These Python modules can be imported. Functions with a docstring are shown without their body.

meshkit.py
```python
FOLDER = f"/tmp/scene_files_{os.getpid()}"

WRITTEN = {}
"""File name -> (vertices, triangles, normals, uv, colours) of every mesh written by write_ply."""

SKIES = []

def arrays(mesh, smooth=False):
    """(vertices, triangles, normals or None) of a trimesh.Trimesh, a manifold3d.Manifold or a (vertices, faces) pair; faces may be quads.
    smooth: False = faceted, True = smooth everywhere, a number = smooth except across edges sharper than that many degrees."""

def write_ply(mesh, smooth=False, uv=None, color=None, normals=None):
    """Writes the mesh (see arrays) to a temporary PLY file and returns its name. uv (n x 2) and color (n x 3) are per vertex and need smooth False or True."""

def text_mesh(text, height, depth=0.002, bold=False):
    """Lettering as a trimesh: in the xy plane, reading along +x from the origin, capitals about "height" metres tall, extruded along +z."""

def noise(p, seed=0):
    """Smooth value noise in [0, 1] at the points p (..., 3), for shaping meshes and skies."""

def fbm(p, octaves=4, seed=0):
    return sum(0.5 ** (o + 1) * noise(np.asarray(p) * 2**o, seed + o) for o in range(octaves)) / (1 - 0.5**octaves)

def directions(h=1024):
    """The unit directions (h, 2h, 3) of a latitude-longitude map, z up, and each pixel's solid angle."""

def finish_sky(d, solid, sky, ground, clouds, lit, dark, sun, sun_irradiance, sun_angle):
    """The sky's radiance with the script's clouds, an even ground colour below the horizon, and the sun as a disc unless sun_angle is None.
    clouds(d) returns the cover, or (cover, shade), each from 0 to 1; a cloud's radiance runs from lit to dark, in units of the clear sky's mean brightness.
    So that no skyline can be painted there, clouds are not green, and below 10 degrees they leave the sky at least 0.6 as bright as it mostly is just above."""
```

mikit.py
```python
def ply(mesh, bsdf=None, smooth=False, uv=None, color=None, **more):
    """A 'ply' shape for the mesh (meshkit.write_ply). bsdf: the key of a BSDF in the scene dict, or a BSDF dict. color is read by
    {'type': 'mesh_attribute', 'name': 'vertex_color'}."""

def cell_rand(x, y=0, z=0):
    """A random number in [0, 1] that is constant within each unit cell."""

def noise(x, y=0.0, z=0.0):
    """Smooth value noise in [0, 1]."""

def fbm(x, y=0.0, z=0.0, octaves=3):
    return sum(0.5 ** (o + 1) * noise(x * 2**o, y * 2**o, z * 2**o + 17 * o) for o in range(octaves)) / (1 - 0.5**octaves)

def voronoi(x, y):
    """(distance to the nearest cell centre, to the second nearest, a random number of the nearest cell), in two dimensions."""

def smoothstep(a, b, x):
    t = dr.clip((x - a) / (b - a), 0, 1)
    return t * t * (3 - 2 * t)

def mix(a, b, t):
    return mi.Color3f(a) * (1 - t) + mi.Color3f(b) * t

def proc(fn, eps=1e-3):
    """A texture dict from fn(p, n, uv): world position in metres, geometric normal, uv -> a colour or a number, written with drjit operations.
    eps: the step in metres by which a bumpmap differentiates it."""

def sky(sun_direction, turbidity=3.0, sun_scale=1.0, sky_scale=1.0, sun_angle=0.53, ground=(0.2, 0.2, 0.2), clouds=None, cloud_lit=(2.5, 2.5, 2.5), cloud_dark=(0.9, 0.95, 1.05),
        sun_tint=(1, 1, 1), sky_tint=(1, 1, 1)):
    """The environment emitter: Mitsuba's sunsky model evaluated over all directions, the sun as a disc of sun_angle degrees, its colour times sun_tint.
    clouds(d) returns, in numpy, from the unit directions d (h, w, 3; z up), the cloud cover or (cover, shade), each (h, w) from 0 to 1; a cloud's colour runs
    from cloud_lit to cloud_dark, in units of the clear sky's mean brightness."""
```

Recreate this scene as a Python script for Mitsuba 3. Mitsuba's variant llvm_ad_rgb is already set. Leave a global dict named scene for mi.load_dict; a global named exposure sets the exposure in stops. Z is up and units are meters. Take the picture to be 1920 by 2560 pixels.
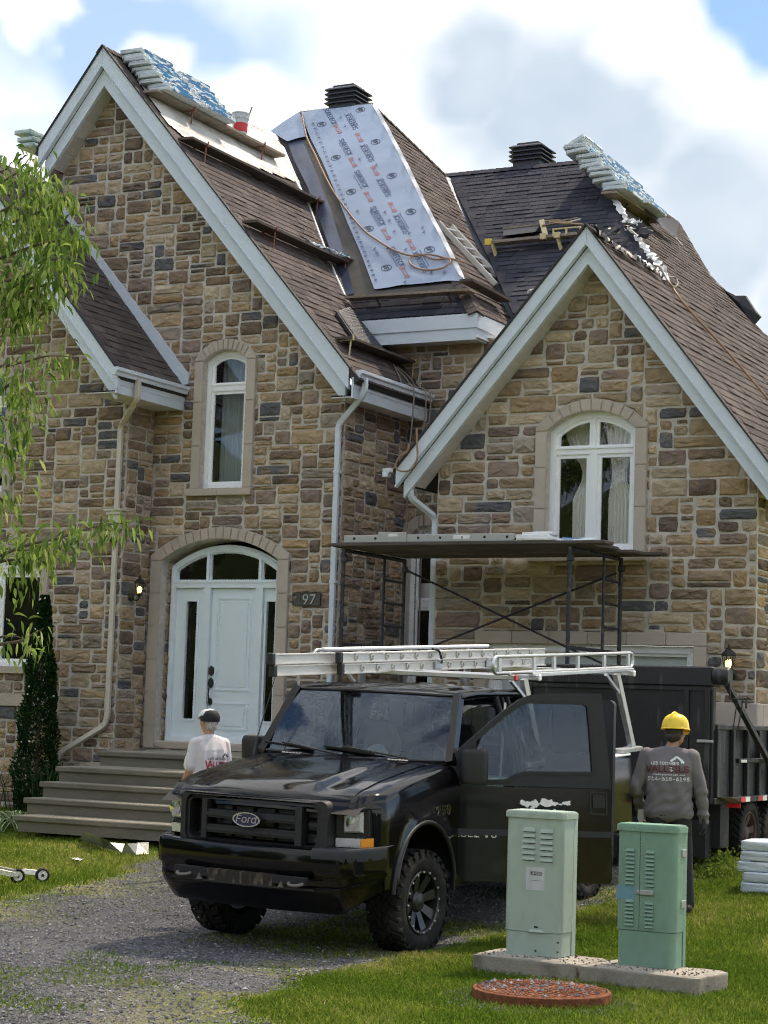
import math, random
import numpy as np
import trimesh
import mitsuba as mi
import drjit as dr
import mikit
import meshkit
import manifold3d as m3
from shapely.geometry import Polygon, Point, box as sbox, LineString
from shapely import affinity
from shapely.ops import unary_union

T = mi.ScalarTransform4f
scene, labels = {}, {}
# ---------------------------------------------------------------- camera
CAM_H = 1.95
F0 = 5000.0
_y, _p, _r = np.radians([28.0, 5.72, 1.89])
_fw = np.array([-np.sin(_y) * np.cos(_p), np.cos(_y) * np.cos(_p), np.sin(_p)])
_r0 = np.array([np.cos(_y), np.sin(_y), 0.0])
_d0 = np.cross(_fw, _r0)
_R = np.cos(_r) * _r0 - np.sin(_r) * _d0
_D = np.cos(_r) * _d0 + np.sin(_r) * _r0
CAM = np.array([0, 0, CAM_H])
scene['camera'] = {'type': 'perspective', 'fov': float(np.degrees(2 * np.arctan(960 / F0))), 'fov_axis': 'x', 'near_clip': 0.1, 'far_clip': 3000.0,
                   'to_world': T().look_at(origin=CAM.tolist(), target=(CAM + _fw).tolist(), up=(-_D).tolist())}


def at(u, v, x=None, y=None, z=None, d=None, pl=None):
    """The point of the photograph's pixel (u, v) on a known plane of the place: measuring the building from the photograph."""
    k = _fw + _R * (u - 960) / F0 + _D * (v - 1280) / F0
    if pl is not None:
        n, o = pl
        t = np.dot(n, o - CAM) / np.dot(n, k)
    elif x is not None:
        t = (x - CAM[0]) / k[0]
    elif y is not None:
        t = (y - CAM[1]) / k[1]
    elif z is not None:
        t = (z - CAM[2]) / k[2]
    else:
        t = d
    return CAM + t * k


def proj(p):
    q = np.asarray(p, float) - CAM
    w = q @ _fw
    return np.stack([960 + F0 * (q @ _R) / w, 1280 + F0 * (q @ _D) / w, w], -1)


# ---------------------------------------------------------------- sky, sun, exposure
SUN = np.array([0.22, 0.75, 1.25])
exposure = 2.5


def clouds(d):
    hx, hy = d[..., 0], d[..., 1]
    th = np.degrees(np.arctan2(hx * np.cos(_y) + hy * np.sin(_y), -hx * np.sin(_y) + hy * np.cos(_y)))
    el = np.degrees(np.arcsin(np.clip(d[..., 2], -1, 1)))
    q = d / np.maximum(d[..., 2:3], 0.0) if False else d
    n1 = meshkit.fbm(q * 9.0 + 3.1, 5, seed=3)
    n2 = meshkit.fbm(q * 26.0 + 1.7, 5, seed=8)
    n3 = meshkit.fbm(q * 4.0 + 9.3, 4, seed=21)
    wx = th + 5.0 * (n1 - 0.5) + 2.6 * (n2 - 0.5)
    wy = el + 4.0 * (meshkit.fbm(q * 11 + 7.7, 4, seed=5) - 0.5) + 2.4 * (meshkit.fbm(q * 30 + 2.2, 4, seed=6) - 0.5)

    def blob(cx, cy, rx, ry, soft=0.35):
        r = np.sqrt(((wx - cx) / rx) ** 2 + ((wy - cy) / ry) ** 2)
        return np.clip((1 + soft - r) / (2 * soft), 0, 1)

    s = lambda a, b, x: np.clip((x - a) / (b - a), 0, 1) ** 2 * (3 - 2 * np.clip((x - a) / (b - a), 0, 1))
    holes = np.maximum.reduce([blob(-7.6, 18.6, 4.6, 2.2, .45) * 0.82, blob(11.0, 19.6, 1.6, 1.6, .3), blob(-10.5, 16.0, 2.2, 1.0, .5) * .5, blob(-4.0, 14.6, 1.2, 2.6, .6) * .35])
    puff = np.maximum.reduce([blob(-10.2, 19.0, .9, .8, .3), blob(-7.2, 17.6, .9, .8, .4), blob(-5.6, 16.4, 1.5, 1.4, .4), blob(-8.2, 20.6, 1.6, .5, .5)])
    rest = s(0.5, 0.62, n3) * s(12, 22, np.abs(th)) + s(0.52, 0.64, n3) * s(21, 26, el) * (1 - s(12, 22, np.abs(th)))
    cover = 1 - np.clip(np.maximum(holes * (1 - puff), 0.85 * np.clip(rest, 0, 1)), 0, 1)
    grey = np.maximum.reduce([blob(5.6, 16.8, 4.6, 3.0, .45), blob(9.4, 14.2, 3.6, 2.6, .5), blob(2.6, 18.6, 2.2, 2.0, .5), blob(11.5, 11.6, 2.6, 1.6, .5) * .8])
    grey = grey * (0.80 + 0.35 * (n2 - .3)) * (1 - blob(10.2, 18.6, 2.8, 1.6, .4))
    grey_far = s(0.45, 0.75, n1) * s(12, 20, np.abs(th))
    shade = np.clip(np.maximum(grey, 0.8 * grey_far), 0, 1)
    return cover, shade


scene['sky'] = mikit.sky(SUN.tolist(), turbidity=3, sun_scale=0.62, sun_angle=4.0, clouds=clouds, cloud_lit=(2.8, 2.8, 2.8), cloud_dark=(1.12, 1.36, 1.62), ground=(0.12, 0.13, 0.09))


# ---------------------------------------------------------------- naming
def numbered(name):
    if name not in scene and name not in labels and not any(k.startswith(name + '__') for k in scene):
        return name
    n = COUNT.get(name, 0)
    while True:
        n += 1
        k = f'{name}_{n:03d}'
        if k not in scene and k not in labels:
            COUNT[name] = n
            return k


COUNT = {}
USED = set()


def _free(name):
    if name not in USED:
        USED.add(name)
        return name
    n = COUNT.get(name, 0) + 1
    while f'{name}_{n:03d}' in USED:
        n += 1
    COUNT[name] = n
    USED.add(f'{name}_{n:03d}')
    return f'{name}_{n:03d}'


def thing(name, label=None, cat=None, group=None, kind=None):
    k = _free(name)
    e = {}
    if label: e['label'] = label
    if cat: e['category'] = cat
    if group: e['group'] = group
    if kind: e['kind'] = kind
    if e: labels[k] = e
    return k


def part(parent, name, mesh, bsdf, smooth=False, uv=None, label=None, kind=None):
    k = _free(parent + '__' + name)
    if isinstance(mesh, M): mesh = mesh.get()
    scene[k] = mikit.ply(mesh, bsdf, smooth, uv=uv)
    e = {}
    if label: e['label'] = label
    if kind: e['kind'] = kind
    if e: labels[k] = e
    return k


def solo(name, mesh, bsdf, label, cat=None, smooth=False, uv=None, group=None, kind=None):
    k = thing(name, label, cat, group, kind)
    if isinstance(mesh, M): mesh = mesh.get()
    scene[k] = mikit.ply(mesh, bsdf, smooth, uv=uv)
    return k


# ---------------------------------------------------------------- mesh tools
A = lambda *p: np.array(p, float)


def unit(v):
    v = np.asarray(v, float)
    return v / (np.linalg.norm(v) + 1e-12)


class M:
    def __init__(self, xf=None):
        self.v, self.f, self.n, self.xf = [], [], 0, xf

    def add(self, v, f):
        v, f = np.asarray(v, float), np.asarray(f, int)
        if f.shape[1] == 4: f = np.vstack([f[:, [0, 1, 2]], f[:, [0, 2, 3]]])
        if self.xf is not None: v = self.xf(v)
        self.v.append(v); self.f.append(f + self.n); self.n += len(v)
        return self

    def tm(self, m, f=None):
        return self.add(np.array(m.vertices), np.array(m.faces))

    def man(self, m):
        k = m.to_mesh()
        return self.add(k.vert_properties[:, :3], k.tri_verts)

    def get(self):
        return (np.vstack(self.v), np.vstack(self.f))

    def hexa(self, p):
        return self.add(p, [[0, 3, 2, 1], [4, 5, 6, 7], [0, 1, 5, 4], [1, 2, 6, 5], [2, 3, 7, 6], [3, 0, 4, 7]])

    def bx(self, x0, x1, y0, y1, z0, z1):
        return self.hexa([[x0, y0, z0], [x1, y0, z0], [x1, y1, z0], [x0, y1, z0], [x0, y0, z1], [x1, y0, z1], [x1, y1, z1], [x0, y1, z1]])

    def rbx(self, x0, x1, y0, y1, z0, z1, r=0.01):
        """box with chamfered edges"""
        p = []
        for sx, X in ((1, x0), (-1, x1)):
            for sy, Y in ((1, y0), (-1, y1)):
                for sz, Z in ((1, z0), (-1, z1)):
                    p += [[X + sx * r, Y + sy * r, Z], [X + sx * r, Y, Z + sz * r], [X, Y + sy * r, Z + sz * r]]
        return self.man(m3.Manifold.hull_points(np.array(p)))

    def ob(self, c, ax, ay, az):
        c, ax, ay, az = map(lambda q: np.asarray(q, float), (c, ax, ay, az))
        return self.hexa([c - ax - ay - az, c + ax - ay - az, c + ax + ay - az, c - ax + ay - az, c - ax - ay + az, c + ax - ay + az, c + ax + ay + az, c - ax + ay + az])

    def beam(self, p, q, w, h, up=(0, 0, 1)):
        p, q = np.asarray(p, float), np.asarray(q, float)
        d = unit(q - p); s = np.cross(d, up)
        if np.linalg.norm(s) < 1e-6: s = np.cross(d, [1, 0, 0])
        s = unit(s); u = np.cross(s, d)
        return self.ob((p + q) / 2, (q - p) / 2, s * w / 2, u * h / 2)

    def tube(self, path, r, n=8, cap=True):
        p = np.asarray(path, float)
        r = np.broadcast_to(r, (len(p),))
        t = np.gradient(p, axis=0); t /= np.linalg.norm(t, axis=1, keepdims=True) + 1e-12
        a = np.cross(t[0], [0, 0, 1.0])
        if np.linalg.norm(a) < 1e-3: a = np.cross(t[0], [1.0, 0, 0])
        V = []
        ang = np.arange(n) * 2 * np.pi / n
        for i in range(len(p)):
            a = unit(a - t[i] * (a @ t[i])); b = np.cross(t[i], a)
            V.append(p[i] + r[i] * (np.cos(ang)[:, None] * a + np.sin(ang)[:, None] * b))
        V = np.vstack(V); F = []
        for i in range(len(p) - 1):
            for j in range(n):
                k = (j + 1) % n
                F.append([i * n + j, i * n + k, (i + 1) * n + k, (i + 1) * n + j])
        self.add(V, F)
        if cap:
            for i, s in ((0, 1), (len(p) - 1, -1)):
                c = np.vstack([V[i * n:(i + 1) * n], p[i]])
                self.add(c, [[(j + 1) % n, j, n] if s > 0 else [j, (j + 1) % n, n] for j in range(n)])
        return self

    def prism(self, poly, fr, t0, t1):
        """shapely polygon(s) in frame coordinates, from depth t0 to t1 along the frame's normal"""
        for g in getattr(poly, 'geoms', [poly]):
            if g.is_empty or g.geom_type != 'Polygon' or g.area < 1e-6: continue
            m = trimesh.creation.extrude_polygon(g, t1 - t0, engine='earcut')
            v = np.array(m.vertices)
            self.add(fr(v[:, 0], v[:, 1], v[:, 2] + t0), np.array(m.faces))
        return self

    def lathe(self, prof, o, ax, n=24, ref=(1, 0, 0), cap=True):
        """profile [(r, h)...] around the axis ax through o"""
        ax = unit(ax); a = np.cross(ax, ref)
        if np.linalg.norm(a) < 1e-3: a = np.cross(ax, [0, 1, 0])
        a = unit(a); b = np.cross(ax, a)
        pr = np.asarray(prof, float); ang = np.arange(n) * 2 * np.pi / n
        ring = np.cos(ang)[:, None] * a + np.sin(ang)[:, None] * b
        V = np.vstack([np.asarray(o) + ax * h + ring * r for r, h in pr])
        F = [[i * n + j, i * n + (j + 1) % n, (i + 1) * n + (j + 1) % n, (i + 1) * n + j] for i in range(len(pr) - 1) for j in range(n)]
        return self.add(V, F)

    def grid(self, P):
        """P: (rows, cols, 3) sheet"""
        P = np.asarray(P, float); r, c = P.shape[:2]
        i, j = np.meshgrid(np.arange(r - 1), np.arange(c - 1), indexing='ij')
        q = np.stack([i * c + j, i * c + j + 1, (i + 1) * c + j + 1, (i + 1) * c + j], -1).reshape(-1, 4)
        return self.add(P.reshape(-1, 3), q)


class Fr:
    """a plane frame: point(a, b, t) = o + a*A + b*B + t*N"""
    def __init__(self, o, a, b):
        self.o, self.a, self.b = np.asarray(o, float), unit(a), unit(b)
        self.n = np.cross(self.a, self.b)

    def __call__(self, a, b, t=0.0):
        a, b, t = np.broadcast_arrays(np.asarray(a, float), b, t)
        return self.o + a[..., None] * self.a + b[..., None] * self.b + t[..., None] * self.n

    def inv(self, p):
        q = np.asarray(p, float) - self.o
        return np.stack([q @ self.a, q @ self.b, q @ self.n], -1)


def front(y): return Fr((0, y, 0), (1, 0, 0), (0, 0, 1))      # faces the street (-Y)
def right(x): return Fr((x, 0, 0), (0, 1, 0), (0, 0, 1))      # faces +X


def bez(*p, n=12):
    p = [np.asarray(q, float) for q in p]
    out = []
    for t in np.linspace(0, 1, n):
        q = p
        while len(q) > 1: q = [a * (1 - t) + b * t for a, b in zip(q, q[1:])]
        out.append(q[0])
    return np.array(out)


def crom(pts, n=6):
    """smooth curve through points"""
    P = np.asarray(pts, float); P = np.vstack([2 * P[0] - P[1], P, 2 * P[-1] - P[-2]]); out = []
    for i in range(1, len(P) - 2):
        for t in np.linspace(0, 1, n, endpoint=False):
            a, b, c, d = P[i - 1:i + 3]
            out.append(.5 * ((2 * b) + (c - a) * t + (2 * a - 5 * b + 4 * c - d) * t * t + (3 * b - a - 3 * c + d) * t ** 3))
    return np.array(out + [P[-2]])


def text_on(txt, h, fr, a, b, t=0.0, rot=0.0, depth=0.002, bold=False, sx=1.0, center=True):
    """lettering lying on a frame; rot in degrees"""
    m = meshkit.text_mesh(txt, h, depth, bold)
    v = np.array(m.vertices); f = np.array(m.faces)
    if center: v[:, :2] -= (v[:, :2].max(0) + v[:, :2].min(0)) / 2
    v[:, 0] *= sx
    c, s = np.cos(np.radians(rot)), np.sin(np.radians(rot))
    x, y = v[:, 0] * c - v[:, 1] * s, v[:, 0] * s + v[:, 1] * c
    return fr(a + x, b + y, t + v[:, 2]), f


def hull(pts):
    return m3.Manifold.hull_points(np.asarray(pts, float))


# ---------------------------------------------------------------- materials
def mat(name, color, rough=0.6, metal=0.0, bump=None, scale=1.0, two=True, **kw):
    b = {'type': 'principled', 'base_color': color if isinstance(color, dict) else {'type': 'rgb', 'value': list(map(float, color))}, 'roughness': rough, 'metallic': metal, **kw}
    if bump is not None:
        b = {'type': 'bumpmap', 'arbitrary': mikit.proc(bump), 'scale': scale, 'bsdf': b}
    scene[name] = {'type': 'twosided', 'bsdf': b} if two else b
    return name


nz, fb, mx, ss = mikit.noise, mikit.fbm, mikit.mix, mikit.smoothstep


def sel(u, tones):
    """tone number round(u) of a list of colours (a piece's own colour, given per piece through uv)"""
    c = mi.Color3f(tones[0])
    for i, t in enumerate(tones[1:], 1):
        c = dr.select(u > i - 0.5, mi.Color3f(t), c)
    return c


STONE = [(.30, .225, .15), (.38, .31, .225), (.19, .14, .105), (.105, .106, .118), (.32, .225, .13), (.22, .168, .142), (.265, .225, .185), (.14, .105, .086), (.34, .255, .165)]


def stone_col(p, n, uv):
    c = sel(uv.x, STONE) * (0.76 + 0.52 * uv.y)
    k = fb(p.x * 9 + uv.y * 50, p.y * 9, p.z * 13, 3)
    k2 = fb(p.x * 38, p.y * 38, p.z * 38, 2)
    c = c * (0.50 + 0.66 * k + 0.34 * k2)
    return mx(c, mi.Color3f(.34, .24, .13), 0.35 * ss(.55, .75, nz(p.x * 5 + 31, p.y * 5, p.z * 6 + uv.y * 9)) * ss(0.5, 1.5, uv.x + 0.0))


mat('stone_face', mikit.proc(stone_col), .85, bump=lambda p, n, uv: 0.022 * fb(p.x * 20, p.y * 20, p.z * 26, 4), scale=1.0, specular=.25)
mat('mortar', mikit.proc(lambda p, n, uv: mi.Color3f(.47, .44, .395) * (0.75 + 0.5 * fb(p.x * 14, p.y * 14, p.z * 14, 3))), .9, specular=.2)
mat('cast_stone', mikit.proc(lambda p, n, uv: mi.Color3f(.43, .375, .32) * (0.86 + 0.2 * fb(p.x * 3, p.y * 3, p.z * 3, 4) + .1 * nz(p.x * 90, p.y * 90, p.z * 90)) * (0.93 + .12 * uv.y)), .8, specular=.25)
mat('white_trim', mikit.proc(lambda p, n, uv: mi.Color3f(.56, .625, .70) * (0.93 + 0.1 * fb(p.x * 1.3, p.y * 1.3, p.z * 2.2, 3))), .42, specular=.4)
mat('white_vinyl', (.78, .80, .82), .35)
mat('soffit_grey', mikit.proc(lambda p, n, uv: mi.Color3f(.52, .51, .50) * (0.9 + .14 * uv.y)), .55)
SHG = [(.070, .058, .056), (.077, .064, .061), (.062, .052, .051), (.085, .071, .067), (.056, .047, .047)]


def shingle_col(p, n, uv):
    k = nz(p.x * 120, p.y * 120, p.z * 120)
    return sel(uv.x, SHG) * (0.80 + 0.3 * k + 0.3 * fb(p.x * .8, p.y * .8, p.z * .8, 3)) * (.88 + .24 * uv.y)


mat('shingle', mikit.proc(shingle_col), .92, specular=.2)
SHD = [(.034, .036, .050), (.039, .041, .055), (.030, .032, .046), (.044, .045, .058), (.027, .029, .042)]
mat('shingle_dark', mikit.proc(lambda p, n, uv: sel(uv.x, SHD) * (0.80 + 0.3 * nz(p.x * 120, p.y * 120, p.z * 120) + .3 * fb(p.x, p.y, p.z, 3)) * (.88 + .24 * uv.y)), .92, specular=.2)
mat('deck_felt', (.03, .03, .033), .8)
mat('black_matte', (.012, .012, .013), .7)
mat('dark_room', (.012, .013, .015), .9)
scene['pane_glass'] = {'type': 'thindielectric', 'int_ior': 1.5}
mat('curtain', mikit.proc(lambda p, n, uv: mi.Color3f(.68, .68, .62)), .9)
mat('curtain_dark', (.22, .26, .27), .9)
# ================================================================ the ground
def gz(x, y):
    x, y = np.asarray(x, float), np.asarray(y, float)
    s = lambda a, b, q: np.clip((q - a) / (b - a), 0, 1) ** 2 * (3 - 2 * np.clip((q - a) / (b - a), 0, 1))
    rr = np.clip(.055 * (y - 14.9), 0, .5)
    ll = .2 * s(19, 24, y)
    k = s(-13.5, -10.5, x)
    p = np.stack([x, y, x * 0], -1)
    g = ll * (1 - k) + rr * k
    lawn = np.maximum(s(.0, .5, x - np.interp(y, *XR)), s(.0, .6, np.interp(y, *XL) - x))
    near = s(200, 60, np.abs(x) + np.abs(y))
    return g + near * (.035 * (meshkit.fbm(p * .7, 3, seed=4) - .5) * (.3 + lawn) + .02 * lawn * s(17, 14, y))


# edges of the gravel: x of the right lawn's and of the left lawn's edge, by y
XR = ([5, 9.8, 10.8, 11.6, 12.9, 16, 18, 20, 24], [-4.5, -6.25, -6.6, -7.15, -7.5, -7.35, -7.2, -6.9, -6.6])
XL = ([5, 10, 13, 15.6, 16.9, 18.7, 20, 22, 24, 25.5], [-14.5, -13.2, -12.3, -12.3, -12.6, -13.2, -13.7, -14.6, -18.2, -18.6])


def pw(x, xs, ys):
    """piecewise linear, in drjit"""
    out = mi.Float(ys[0])
    for a, b, c, d in zip(xs, xs[1:], ys, ys[1:]):
        out = dr.select(x > a, c + (d - c) * dr.clip((x - a) / (b - a), 0, 1), out)
    return out


def lawn_mask(p):
    """1 on the lawns, 0 on gravel, with ragged edges and moss in between"""
    w = .55 * (fb(p.x * 1.3, p.y * 1.3, 0., 4) - .5) + .25 * (fb(p.x * 5, p.y * 5, 1., 3) - .5)
    r = ss(-.12, .16, p.x - pw(p.y, *XR) + w)
    l = ss(-.15, .25, pw(p.y, *XL) - p.x + w * 1.6)
    moss = ss(.53, .66, fb(p.x * .8 + 3.3, p.y * .8 + 9.1, 3., 4)) * ss(-1.8, .3, dr.maximum(p.x - pw(p.y, *XR), pw(p.y, *XL) - p.x)) * .8
    return dr.clip(dr.maximum(dr.maximum(r, l), moss), 0, 1)


def ground_col(p, n, uv):
    k = fb(p.x * 2.2, p.y * 2.2, 0., 4); k2 = fb(p.x * 11, p.y * 11, 0., 3); k3 = nz(p.x * 60, p.y * 60)
    grass = mx((.13, .165, .028), (.24, .225, .065), ss(.35, .7, k)) * (.6 + .55 * k2 + .35 * k3)
    a, b, c = mikit.voronoi(p.x * 26, p.y * 26)
    a2, b2, c2 = mikit.voronoi(p.x * 55 + 7, p.y * 55)
    grav = mx((.08, .082, .092), (.20, .202, .218), .6 * c + .4 * c2) * (.62 + .55 * k) * (.45 + .55 * ss(.02, .22, b - a))
    grav = mx(grav, mi.Color3f(.15, .14, .12), .3 * ss(.5, .75, fb(p.x * .9 + 5, p.y * .9, 7., 3)))
    return mx(grav, grass, lawn_mask(p))


def ground_h(p, n, uv):
    a, b, c = mikit.voronoi(p.x * 26, p.y * 26)
    a2, b2, c2 = mikit.voronoi(p.x * 55 + 7, p.y * 55)
    return .012 * ss(0, .5, b - a) * (.4 + .6 * c) + .005 * ss(0, .5, b2 - a2) + .02 * fb(p.x * 9, p.y * 9, 0., 3)


mat('ground_mix', mikit.proc(ground_col), .95, bump=ground_h, specular=.15)
xs = np.concatenate([np.linspace(-600, -26, 12), np.linspace(-25, 3, 225), np.linspace(5, 600, 12)])
ys = np.concatenate([np.linspace(-600, 6, 12), np.linspace(8, 32, 193), np.linspace(36, 900, 12)])
X, Y = np.meshgrid(xs, ys)
P = np.stack([X, Y, gz(X, Y)], -1)
solo('ground', M().grid(P), 'ground_mix', 'lawns on both sides of a grey gravel driveway', 'ground', smooth=True, kind='structure')
# --- grass blades and loose stones, real geometry near the camera
GR = np.random.default_rng(17)


def lawn_np(x, y):
    p = np.stack([x, y, x * 0], -1)
    w = .55 * (meshkit.fbm(p * 1.3, 4, seed=31) - .5) + .25 * (meshkit.fbm(p * 5, 3, seed=32) - .5)
    d = np.maximum(x - np.interp(y, *XR) + w, np.interp(y, *XL) - x + w)
    moss = np.clip((meshkit.fbm(p * .8 + 3, 4, seed=33) - .52) / .12, 0, 1) * .3
    return np.clip((d + .1) / .35, 0, 1), moss


def in_view(x, y, z=0):
    q = proj(np.stack([x, y, x * 0 + z], -1))
    return (q[:, 0] > -60) & (q[:, 0] < 1980) & (q[:, 1] < 2640)


def blades(n, seed, y0, y1, x0, x1, hmul, moss_only=False):
    r = np.random.default_rng(seed)
    x, y = r.uniform(x0, x1, n), r.uniform(y0, y1, n)
    L, ms = lawn_np(x, y)
    keep = (r.uniform(size=n) < (np.maximum(L, ms))) & in_view(x, y)
    x, y, L = x[keep], y[keep], L[keep]; n = len(x)
    z = gz(x, y)
    patch = meshkit.fbm(np.stack([x, y, x * 0], -1) * .55, 3, seed=9)
    h = r.uniform(.025, .062, n) * hmul * (.6 + .9 * patch) * (.55 + .45 * L)
    a = r.uniform(0, 2 * np.pi, n); w = r.uniform(.003, .006, n)
    ln = r.normal(0, .5, (n, 2)) * h[:, None]
    dx, dy = np.cos(a) * w, np.sin(a) * w
    b0 = np.stack([x - dx, y - dy, z - .004], -1); b1 = np.stack([x + dx, y + dy, z - .004], -1)
    m0 = np.stack([x + ln[:, 0] * .4 - dx * .7, y + ln[:, 1] * .4 - dy * .7, z + h * .6], -1); m1 = np.stack([x + ln[:, 0] * .4 + dx * .7, y + ln[:, 1] * .4 + dy * .7, z + h * .6], -1)
    t = np.stack([x + ln[:, 0], y + ln[:, 1], z + h], -1)
    V = np.stack([b0, b1, m0, m1, t], 1).reshape(-1, 3)
    F = (np.arange(n) * 5)[:, None, None] + np.array([[0, 1, 3], [0, 3, 2], [2, 3, 4]])
    pt = meshkit.fbm(np.stack([x, y, x * 0 + 4], -1) * 1.1, 4, seed=15)
    tone = np.clip(np.round((pt - .5) * 7 + 1.2 + r.normal(0, .9, n)), 0, 4)
    uv = np.repeat(np.stack([tone, r.uniform(0, 1, n)], -1), 5, 0)
    return V, F.reshape(-1, 3), uv


GRASS = [(.085, .15, .018), (.13, .20, .025), (.19, .25, .04), (.28, .29, .08), (.42, .37, .18)]
scene['grass_blade'] = {'type': 'principledthin', 'base_color': mikit.proc(lambda p, n, uv: sel(uv.x, GRASS) * (.65 + .6 * uv.y)), 'roughness': .55, 'diff_trans': 1.0, 'spec_trans': 0.0, 'eta': 1.4}
bl = [blades(160000, 1, 9.4, 15.5, -9.5, -2.5, 1.0), blades(110000, 2, 15, 22.5, -9, -4.2, 1.1), blades(110000, 3, 14.5, 26, -21.5, -12, 1.1), blades(40000, 4, 9.4, 16, -13.2, -6, .55)]
m = M(); UV = []
for v, f, uv in bl: m.add(v, f); UV.append(uv)
solo('grass', m, 'grass_blade', 'short green and straw coloured lawn grass round the driveway', 'grass', uv=np.vstack(UV), kind='stuff')
r = np.random.default_rng(23); n = 70000
x, y = r.uniform(-14, -6.2, n), 9.4 + 14 * r.uniform(0, 1, n) ** 1.5
L, _ = lawn_np(x, y)
keep = (r.uniform(size=n) > L * 1.1) & in_view(x, y); x, y = x[keep], y[keep]; n = len(x)
s = np.clip(r.lognormal(-4.75, .38, n), .004, .024)
OCT = A([1, 0, 0], [-1, 0, 0], [0, 1, 0], [0, -1, 0], [0, 0, 1], [0, 0, -1])
V = OCT[None] * s[:, None, None] * r.uniform(.55, 1.2, (n, 6, 1)) + r.normal(0, .12, (n, 6, 3)) * s[:, None, None]
V[..., 2] *= .7
V = V + np.stack([x, y, gz(x, y) + s * .3], -1)[:, None]
F = np.array([[0, 2, 4], [2, 1, 4], [1, 3, 4], [3, 0, 4], [2, 0, 5], [1, 2, 5], [3, 1, 5], [0, 3, 5]])
F = ((np.arange(n) * 6)[:, None, None] + F).reshape(-1, 3)
GVL = [(.115, .118, .13), (.17, .175, .19), (.26, .26, .275), (.08, .08, .095), (.18, .172, .165)]
mat('gravel_stone', mikit.proc(lambda p, n, uv: sel(uv.x, GVL) * (.7 + .6 * uv.y)), .9, specular=.2)
solo('gravel', (V.reshape(-1, 3), F), 'gravel_stone', 'loose grey gravel of the driveway', 'gravel', uv=np.repeat(np.stack([r.integers(0, 5, n).astype(float), r.uniform(0, 1, n)], -1), 6, 0), kind='stuff')

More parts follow.
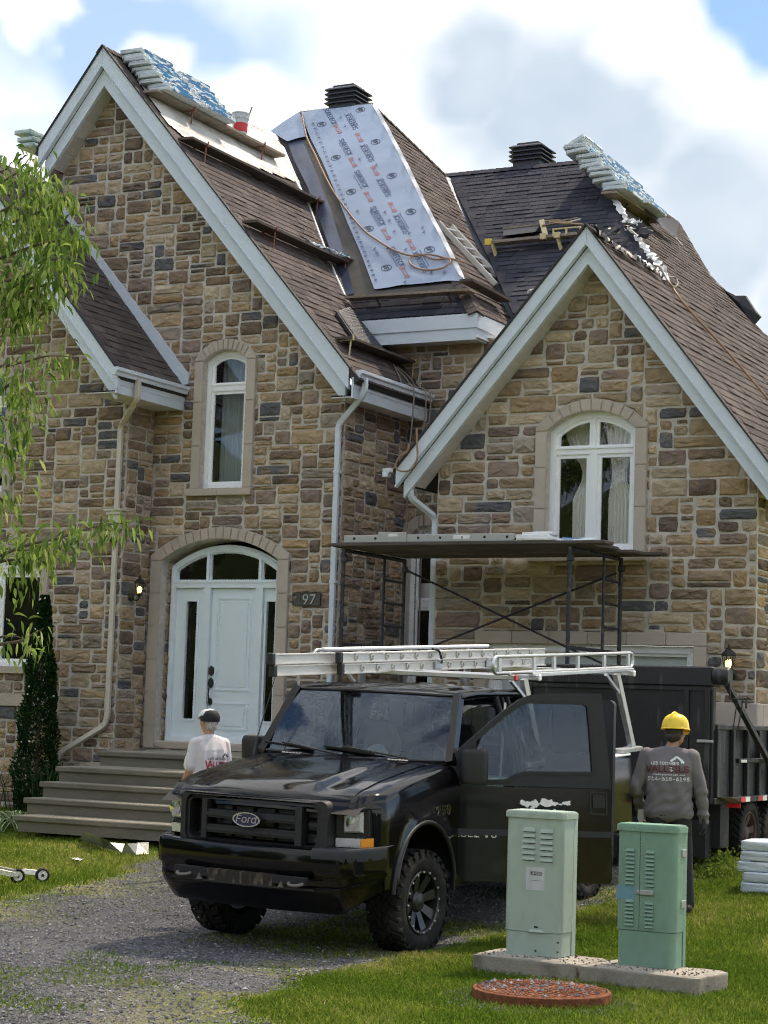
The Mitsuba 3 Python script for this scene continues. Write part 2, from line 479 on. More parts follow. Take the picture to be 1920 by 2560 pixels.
# wood across the street, behind the camera: it is what the windows and the truck's paint mirror
r = np.random.default_rng(91); m = M(); UV = []
for i in range(46):
    a = math.radians(r.uniform(185, 355) if i % 5 else r.uniform(150, 200)); d = r.uniform(34, 52)
    c = A(d * math.cos(a) - 6, d * math.sin(a), 0); hgt = r.uniform(6, 12)
    s = trimesh.creation.icosphere(3, 1.0); v = np.array(s.vertices)
    v = v * (.75 + .7 * meshkit.fbm(v * 2.4 + i, 4, seed=i)[:, None]) * A(hgt * .42, hgt * .42, hgt * .55) + c + A(0, 0, hgt * .5)
    m.add(v, np.array(s.faces))
mat('wood_green', mikit.proc(lambda p, n, uv: mx((.015, .03, .01), (.06, .09, .025), fb(p.x * .9, p.y * .9, p.z * .9, 4))), .9)
solo('woods', m, 'wood_green', 'dark wood across the street mirrored in the windows', 'wood', kind='stuff', smooth=True)
# ================================================================ the house
HOUSE = thing('house', 'large stone clad house with steep brown shingle gables, white trim and its roof half stripped', 'house')
rng = np.random.default_rng(7)


def pieces(parent, name, items, bsdf, limit, many):
    """items: (v, f, tone, shade). The largest in the picture become parts of their own, the rest one part of kind stuff."""
    if not items: return
    size = []
    for v, f, t, s in items:
        q = proj(v)
        lo, hi = q[:, :2].min(0), q[:, :2].max(0)
        off = hi[0] < 0 or hi[1] < 0 or lo[0] > 1920 or lo[1] > 2560
        size.append(0 if off else np.prod(hi - lo))
    order = np.argsort(size)[::-1]
    solo_i = [i for i in order[:limit] if size[i] > 60]
    for i in solo_i:
        v, f, t, s = items[i]
        part(parent, name, (v, f), bsdf, uv=np.tile([t, s], (len(v), 1)))
    rest = [i for i in order if i not in set(solo_i)]
    if rest:
        m = M(); uv = []
        for i in rest:
            v, f, t, s = items[i]
            m.add(v, f); uv.append(np.tile([t, s], (len(v), 1)))
        part(parent, many, m, bsdf, uv=np.vstack(uv), kind='stuff')


def poly_stone(fr, poly, r, base=-0.012):
    """a rock-faced block: outline, arris and an uneven face"""
    c = np.array(poly.exterior.coords)[:-1]
    if not poly.exterior.is_ccw: c = c[::-1]
    pts = []
    for i in range(len(c)):
        p, q = c[i], c[(i + 1) % len(c)]
        L = np.linalg.norm(q - p)
        pts.append(p)
        for k in range(1, 1 + int(L > 0.13) + int(L > 0.3)):
            n = 1 + int(L > 0.13) + int(L > 0.3)
            pts.append(p + (q - p) * (k / n + r.uniform(-.06, .06)))
    P = np.array(pts); n = len(P)
    cen = np.array(poly.centroid.coords[0])
    if n < 3: return None
    # rounded, wandering outline
    d = cen - P; dl = np.linalg.norm(d, axis=1, keepdims=True) + 1e-9
    P0 = P + d / dl * r.uniform(-.003, .012, (n, 1))
    corner = np.array([any(np.allclose(q, w) for w in c) for q in P])
    P0[corner] += (d / dl)[corner] * r.uniform(.004, .024, (corner.sum(), 1))
    h = r.uniform(.014, .05)
    e = min(.022, 0.22 * np.sqrt(poly.area))
    P1 = P0 + (cen - P0) / dl * e * r.uniform(.6, 1.4, (n, 1))
    P2 = P0 + (cen - P0) * r.uniform(.42, .62, (n, 1))
    tilt = r.normal(0, .012, 2) / np.sqrt(poly.area + .01) * .3
    def hh(Q, base_h, j): return np.clip(base_h + (Q - cen) @ tilt + r.normal(0, j, len(Q)), .006, .06)
    V = np.vstack([fr(P0[:, 0], P0[:, 1], base), fr(P0[:, 0], P0[:, 1], .004), fr(P1[:, 0], P1[:, 1], hh(P1, h * .75, .006)), fr(P2[:, 0], P2[:, 1], hh(P2, h, .010)), fr(cen[:1], cen[1:], h + r.normal(0, .007))])
    F = []
    for k in range(3):
        for i in range(n):
            j = (i + 1) % n
            F += [[k * n + i, k * n + j, (k + 1) * n + j], [k * n + i, (k + 1) * n + j, (k + 1) * n + i]]
    F += [[3 * n + i, 3 * n + (i + 1) % n, 4 * n] for i in range(n)]
    return V, np.array(F)


TONEP = np.array([.23, .17, .14, .07, .05, .12, .10, .06, .06])


def stone_wall(key, fr, poly, seed, limit, depth=0.25, cu=0.102, cv=0.078):
    r = np.random.default_rng(seed)
    part(HOUSE, key, M().prism(poly, fr, -depth, 0.0), 'mortar')
    wk = _last(HOUSE + '__' + key)
    x0, z0, x1, z1 = poly.bounds
    nx, nz_ = int((x1 - x0) / cu) + 2, int((z1 - z0) / cv) + 2
    occ = np.zeros((nz_, nx), bool)
    items = []
    for j in range(nz_):
        for i in range(nx):
            if occ[j, i]: continue
            hmax = 3
            h = r.choice([1, 2, 3], p=[.12, .58, .30])
            w = int(r.choice([2, 3, 4, 5, 6, 7], p=[.15, .25, .25, .19, .11, .05]))
            if h == 1: w = max(w, 3)
            if h == 3: w = max(w, 2)
            while w > 1 and (i + w > nx or occ[j, i:i + w].any()): w -= 1
            while h > 1 and (j + h > nz_ or occ[j:j + h, i:i + w].any()): h -= 1
            # do not leave one-cell slivers beside
            if i + w < nx and not occ[j, i + w] and (i + w + 1 >= nx or occ[j, i + w + 1]): w += 1
            if occ[j:j + h, i:i + w].any(): h = 1
            occ[j:j + h, i:i + w] = True
            jx = r.uniform(-.012, .012, 2)
            q = sbox(x0 + i * cu + .0095 + jx[0], z0 + j * cv + .0095, x0 + (i + w) * cu - .0095 + jx[1], z0 + (j + h) * cv - .0095)
            if not q.intersects(poly): continue
            if not q.within(poly):
                q = q.intersection(poly)
            for g in getattr(q, 'geoms', [q]):
                if g.geom_type != 'Polygon' or g.area < .003: continue
                g = g.simplify(.006)
                s = poly_stone(fr, g, r)
                if s is not None: items.append((s[0], s[1], float(r.choice(9, p=TONEP)), float(r.uniform(.1, .95))))
    pieces(wk, 'stone', items, 'stone_face', limit, 'small_stones')
    return wk


def _last(name):
    k = [q for q in scene if q == name or (q.startswith(name + '_') and q[len(name) + 1:].isdigit())]
    return k[-1]


def arch(cx, hw, z0, zs, rise, n=24):
    R = (hw * hw + rise * rise) / (2 * rise); th = math.asin(min(1, hw / R))
    a = np.linspace(th, -th, n)
    return Polygon([(cx - hw, z0), (cx + hw, z0)] + [(cx + R * math.sin(t), zs + rise - R + R * math.cos(t)) for t in a])


def surround(wk, fr, outer, inner, joints, nv, t1=.055, r=rng):
    """cast stone round an opening: jamb blocks and voussoirs. outer, inner: (cx, hw, z0, zs, rise)"""
    cx, ho, z0, zs, ri = outer; _, hi, _, zsi, rii = inner
    ring = arch(*outer).difference(arch(*inner).buffer(1e-6))
    zz = [z0] + list(joints) + [zsi]
    blocks = []
    for sx in (-1, 1):
        for a, b in zip(zz, zz[1:]):
            x0, x1 = sorted((cx + sx * hi, cx + sx * ho))
            blocks.append(sbox(x0, a + .004, x1, b - .004))
    top = ring.intersection(sbox(cx - 9, zsi, cx + 9, zs + 9))
    c0 = zsi - hi * 1.0 + rii
    R = (hi * hi + rii * rii) / (2 * rii); cz = zsi + rii - R
    th0 = math.asin(min(1, hi / R))
    edges = np.linspace(-th0, th0, nv + 1)
    edges[0], edges[-1] = -2.2, 2.2
    for a, b in zip(edges, edges[1:]):
        L = 9
        w = Polygon([(cx, cz)] + [(cx + L * math.sin(t), cz + L * math.cos(t)) for t in np.linspace(a + .0035 / R, b - .0035 / R, 6)])
        blocks.append(top.intersection(w))
    for g in blocks:
        g = g.buffer(-.003)
        for p in getattr(g, 'geoms', [g]):
            if p.is_empty or p.area < .001: continue
            m = M().prism(p, fr, -.12, t1 - .008).prism(p.buffer(-.008), fr, t1 - .0081, t1)
            v, f = m.get()
            part(wk, 'block', (v, f), 'cast_stone', uv=np.tile([0, r.uniform()], (len(v), 1)))
    part(wk, 'joint', M().prism(ring, fr, -.11, t1 - .022), 'mortar')


def frame_ring(fr, poly, w, t0, t1, m=None):
    m = m or M()
    return m.prism(poly.difference(poly.buffer(-w, join_style=2)), fr, t0, t1)


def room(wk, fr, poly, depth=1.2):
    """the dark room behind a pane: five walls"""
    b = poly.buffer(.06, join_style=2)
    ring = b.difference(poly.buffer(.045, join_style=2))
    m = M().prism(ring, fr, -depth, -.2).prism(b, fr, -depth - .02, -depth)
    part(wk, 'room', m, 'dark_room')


# ---------------------------------------------------------------- planes and measures of the place
YA, YB, YC, YD = 26.03, 26.8, 28.9, 24.3
XA, XB, XD0, XD1 = -18.53, -15.0, -12.1, -7.6
fA, fB, fC, fD = front(YA), front(YB), front(YC), front(YD)
PB, PKB, SBR, SBL = -19.61, 12.85, 1.155, 1.28      # ridge of the tall gable and its two slopes
PD, PKD, SDR, SDL = -9.82, 8.37, 1.287, 1.165       # ridge of the garage gable
SA = 1.18


def zA(x): return 7.14 - SA * (x + 18.02)


# --- openings
win_B = dict(out=(-17.2, .58, 5.42, 7.53, .31), inn=(-17.2, .405, 5.42, 7.49, .17))
door_B = dict(out=(-17.17, 1.30, 1.26, 4.36, .44), inn=(-17.17, 1.09, 1.26, 4.27, .34))
win_D = dict(out=(-9.86, .79, 4.12, 5.79, .36), inn=(-9.86, .62, 4.12, 5.74, .25))
win_C = dict(out=(-14.55, .50, 1.6, 4.72, .46), inn=(-14.55, .33, 1.6, 4.67, .32))
win_A1 = dict(out=(-21.05, 1.13, 2.5, 4.2, .3), inn=(-21.05, .96, 2.5, 4.15, .2))
win_A2 = dict(out=(-21.42, .62, 5.36, 7.3, .4), inn=(-21.42, .45, 5.36, 7.25, .28))


def zr(x, pk, x0, s): return pk - s * abs(x - x0)


gz_h = 0.15
poly_A = Polygon([(-23.2, gz_h), (XA, gz_h), (XA, zA(XA) - .55), (-23.2, zA(-23.2) - .55)])
poly_B = Polygon([(XA - .2, gz_h), (XB, gz_h), (XB, 6.98), (PB, 12.32), (-20.95, 11.02), (-20.95, 6.0), (XA - .2, 6.0)])
poly_C = Polygon([(XB - .6, .2), (-11.6, .2), (-11.6, 8.02), (XB - .6, 8.02)])
poly_D = Polygon([(XD0, .3), (XD1, .3), (XD1, 5.30), (PD, 7.98), (XD0, 5.28)])
for w, p in ((win_A1, 'A'), (win_A2, 'A')):
    poly_A = poly_A.difference(arch(*w['inn']))
poly_B = poly_B.difference(arch(*win_B['inn'])).difference(arch(*door_B['inn']))
poly_C = poly_C.difference(arch(*win_C['inn']))
GAR = sbox(-11.28, .3, -8.40, 2.91)
poly_D = poly_D.difference(arch(*win_D['inn'])).difference(GAR)


def outer_cut(poly, *ws):
    return poly


wA = stone_wall('wall', fA, poly_A.difference(arch(*win_A1['out'])).difference(arch(*win_A2['out'])), 11, 210)
wB = stone_wall('wall', fB, poly_B.difference(arch(*win_B['out'])).difference(arch(*door_B['out'])), 12, 300)
wC = stone_wall('wall', fC, poly_C.difference(arch(*win_C['out'])), 13, 90)
LINT = sbox(-11.46, .3, -8.23, 3.085)
WT = sbox(-8.12, 1.86, XD1, 2.215)
wD = stone_wall('wall', fD, poly_D.difference(arch(*win_D['out'])).difference(LINT).difference(WT), 14, 300)
wAs = stone_wall('wall', right(XA), sbox(YA + .02, gz_h, YB - .03, 6.72), 15, 60)
wBs = stone_wall('wall', right(XB), sbox(YB + .02, .2, YC - .02, 6.72), 16, 120)
wDs = stone_wall('wall', right(XD1), sbox(YD + .02, .3, 30.5, 4.9).difference(sbox(YD, 1.86, YD + 2, 2.215)), 17, 30)
# corner returns of the projecting walls' mortar are closed by the side walls; the band at the garage corner
part(wD, 'water_table', M().rbx(-8.12, XD1 + .05, YD - .05, YD + .2, 1.86, 2.215, .012), 'cast_stone', uv=None)
part(wDs, 'water_table', M().rbx(XD1 - .2, XD1 + .05, YD + .202, YD + 2, 1.86, 2.215, .012), 'cast_stone')


# ---------------------------------------------------------------- windows
def arch_window(fr, w, joints, nv, bars, mull, label, sill_over=.07, back=-.16, ft=.075, sash=.05, curtain=None, depth=1.3, sill_parts=2):
    wk = _free(HOUSE + '__window'); labels[wk] = {'label': label}
    surround(wk, fr, w['out'], w['inn'], joints, nv)
    op = arch(*w['inn'])
    cx, hw, z0, zs, ri = w['inn']
    cxo, hwo = w['out'][:2]
    # reveal
    part(wk, 'reveal', M().prism(op.buffer(.03, join_style=2).difference(op), fr, back - .1, -.115), 'cast_stone')
    m = frame_ring(fr, op, ft, back, back + .075)
    inner = op.buffer(-ft, join_style=2)
    frame_ring(fr, op.buffer(-ft * .6, join_style=2), ft * .55, back - .02, back + .045, m)
    cells = [inner]
    for zb, hb in bars:
        m.prism(sbox(cx - hw, zb - hb, cx + hw, zb + hb).intersection(inner), fr, back, back + .066)
        m.prism(sbox(cx - hw, zb + hb, cx + hw, zb + hb + .018).intersection(inner), fr, back, back + .085)
    for xm, zlo, zhi, hb in mull:
        m.prism(sbox(xm - hb, zlo, xm + hb, zhi).intersection(inner), fr, back, back + .064)
    part(wk, 'frame', m, 'white_vinyl')
    glass = inner
    for zb, hb in bars: glass = glass.difference(sbox(cx - 9, zb - hb, cx + 9, zb + hb))
    for xm, zlo, zhi, hb in mull: glass = glass.difference(sbox(xm - hb, zlo, xm + hb, zhi))
    for g in getattr(glass, 'geoms', [glass]):
        if g.area < .01: continue
        s = M(); frame_ring(fr, g, sash, back + .005, back + .04, s)
        part(wk, 'sash', s, 'white_vinyl')
        gg = g.buffer(-sash * .8, join_style=2)
        tri = trimesh.creation.triangulate_polygon(gg, engine='earcut')
        part(wk, 'pane', (fr(tri[0][:, 0], tri[0][:, 1], back + .015), tri[1]), 'pane_glass')
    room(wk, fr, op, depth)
    # sill
    xs = np.linspace(cxo - hwo - sill_over, cxo + hwo + sill_over * .3, sill_parts + 1)
    for a, b in zip(xs, xs[1:]):
        part(wk, 'sill', M().prism(sbox(a + .002, z0 - .115, b - .002, z0 - .003), fr, back, .10), 'cast_stone')
    return wk


def drape(fr, x0, x1, z0, z1, t, n=40, fold=.03, freq=9, gather=None):
    """hanging cloth: a sheet in folds; gather = (z, centre, width) ties it"""
    rows = np.linspace(z0, z1, 16); P = []
    for z in rows:
        s = np.linspace(0, 1, n)
        x = x0 + (x1 - x0) * s
        if gather:
            gzv, gc, gw = gather
            k = np.exp(-((z - gzv) / .38) ** 2)
            kk = max(k, .55 if z < gzv else 0)
            x = x * (1 - kk) + (gc + (s - .5) * gw) * kk
        P.append(fr(x, np.full(n, z), t + fold * np.sin(s * freq * 2 * np.pi) * .5))
    return M().grid(np.array(P))


wk = arch_window(fB, win_B, [6.11, 6.82], 11, [(7.06, .045)], [], 'tall narrow arched window above the front door')
part(wk, 'curtain', drape(fB, -17.52, -16.88, 5.5, 7.6, -.42, freq=8), 'curtain_dark')
wk = arch_window(fD, win_D, [4.70, 5.25], 10, [(5.47, .035)], [(-9.87, 5.47, 6.1, .02), (-9.87, 4.1, 5.47, .055)], 'wide arched window in the garage gable with tied white curtains')
part(wk, 'curtain', drape(fD, -10.44, -9.98, 4.15, 5.95, -.40, freq=7, gather=(5.2, -10.06, .16)), 'curtain')
part(wk, 'curtain', drape(fD, -9.82, -9.3, 4.15, 5.95, -.40, freq=7, gather=(5.2, -9.62, .2)), 'curtain')
wk = arch_window(fC, win_C, [2.6, 3.4, 4.1], 9, [(3.72, .05)], [], 'narrow arched window in the recess behind the scaffold')
part(wk, 'blind', M().bx(-14.86, -14.24, YC + .36, YC + .38, 3.8, 4.08), 'curtain')
wk = arch_window(fA, win_A1, [3.02, 3.56], 10, [(4.06, .05)], [(-21.05, 2.4, 4.5, .07)], 'ground floor window beside the clipped cedar', curtain=None)
part(wk, 'water_table', M().prism(sbox(-22.2, 1.86, -19.75, 2.06), fA, -.02, .07), 'cast_stone')
wk = arch_window(fA, win_A2, [5.95, 6.6], 10, [(6.9, .05)], [], 'upper window behind the leaves at the left edge')

# ---------------------------------------------------------------- front door in its arched recess
dk = _free(HOUSE + '__door'); labels[dk] = {'label': 'pale blue white front door with sidelights under an arched transom'}
surround(dk, fB, door_B['out'], door_B['inn'], [1.62, 2.15, 2.68, 3.21, 3.74], 17)
DYF = 27.03
fDo = front(DYF)
op = arch(*door_B['inn'])
# stone reveal of the recess
rev = op.buffer(.10, join_style=2).difference(op)
part(dk, 'reveal', M().prism(rev, fB, -.5, -.125), 'mortar')
for sx, fr_, seed in ((1, Fr((-17.17 - 1.09, 0, 0), (0, 1, 0), (0, 0, 1)), 31), (-1, Fr((-17.17 + 1.09, 0, 0), (0, -1, 0), (0, 0, 1)), 32)):
    r_ = np.random.default_rng(seed); z = 1.3; items = []
    while z < 4.2:
        h = r_.choice([.15, .19, .23]); a0 = 26.93 if sx > 0 else -27.12
        cuts = [0, .19] if r_.uniform() < .6 else [0, r_.uniform(.07, .12), .19]
        for c0, c1 in zip(cuts, cuts[1:]):
            s = poly_stone(fr_, sbox(a0 + c0 + .005, z + .006, a0 + c1 - .005, min(z + h, 4.26) - .006), r_)
            items.append((s[0], s[1], float(r_.choice(9, p=TONEP)), float(r_.uniform(.1, .9))))
        z += h
    pieces(dk, 'stone', items, 'stone_face', 30, 'small_stones')
mat('door_paint', (.66, .74, .79), .4)
unit_p = arch(-17.17, 1.02, 1.385, 4.17, .33)
m = frame_ring(fDo, unit_p, .075, -.06, .05)
frame_ring(fDo, unit_p.buffer(.035, join_style=2), .04, -.06, .02, m)
zt0, zt1 = 3.845, 3.955
m.prism(sbox(-18.13, zt0, -16.21, zt1), fDo, -.06, .055)
m.prism(sbox(-18.13, zt1 - .03, -16.21, zt1 + .012), fDo, -.06, .072)
xl, xr = -17.51, -16.53
for xm in (xl, xr):
    m.prism(sbox(xm - .065, 1.385, xm + .065, zt0), fDo, -.06, .05)
    m.prism(sbox(xm - .026, zt1, xm + .026, 4.6).intersection(unit_p), fDo, -.06, .05)
part(dk, 'frame', m, 'door_paint')
tr = unit_p.buffer(-.075, join_style=2).intersection(sbox(-19, zt1, -15, 5))
for xm in (xl, xr): tr = tr.difference(sbox(xm - .026, 3, xm + .026, 5))
for g in tr.geoms:
    tri = trimesh.creation.triangulate_polygon(g.buffer(-.001), engine='earcut')
    part(dk, 'transom_pane', (fDo(tri[0][:, 0], tri[0][:, 1], -.02), tri[1]), 'pane_glass')
    part(dk, 'sash', frame_ring(fDo, g, .022, -.03, .015), 'door_paint')


def moulded_panel(m, fr, x0, x1, z0, z1, t):
    o = sbox(x0, z0, x1, z1)
    for w0, w1, h in ((0, .018, .012), (.018, .03, .022), (.03, .055, .010)):
        m.prism(o.buffer(-w0, join_style=2).difference(o.buffer(-w1, join_style=2)), fr, t, t + h)
    m.prism(o.buffer(-.075, join_style=2).difference(o.buffer(-.09, join_style=2)), fr, t, t + .016)
    m.prism(o.buffer(-.09, join_style=2), fr, t, t + .011)


m = M().prism(sbox(xl + .068, 1.40, xr - .068, zt0 - .004), fDo, -.055, -.012)
moulded_panel(m, fDo, xl + .165, xr - .155, 2.20, 3.70, -.0121)
moulded_panel(m, fDo, xl + .165, xr - .155, 1.58, 2.03, -.0121)
lk = part(dk, 'leaf', m, 'door_paint')
mat('iron_black', (.012, .012, .014), .42)
hx = xl + .115
m = M()
for zc, rr in ((2.52, .062), (2.33, .062), (2.03, .045)):
    m.prism(Polygon([(hx + rr * .8 * math.cos(a) * (1 if True else 1), zc + rr * 1.35 * math.sin(a)) for a in np.arange(6) * math.pi / 3 + math.pi / 6]), fDo, -.011, .02)
m.tube(bez(fDo(hx, 2.27, .02), fDo(hx + .005, 2.28, .09), fDo(hx - .0, 2.10, .09), fDo(hx, 2.03, .02)), .011)
part(lk, 'handle', m, 'iron_black', smooth=40)
for a, b in ((-18.12, xl - .067), (xr + .067, -16.22)):
    c = (a + b) / 2
    pan = sbox(a, 1.40, b, zt0 - .003)
    gl = sbox(c - .07, 1.75, c + .13 if c < -17 else c + .1, 3.63)
    part(dk, 'sidelight', M().prism(pan.difference(gl), fDo, -.055, -.01).prism(gl.buffer(.035, join_style=2).difference(gl), fDo, -.0101, .008), 'door_paint')
    tri = trimesh.creation.triangulate_polygon(gl, engine='earcut')
    part(dk, 'sidelight_pane', (fDo(tri[0][:, 0], tri[0][:, 1], -.03), tri[1]), 'pane_glass')
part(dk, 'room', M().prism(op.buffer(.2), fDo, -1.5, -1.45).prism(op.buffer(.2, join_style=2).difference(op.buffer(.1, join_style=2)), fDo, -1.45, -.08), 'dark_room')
part(dk, 'threshold', M().rbx(-18.3, -16.0, YB - .02, DYF + .1, 1.255, 1.385, .02), 'cast_stone')

# ---------------------------------------------------------------- garage door
gk = _free(HOUSE + '__garage_door'); labels[gk] = {'label': 'pale sectional garage door under a row of cast stone blocks'}
xs = np.linspace(-11.46, -8.23, 7)
for a, b in zip(xs, xs[1:]):
    m = M().rbx(a + .003, b - .003, YD - .055, YD + .12, 2.915, 3.082, .008)
    part(gk, 'block', m, 'cast_stone', uv=np.tile([0, rng.uniform()], (len(m.get()[0]), 1)))
for x0, x1 in ((-11.46, -11.28), (-8.40, -8.23)):
    for z0, z1 in ((.32, .9), (.91, 1.5), (1.51, 2.1), (2.11, 2.91)):
        m = M().rbx(x0, x1, YD - .055, YD + .12, z0, z1, .008)
        part(gk, 'block', m, 'cast_stone', uv=np.tile([0, rng.uniform()], (len(m.get()[0]), 1)))
part(gk, 'frame', frame_ring(fD, GAR, .09, -.25, -.05).prism(GAR.difference(GAR.buffer(-.13, join_style=2)), fD, -.25, -.10), 'white_vinyl')
mat('garage_paint', (.50, .54, .57), .45)
for k in range(4):
    z0 = .45 + k * .585
    part(gk, 'panel', M().rbx(-11.16, -8.52, YD + .2, YD + .25, z0, z0 + .578, .006), 'garage_paint')

# ---------------------------------------------------------------- roofs
def shingles(fr, poly, e=.165, seed=1, th=.013):
    r = np.random.default_rng(seed); x0, y0, x1, y1 = poly.bounds; items = []
    y = y0
    while y < y1:
        x = x0 - r.uniform(0, .4)
        while x < x1:
            w = r.choice([.17, .25, .32, .40], p=[.2, .3, .3, .2]) * r.uniform(.85, 1.1)
            q = sbox(x + .003, y, x + w - .003, y + e + .03)
            t = th * r.choice([1, 1.0, 1.7])
            if q.intersects(poly):
                tone, sh = float(r.choice(5)), float(r.uniform(.1, .95))
                if q.within(poly):
                    a0, a1, b0, b1 = x + .003, x + w - .003, y, y + e + .03
                    v = fr(np.array([a0, a1, a1, a0] * 2), np.array([b0, b0, b1, b1] * 2), np.array([0, 0, -.006, -.006, t, t, .002, .002]))
                    items.append((v, np.array(BOXF), tone, sh))
                else:
                    for g in getattr(q.intersection(poly), 'geoms', [q.intersection(poly)]):
                        if g.geom_type == 'Polygon' and g.area > .0015:
                            m = M().prism(g.simplify(.003), fr, -.003, t * .55).get()
                            items.append((m[0], m[1], tone, sh))
            x += w
        y += e
    return items


BOXF = np.array([[0, 3, 2], [0, 2, 1], [4, 5, 6], [4, 6, 7], [0, 1, 5], [0, 5, 4], [1, 2, 6], [1, 6, 5], [2, 3, 7], [2, 7, 6], [3, 0, 4], [3, 4, 7]])


def roof(label, fr, poly, bsdf, seed, limit, bare=None, thick=.09):
    k = part(HOUSE, 'roof', M().prism(poly, fr, -thick, -.006), 'deck_felt', label=label)
    pieces(k, 'shingle', shingles(fr, poly if bare is None else poly.difference(bare), seed=seed), bsdf, limit, 'small_shingles')
    return k


def slope_right(x0, z0, p): return Fr((x0, 0, z0), (0, 1, 0), (-1, 0, p))     # faces +X, origin on its eave
def slope_front(y0, z0, p): return Fr((0, y0, z0), (1, 0, 0), (0, 1, p))      # faces -Y
def slope_left(x0, z0, p): return Fr((x0, 0, z0), (0, -1, 0), (1, 0, p))      # faces -X


def on(fr, *pts): return [tuple(fr.inv(p)[:2]) for p in pts]


# tall gable, right slope
XE_B = -14.52; ZE_B = PKB - SBR * (XE_B - PB)
frB = slope_right(XE_B, ZE_B, SBR)
LB = float(np.hypot(PB - XE_B, PKB - ZE_B))
v_top, v_mid, v_bot = frB.inv((-19.61, 31.85, 12.85))[:2], frB.inv((-18.6, 31.1, 11.7))[:2], frB.inv((-15.0, 28.0, 7.6))[:2]
poly_rB = Polygon([(26.36, 0), (29.1, 0), (28.9, frB.inv((-15.4, 28.5, 8.0))[1]), (28.9, frB.inv((-16.2, 28.9, 8.9))[1]), tuple(v_mid), (31.9, LB), (26.36, LB)])
bareB = Polygon(on(frB, at(312, 160, pl=(frB.n, frB.o)), at(416, 310, pl=(frB.n, frB.o)), at(470, 360, pl=(frB.n, frB.o)), at(745, 460, pl=(frB.n, frB.o)), at(735, 345, pl=(frB.n, frB.o)), at(681, 336, pl=(frB.n, frB.o)), at(312, 130, pl=(frB.n, frB.o)))).buffer(0)
kB = roof('right slope of the tall gable, half covered with pale underlay', frB, poly_rB, 'shingle', 41, 90, bare=bareB.buffer(.02))
mat('underlay_pale', mikit.proc(lambda p, n, uv: mi.Color3f(.50, .49, .47) * (0.62 + .62 * fb(p.x * 2.2, p.y * 2.2, p.z * 2.2, 4)) * (1 - .35 * ss(.62, .8, nz(p.x * 9, p.y * 3, p.z * 9)))), .6)


def wavy(fr, poly, t, amp, step=.12, seed=0, lim=None):
    """a loose sheet lying on a slope, cut to poly"""
    x0, y0, x1, y1 = poly.bounds
    nx, ny = max(3, int((x1 - x0) / step)), max(3, int((y1 - y0) / step))
    X, Y = np.meshgrid(np.linspace(x0, x1, nx), np.linspace(y0, y1, ny))
    P3 = np.stack([X * 1.7, Y * 1.1, X * 0 + seed], -1)
    Z = t + amp * meshkit.fbm(P3 * 1.6, 4, seed=seed)
    ii = []
    for j in range(ny - 1):
        for i in range(nx - 1):
            if poly.contains(Point((X[j, i] + X[j, i + 1]) / 2, (Y[j, i] + Y[j + 1, i]) / 2)):
                a = j * nx + i; ii += [[a, a + 1, a + nx + 1], [a, a + nx + 1, a + nx]]
    return (fr(X.ravel(), Y.ravel(), Z.ravel()), np.array(ii))


part(kB, 'underlay', wavy(frB, bareB.intersection(poly_rB.buffer(.03)), .012, .035, .06, 3), 'underlay_pale', smooth=True)
# left slope of the tall gable (seen only at its edge)
frBl = slope_left(-20.93, PKB - SBL * (20.93 - 19.61), SBL)
roof('left slope of the tall gable', frBl, sbox(-31.9, 0, -26.36, float(np.hypot(1.32, SBL * 1.32))), 'shingle', 42, 0)
# left wing roof: strip between its rake and the tall gable's wall, and on behind
XE_A = -17.88; ZE_A = zA(XE_A)
frA = slope_right(XE_A, ZE_A, SA)
RXA = float(at(0, 407, y=26.0)[0]); 
ridA = -21.18
LA = float(np.hypot(ridA - XE_A, SA * (XE_A - ridA)))
poly_rA = Polygon([(24.89, 0), (26.77, 0), (26.77, LA), (24.89, LA)]).union(Polygon([(26.7, frA.inv((-20.97, 0, zA(-20.97)))[1]), (31, frA.inv((-20.97, 0, zA(-20.97)))[1]), (31, LA), (26.7, LA)]))
roof('dark right slope of the left wing', frA, poly_rA, 'shingle', 43, 25)
frAl = slope_left(2 * ridA - XE_A, ZE_A, SA)
roof('left slope of the left wing', frAl, sbox(-31, 0, -24.89, LA), 'shingle', 44, 0)
# garage
XE_D = -7.05; ZE_D = PKD - SDR * (XE_D - PD)
frD = slope_right(XE_D, ZE_D, SDR); LD = float(np.hypot(PD - XE_D, PKD - ZE_D))
kD = roof('brown right slope of the garage gable', frD, sbox(23.86, 0, 32.5, LD), 'shingle', 45, 90)
XE_Dl = -12.62
frDl = slope_left(XE_Dl, PKD - SDL * (PD - XE_Dl), SDL)
roof('left slope of the garage gable', frDl, sbox(-29.0, 0, -23.86, float(np.hypot(PD - XE_Dl, SDL * (PD - XE_Dl)))), 'shingle', 46, 0)
# tower over the recess: front and right slopes of a hipped roof
frT = slope_front(28.4, 8.35, 1.165)
E_T = A(-13.54, 28.4, 8.35); TR_ = A(-18.06, 32.9, 13.59); TL_ = A(-19.65, 32.9, 13.59); VB_ = A(-16.2, 28.87, 8.9)
FL_ = A(-20.07, 32.5, 13.13)
poly_T = Polygon(on(frT, A(-16.0, 28.4, 8.35), E_T, TR_, TL_, FL_, A(-19.6, 32.2, 12.8), VB_))
kT = roof('front slope of the hipped roof under a printed white membrane', frT, poly_T, 'shingle_dark', 47, 30, bare=Polygon(on(frT, A(-16.4, 28.8, 8.82), A(-13.9, 28.8, 8.82), A(-18, 33.2, 13.9), A(-21, 33.2, 13.9))))
frTR = slope_right(-13.54, 8.35, 1.158)
SK_ = A(-17.05, 34.12, 12.41); V1_ = A(-16.93, 34.1, 12.28); V2_ = A(-14.7, 31.5, 9.69); V3_ = A(-13.54, 30.0, 8.35)
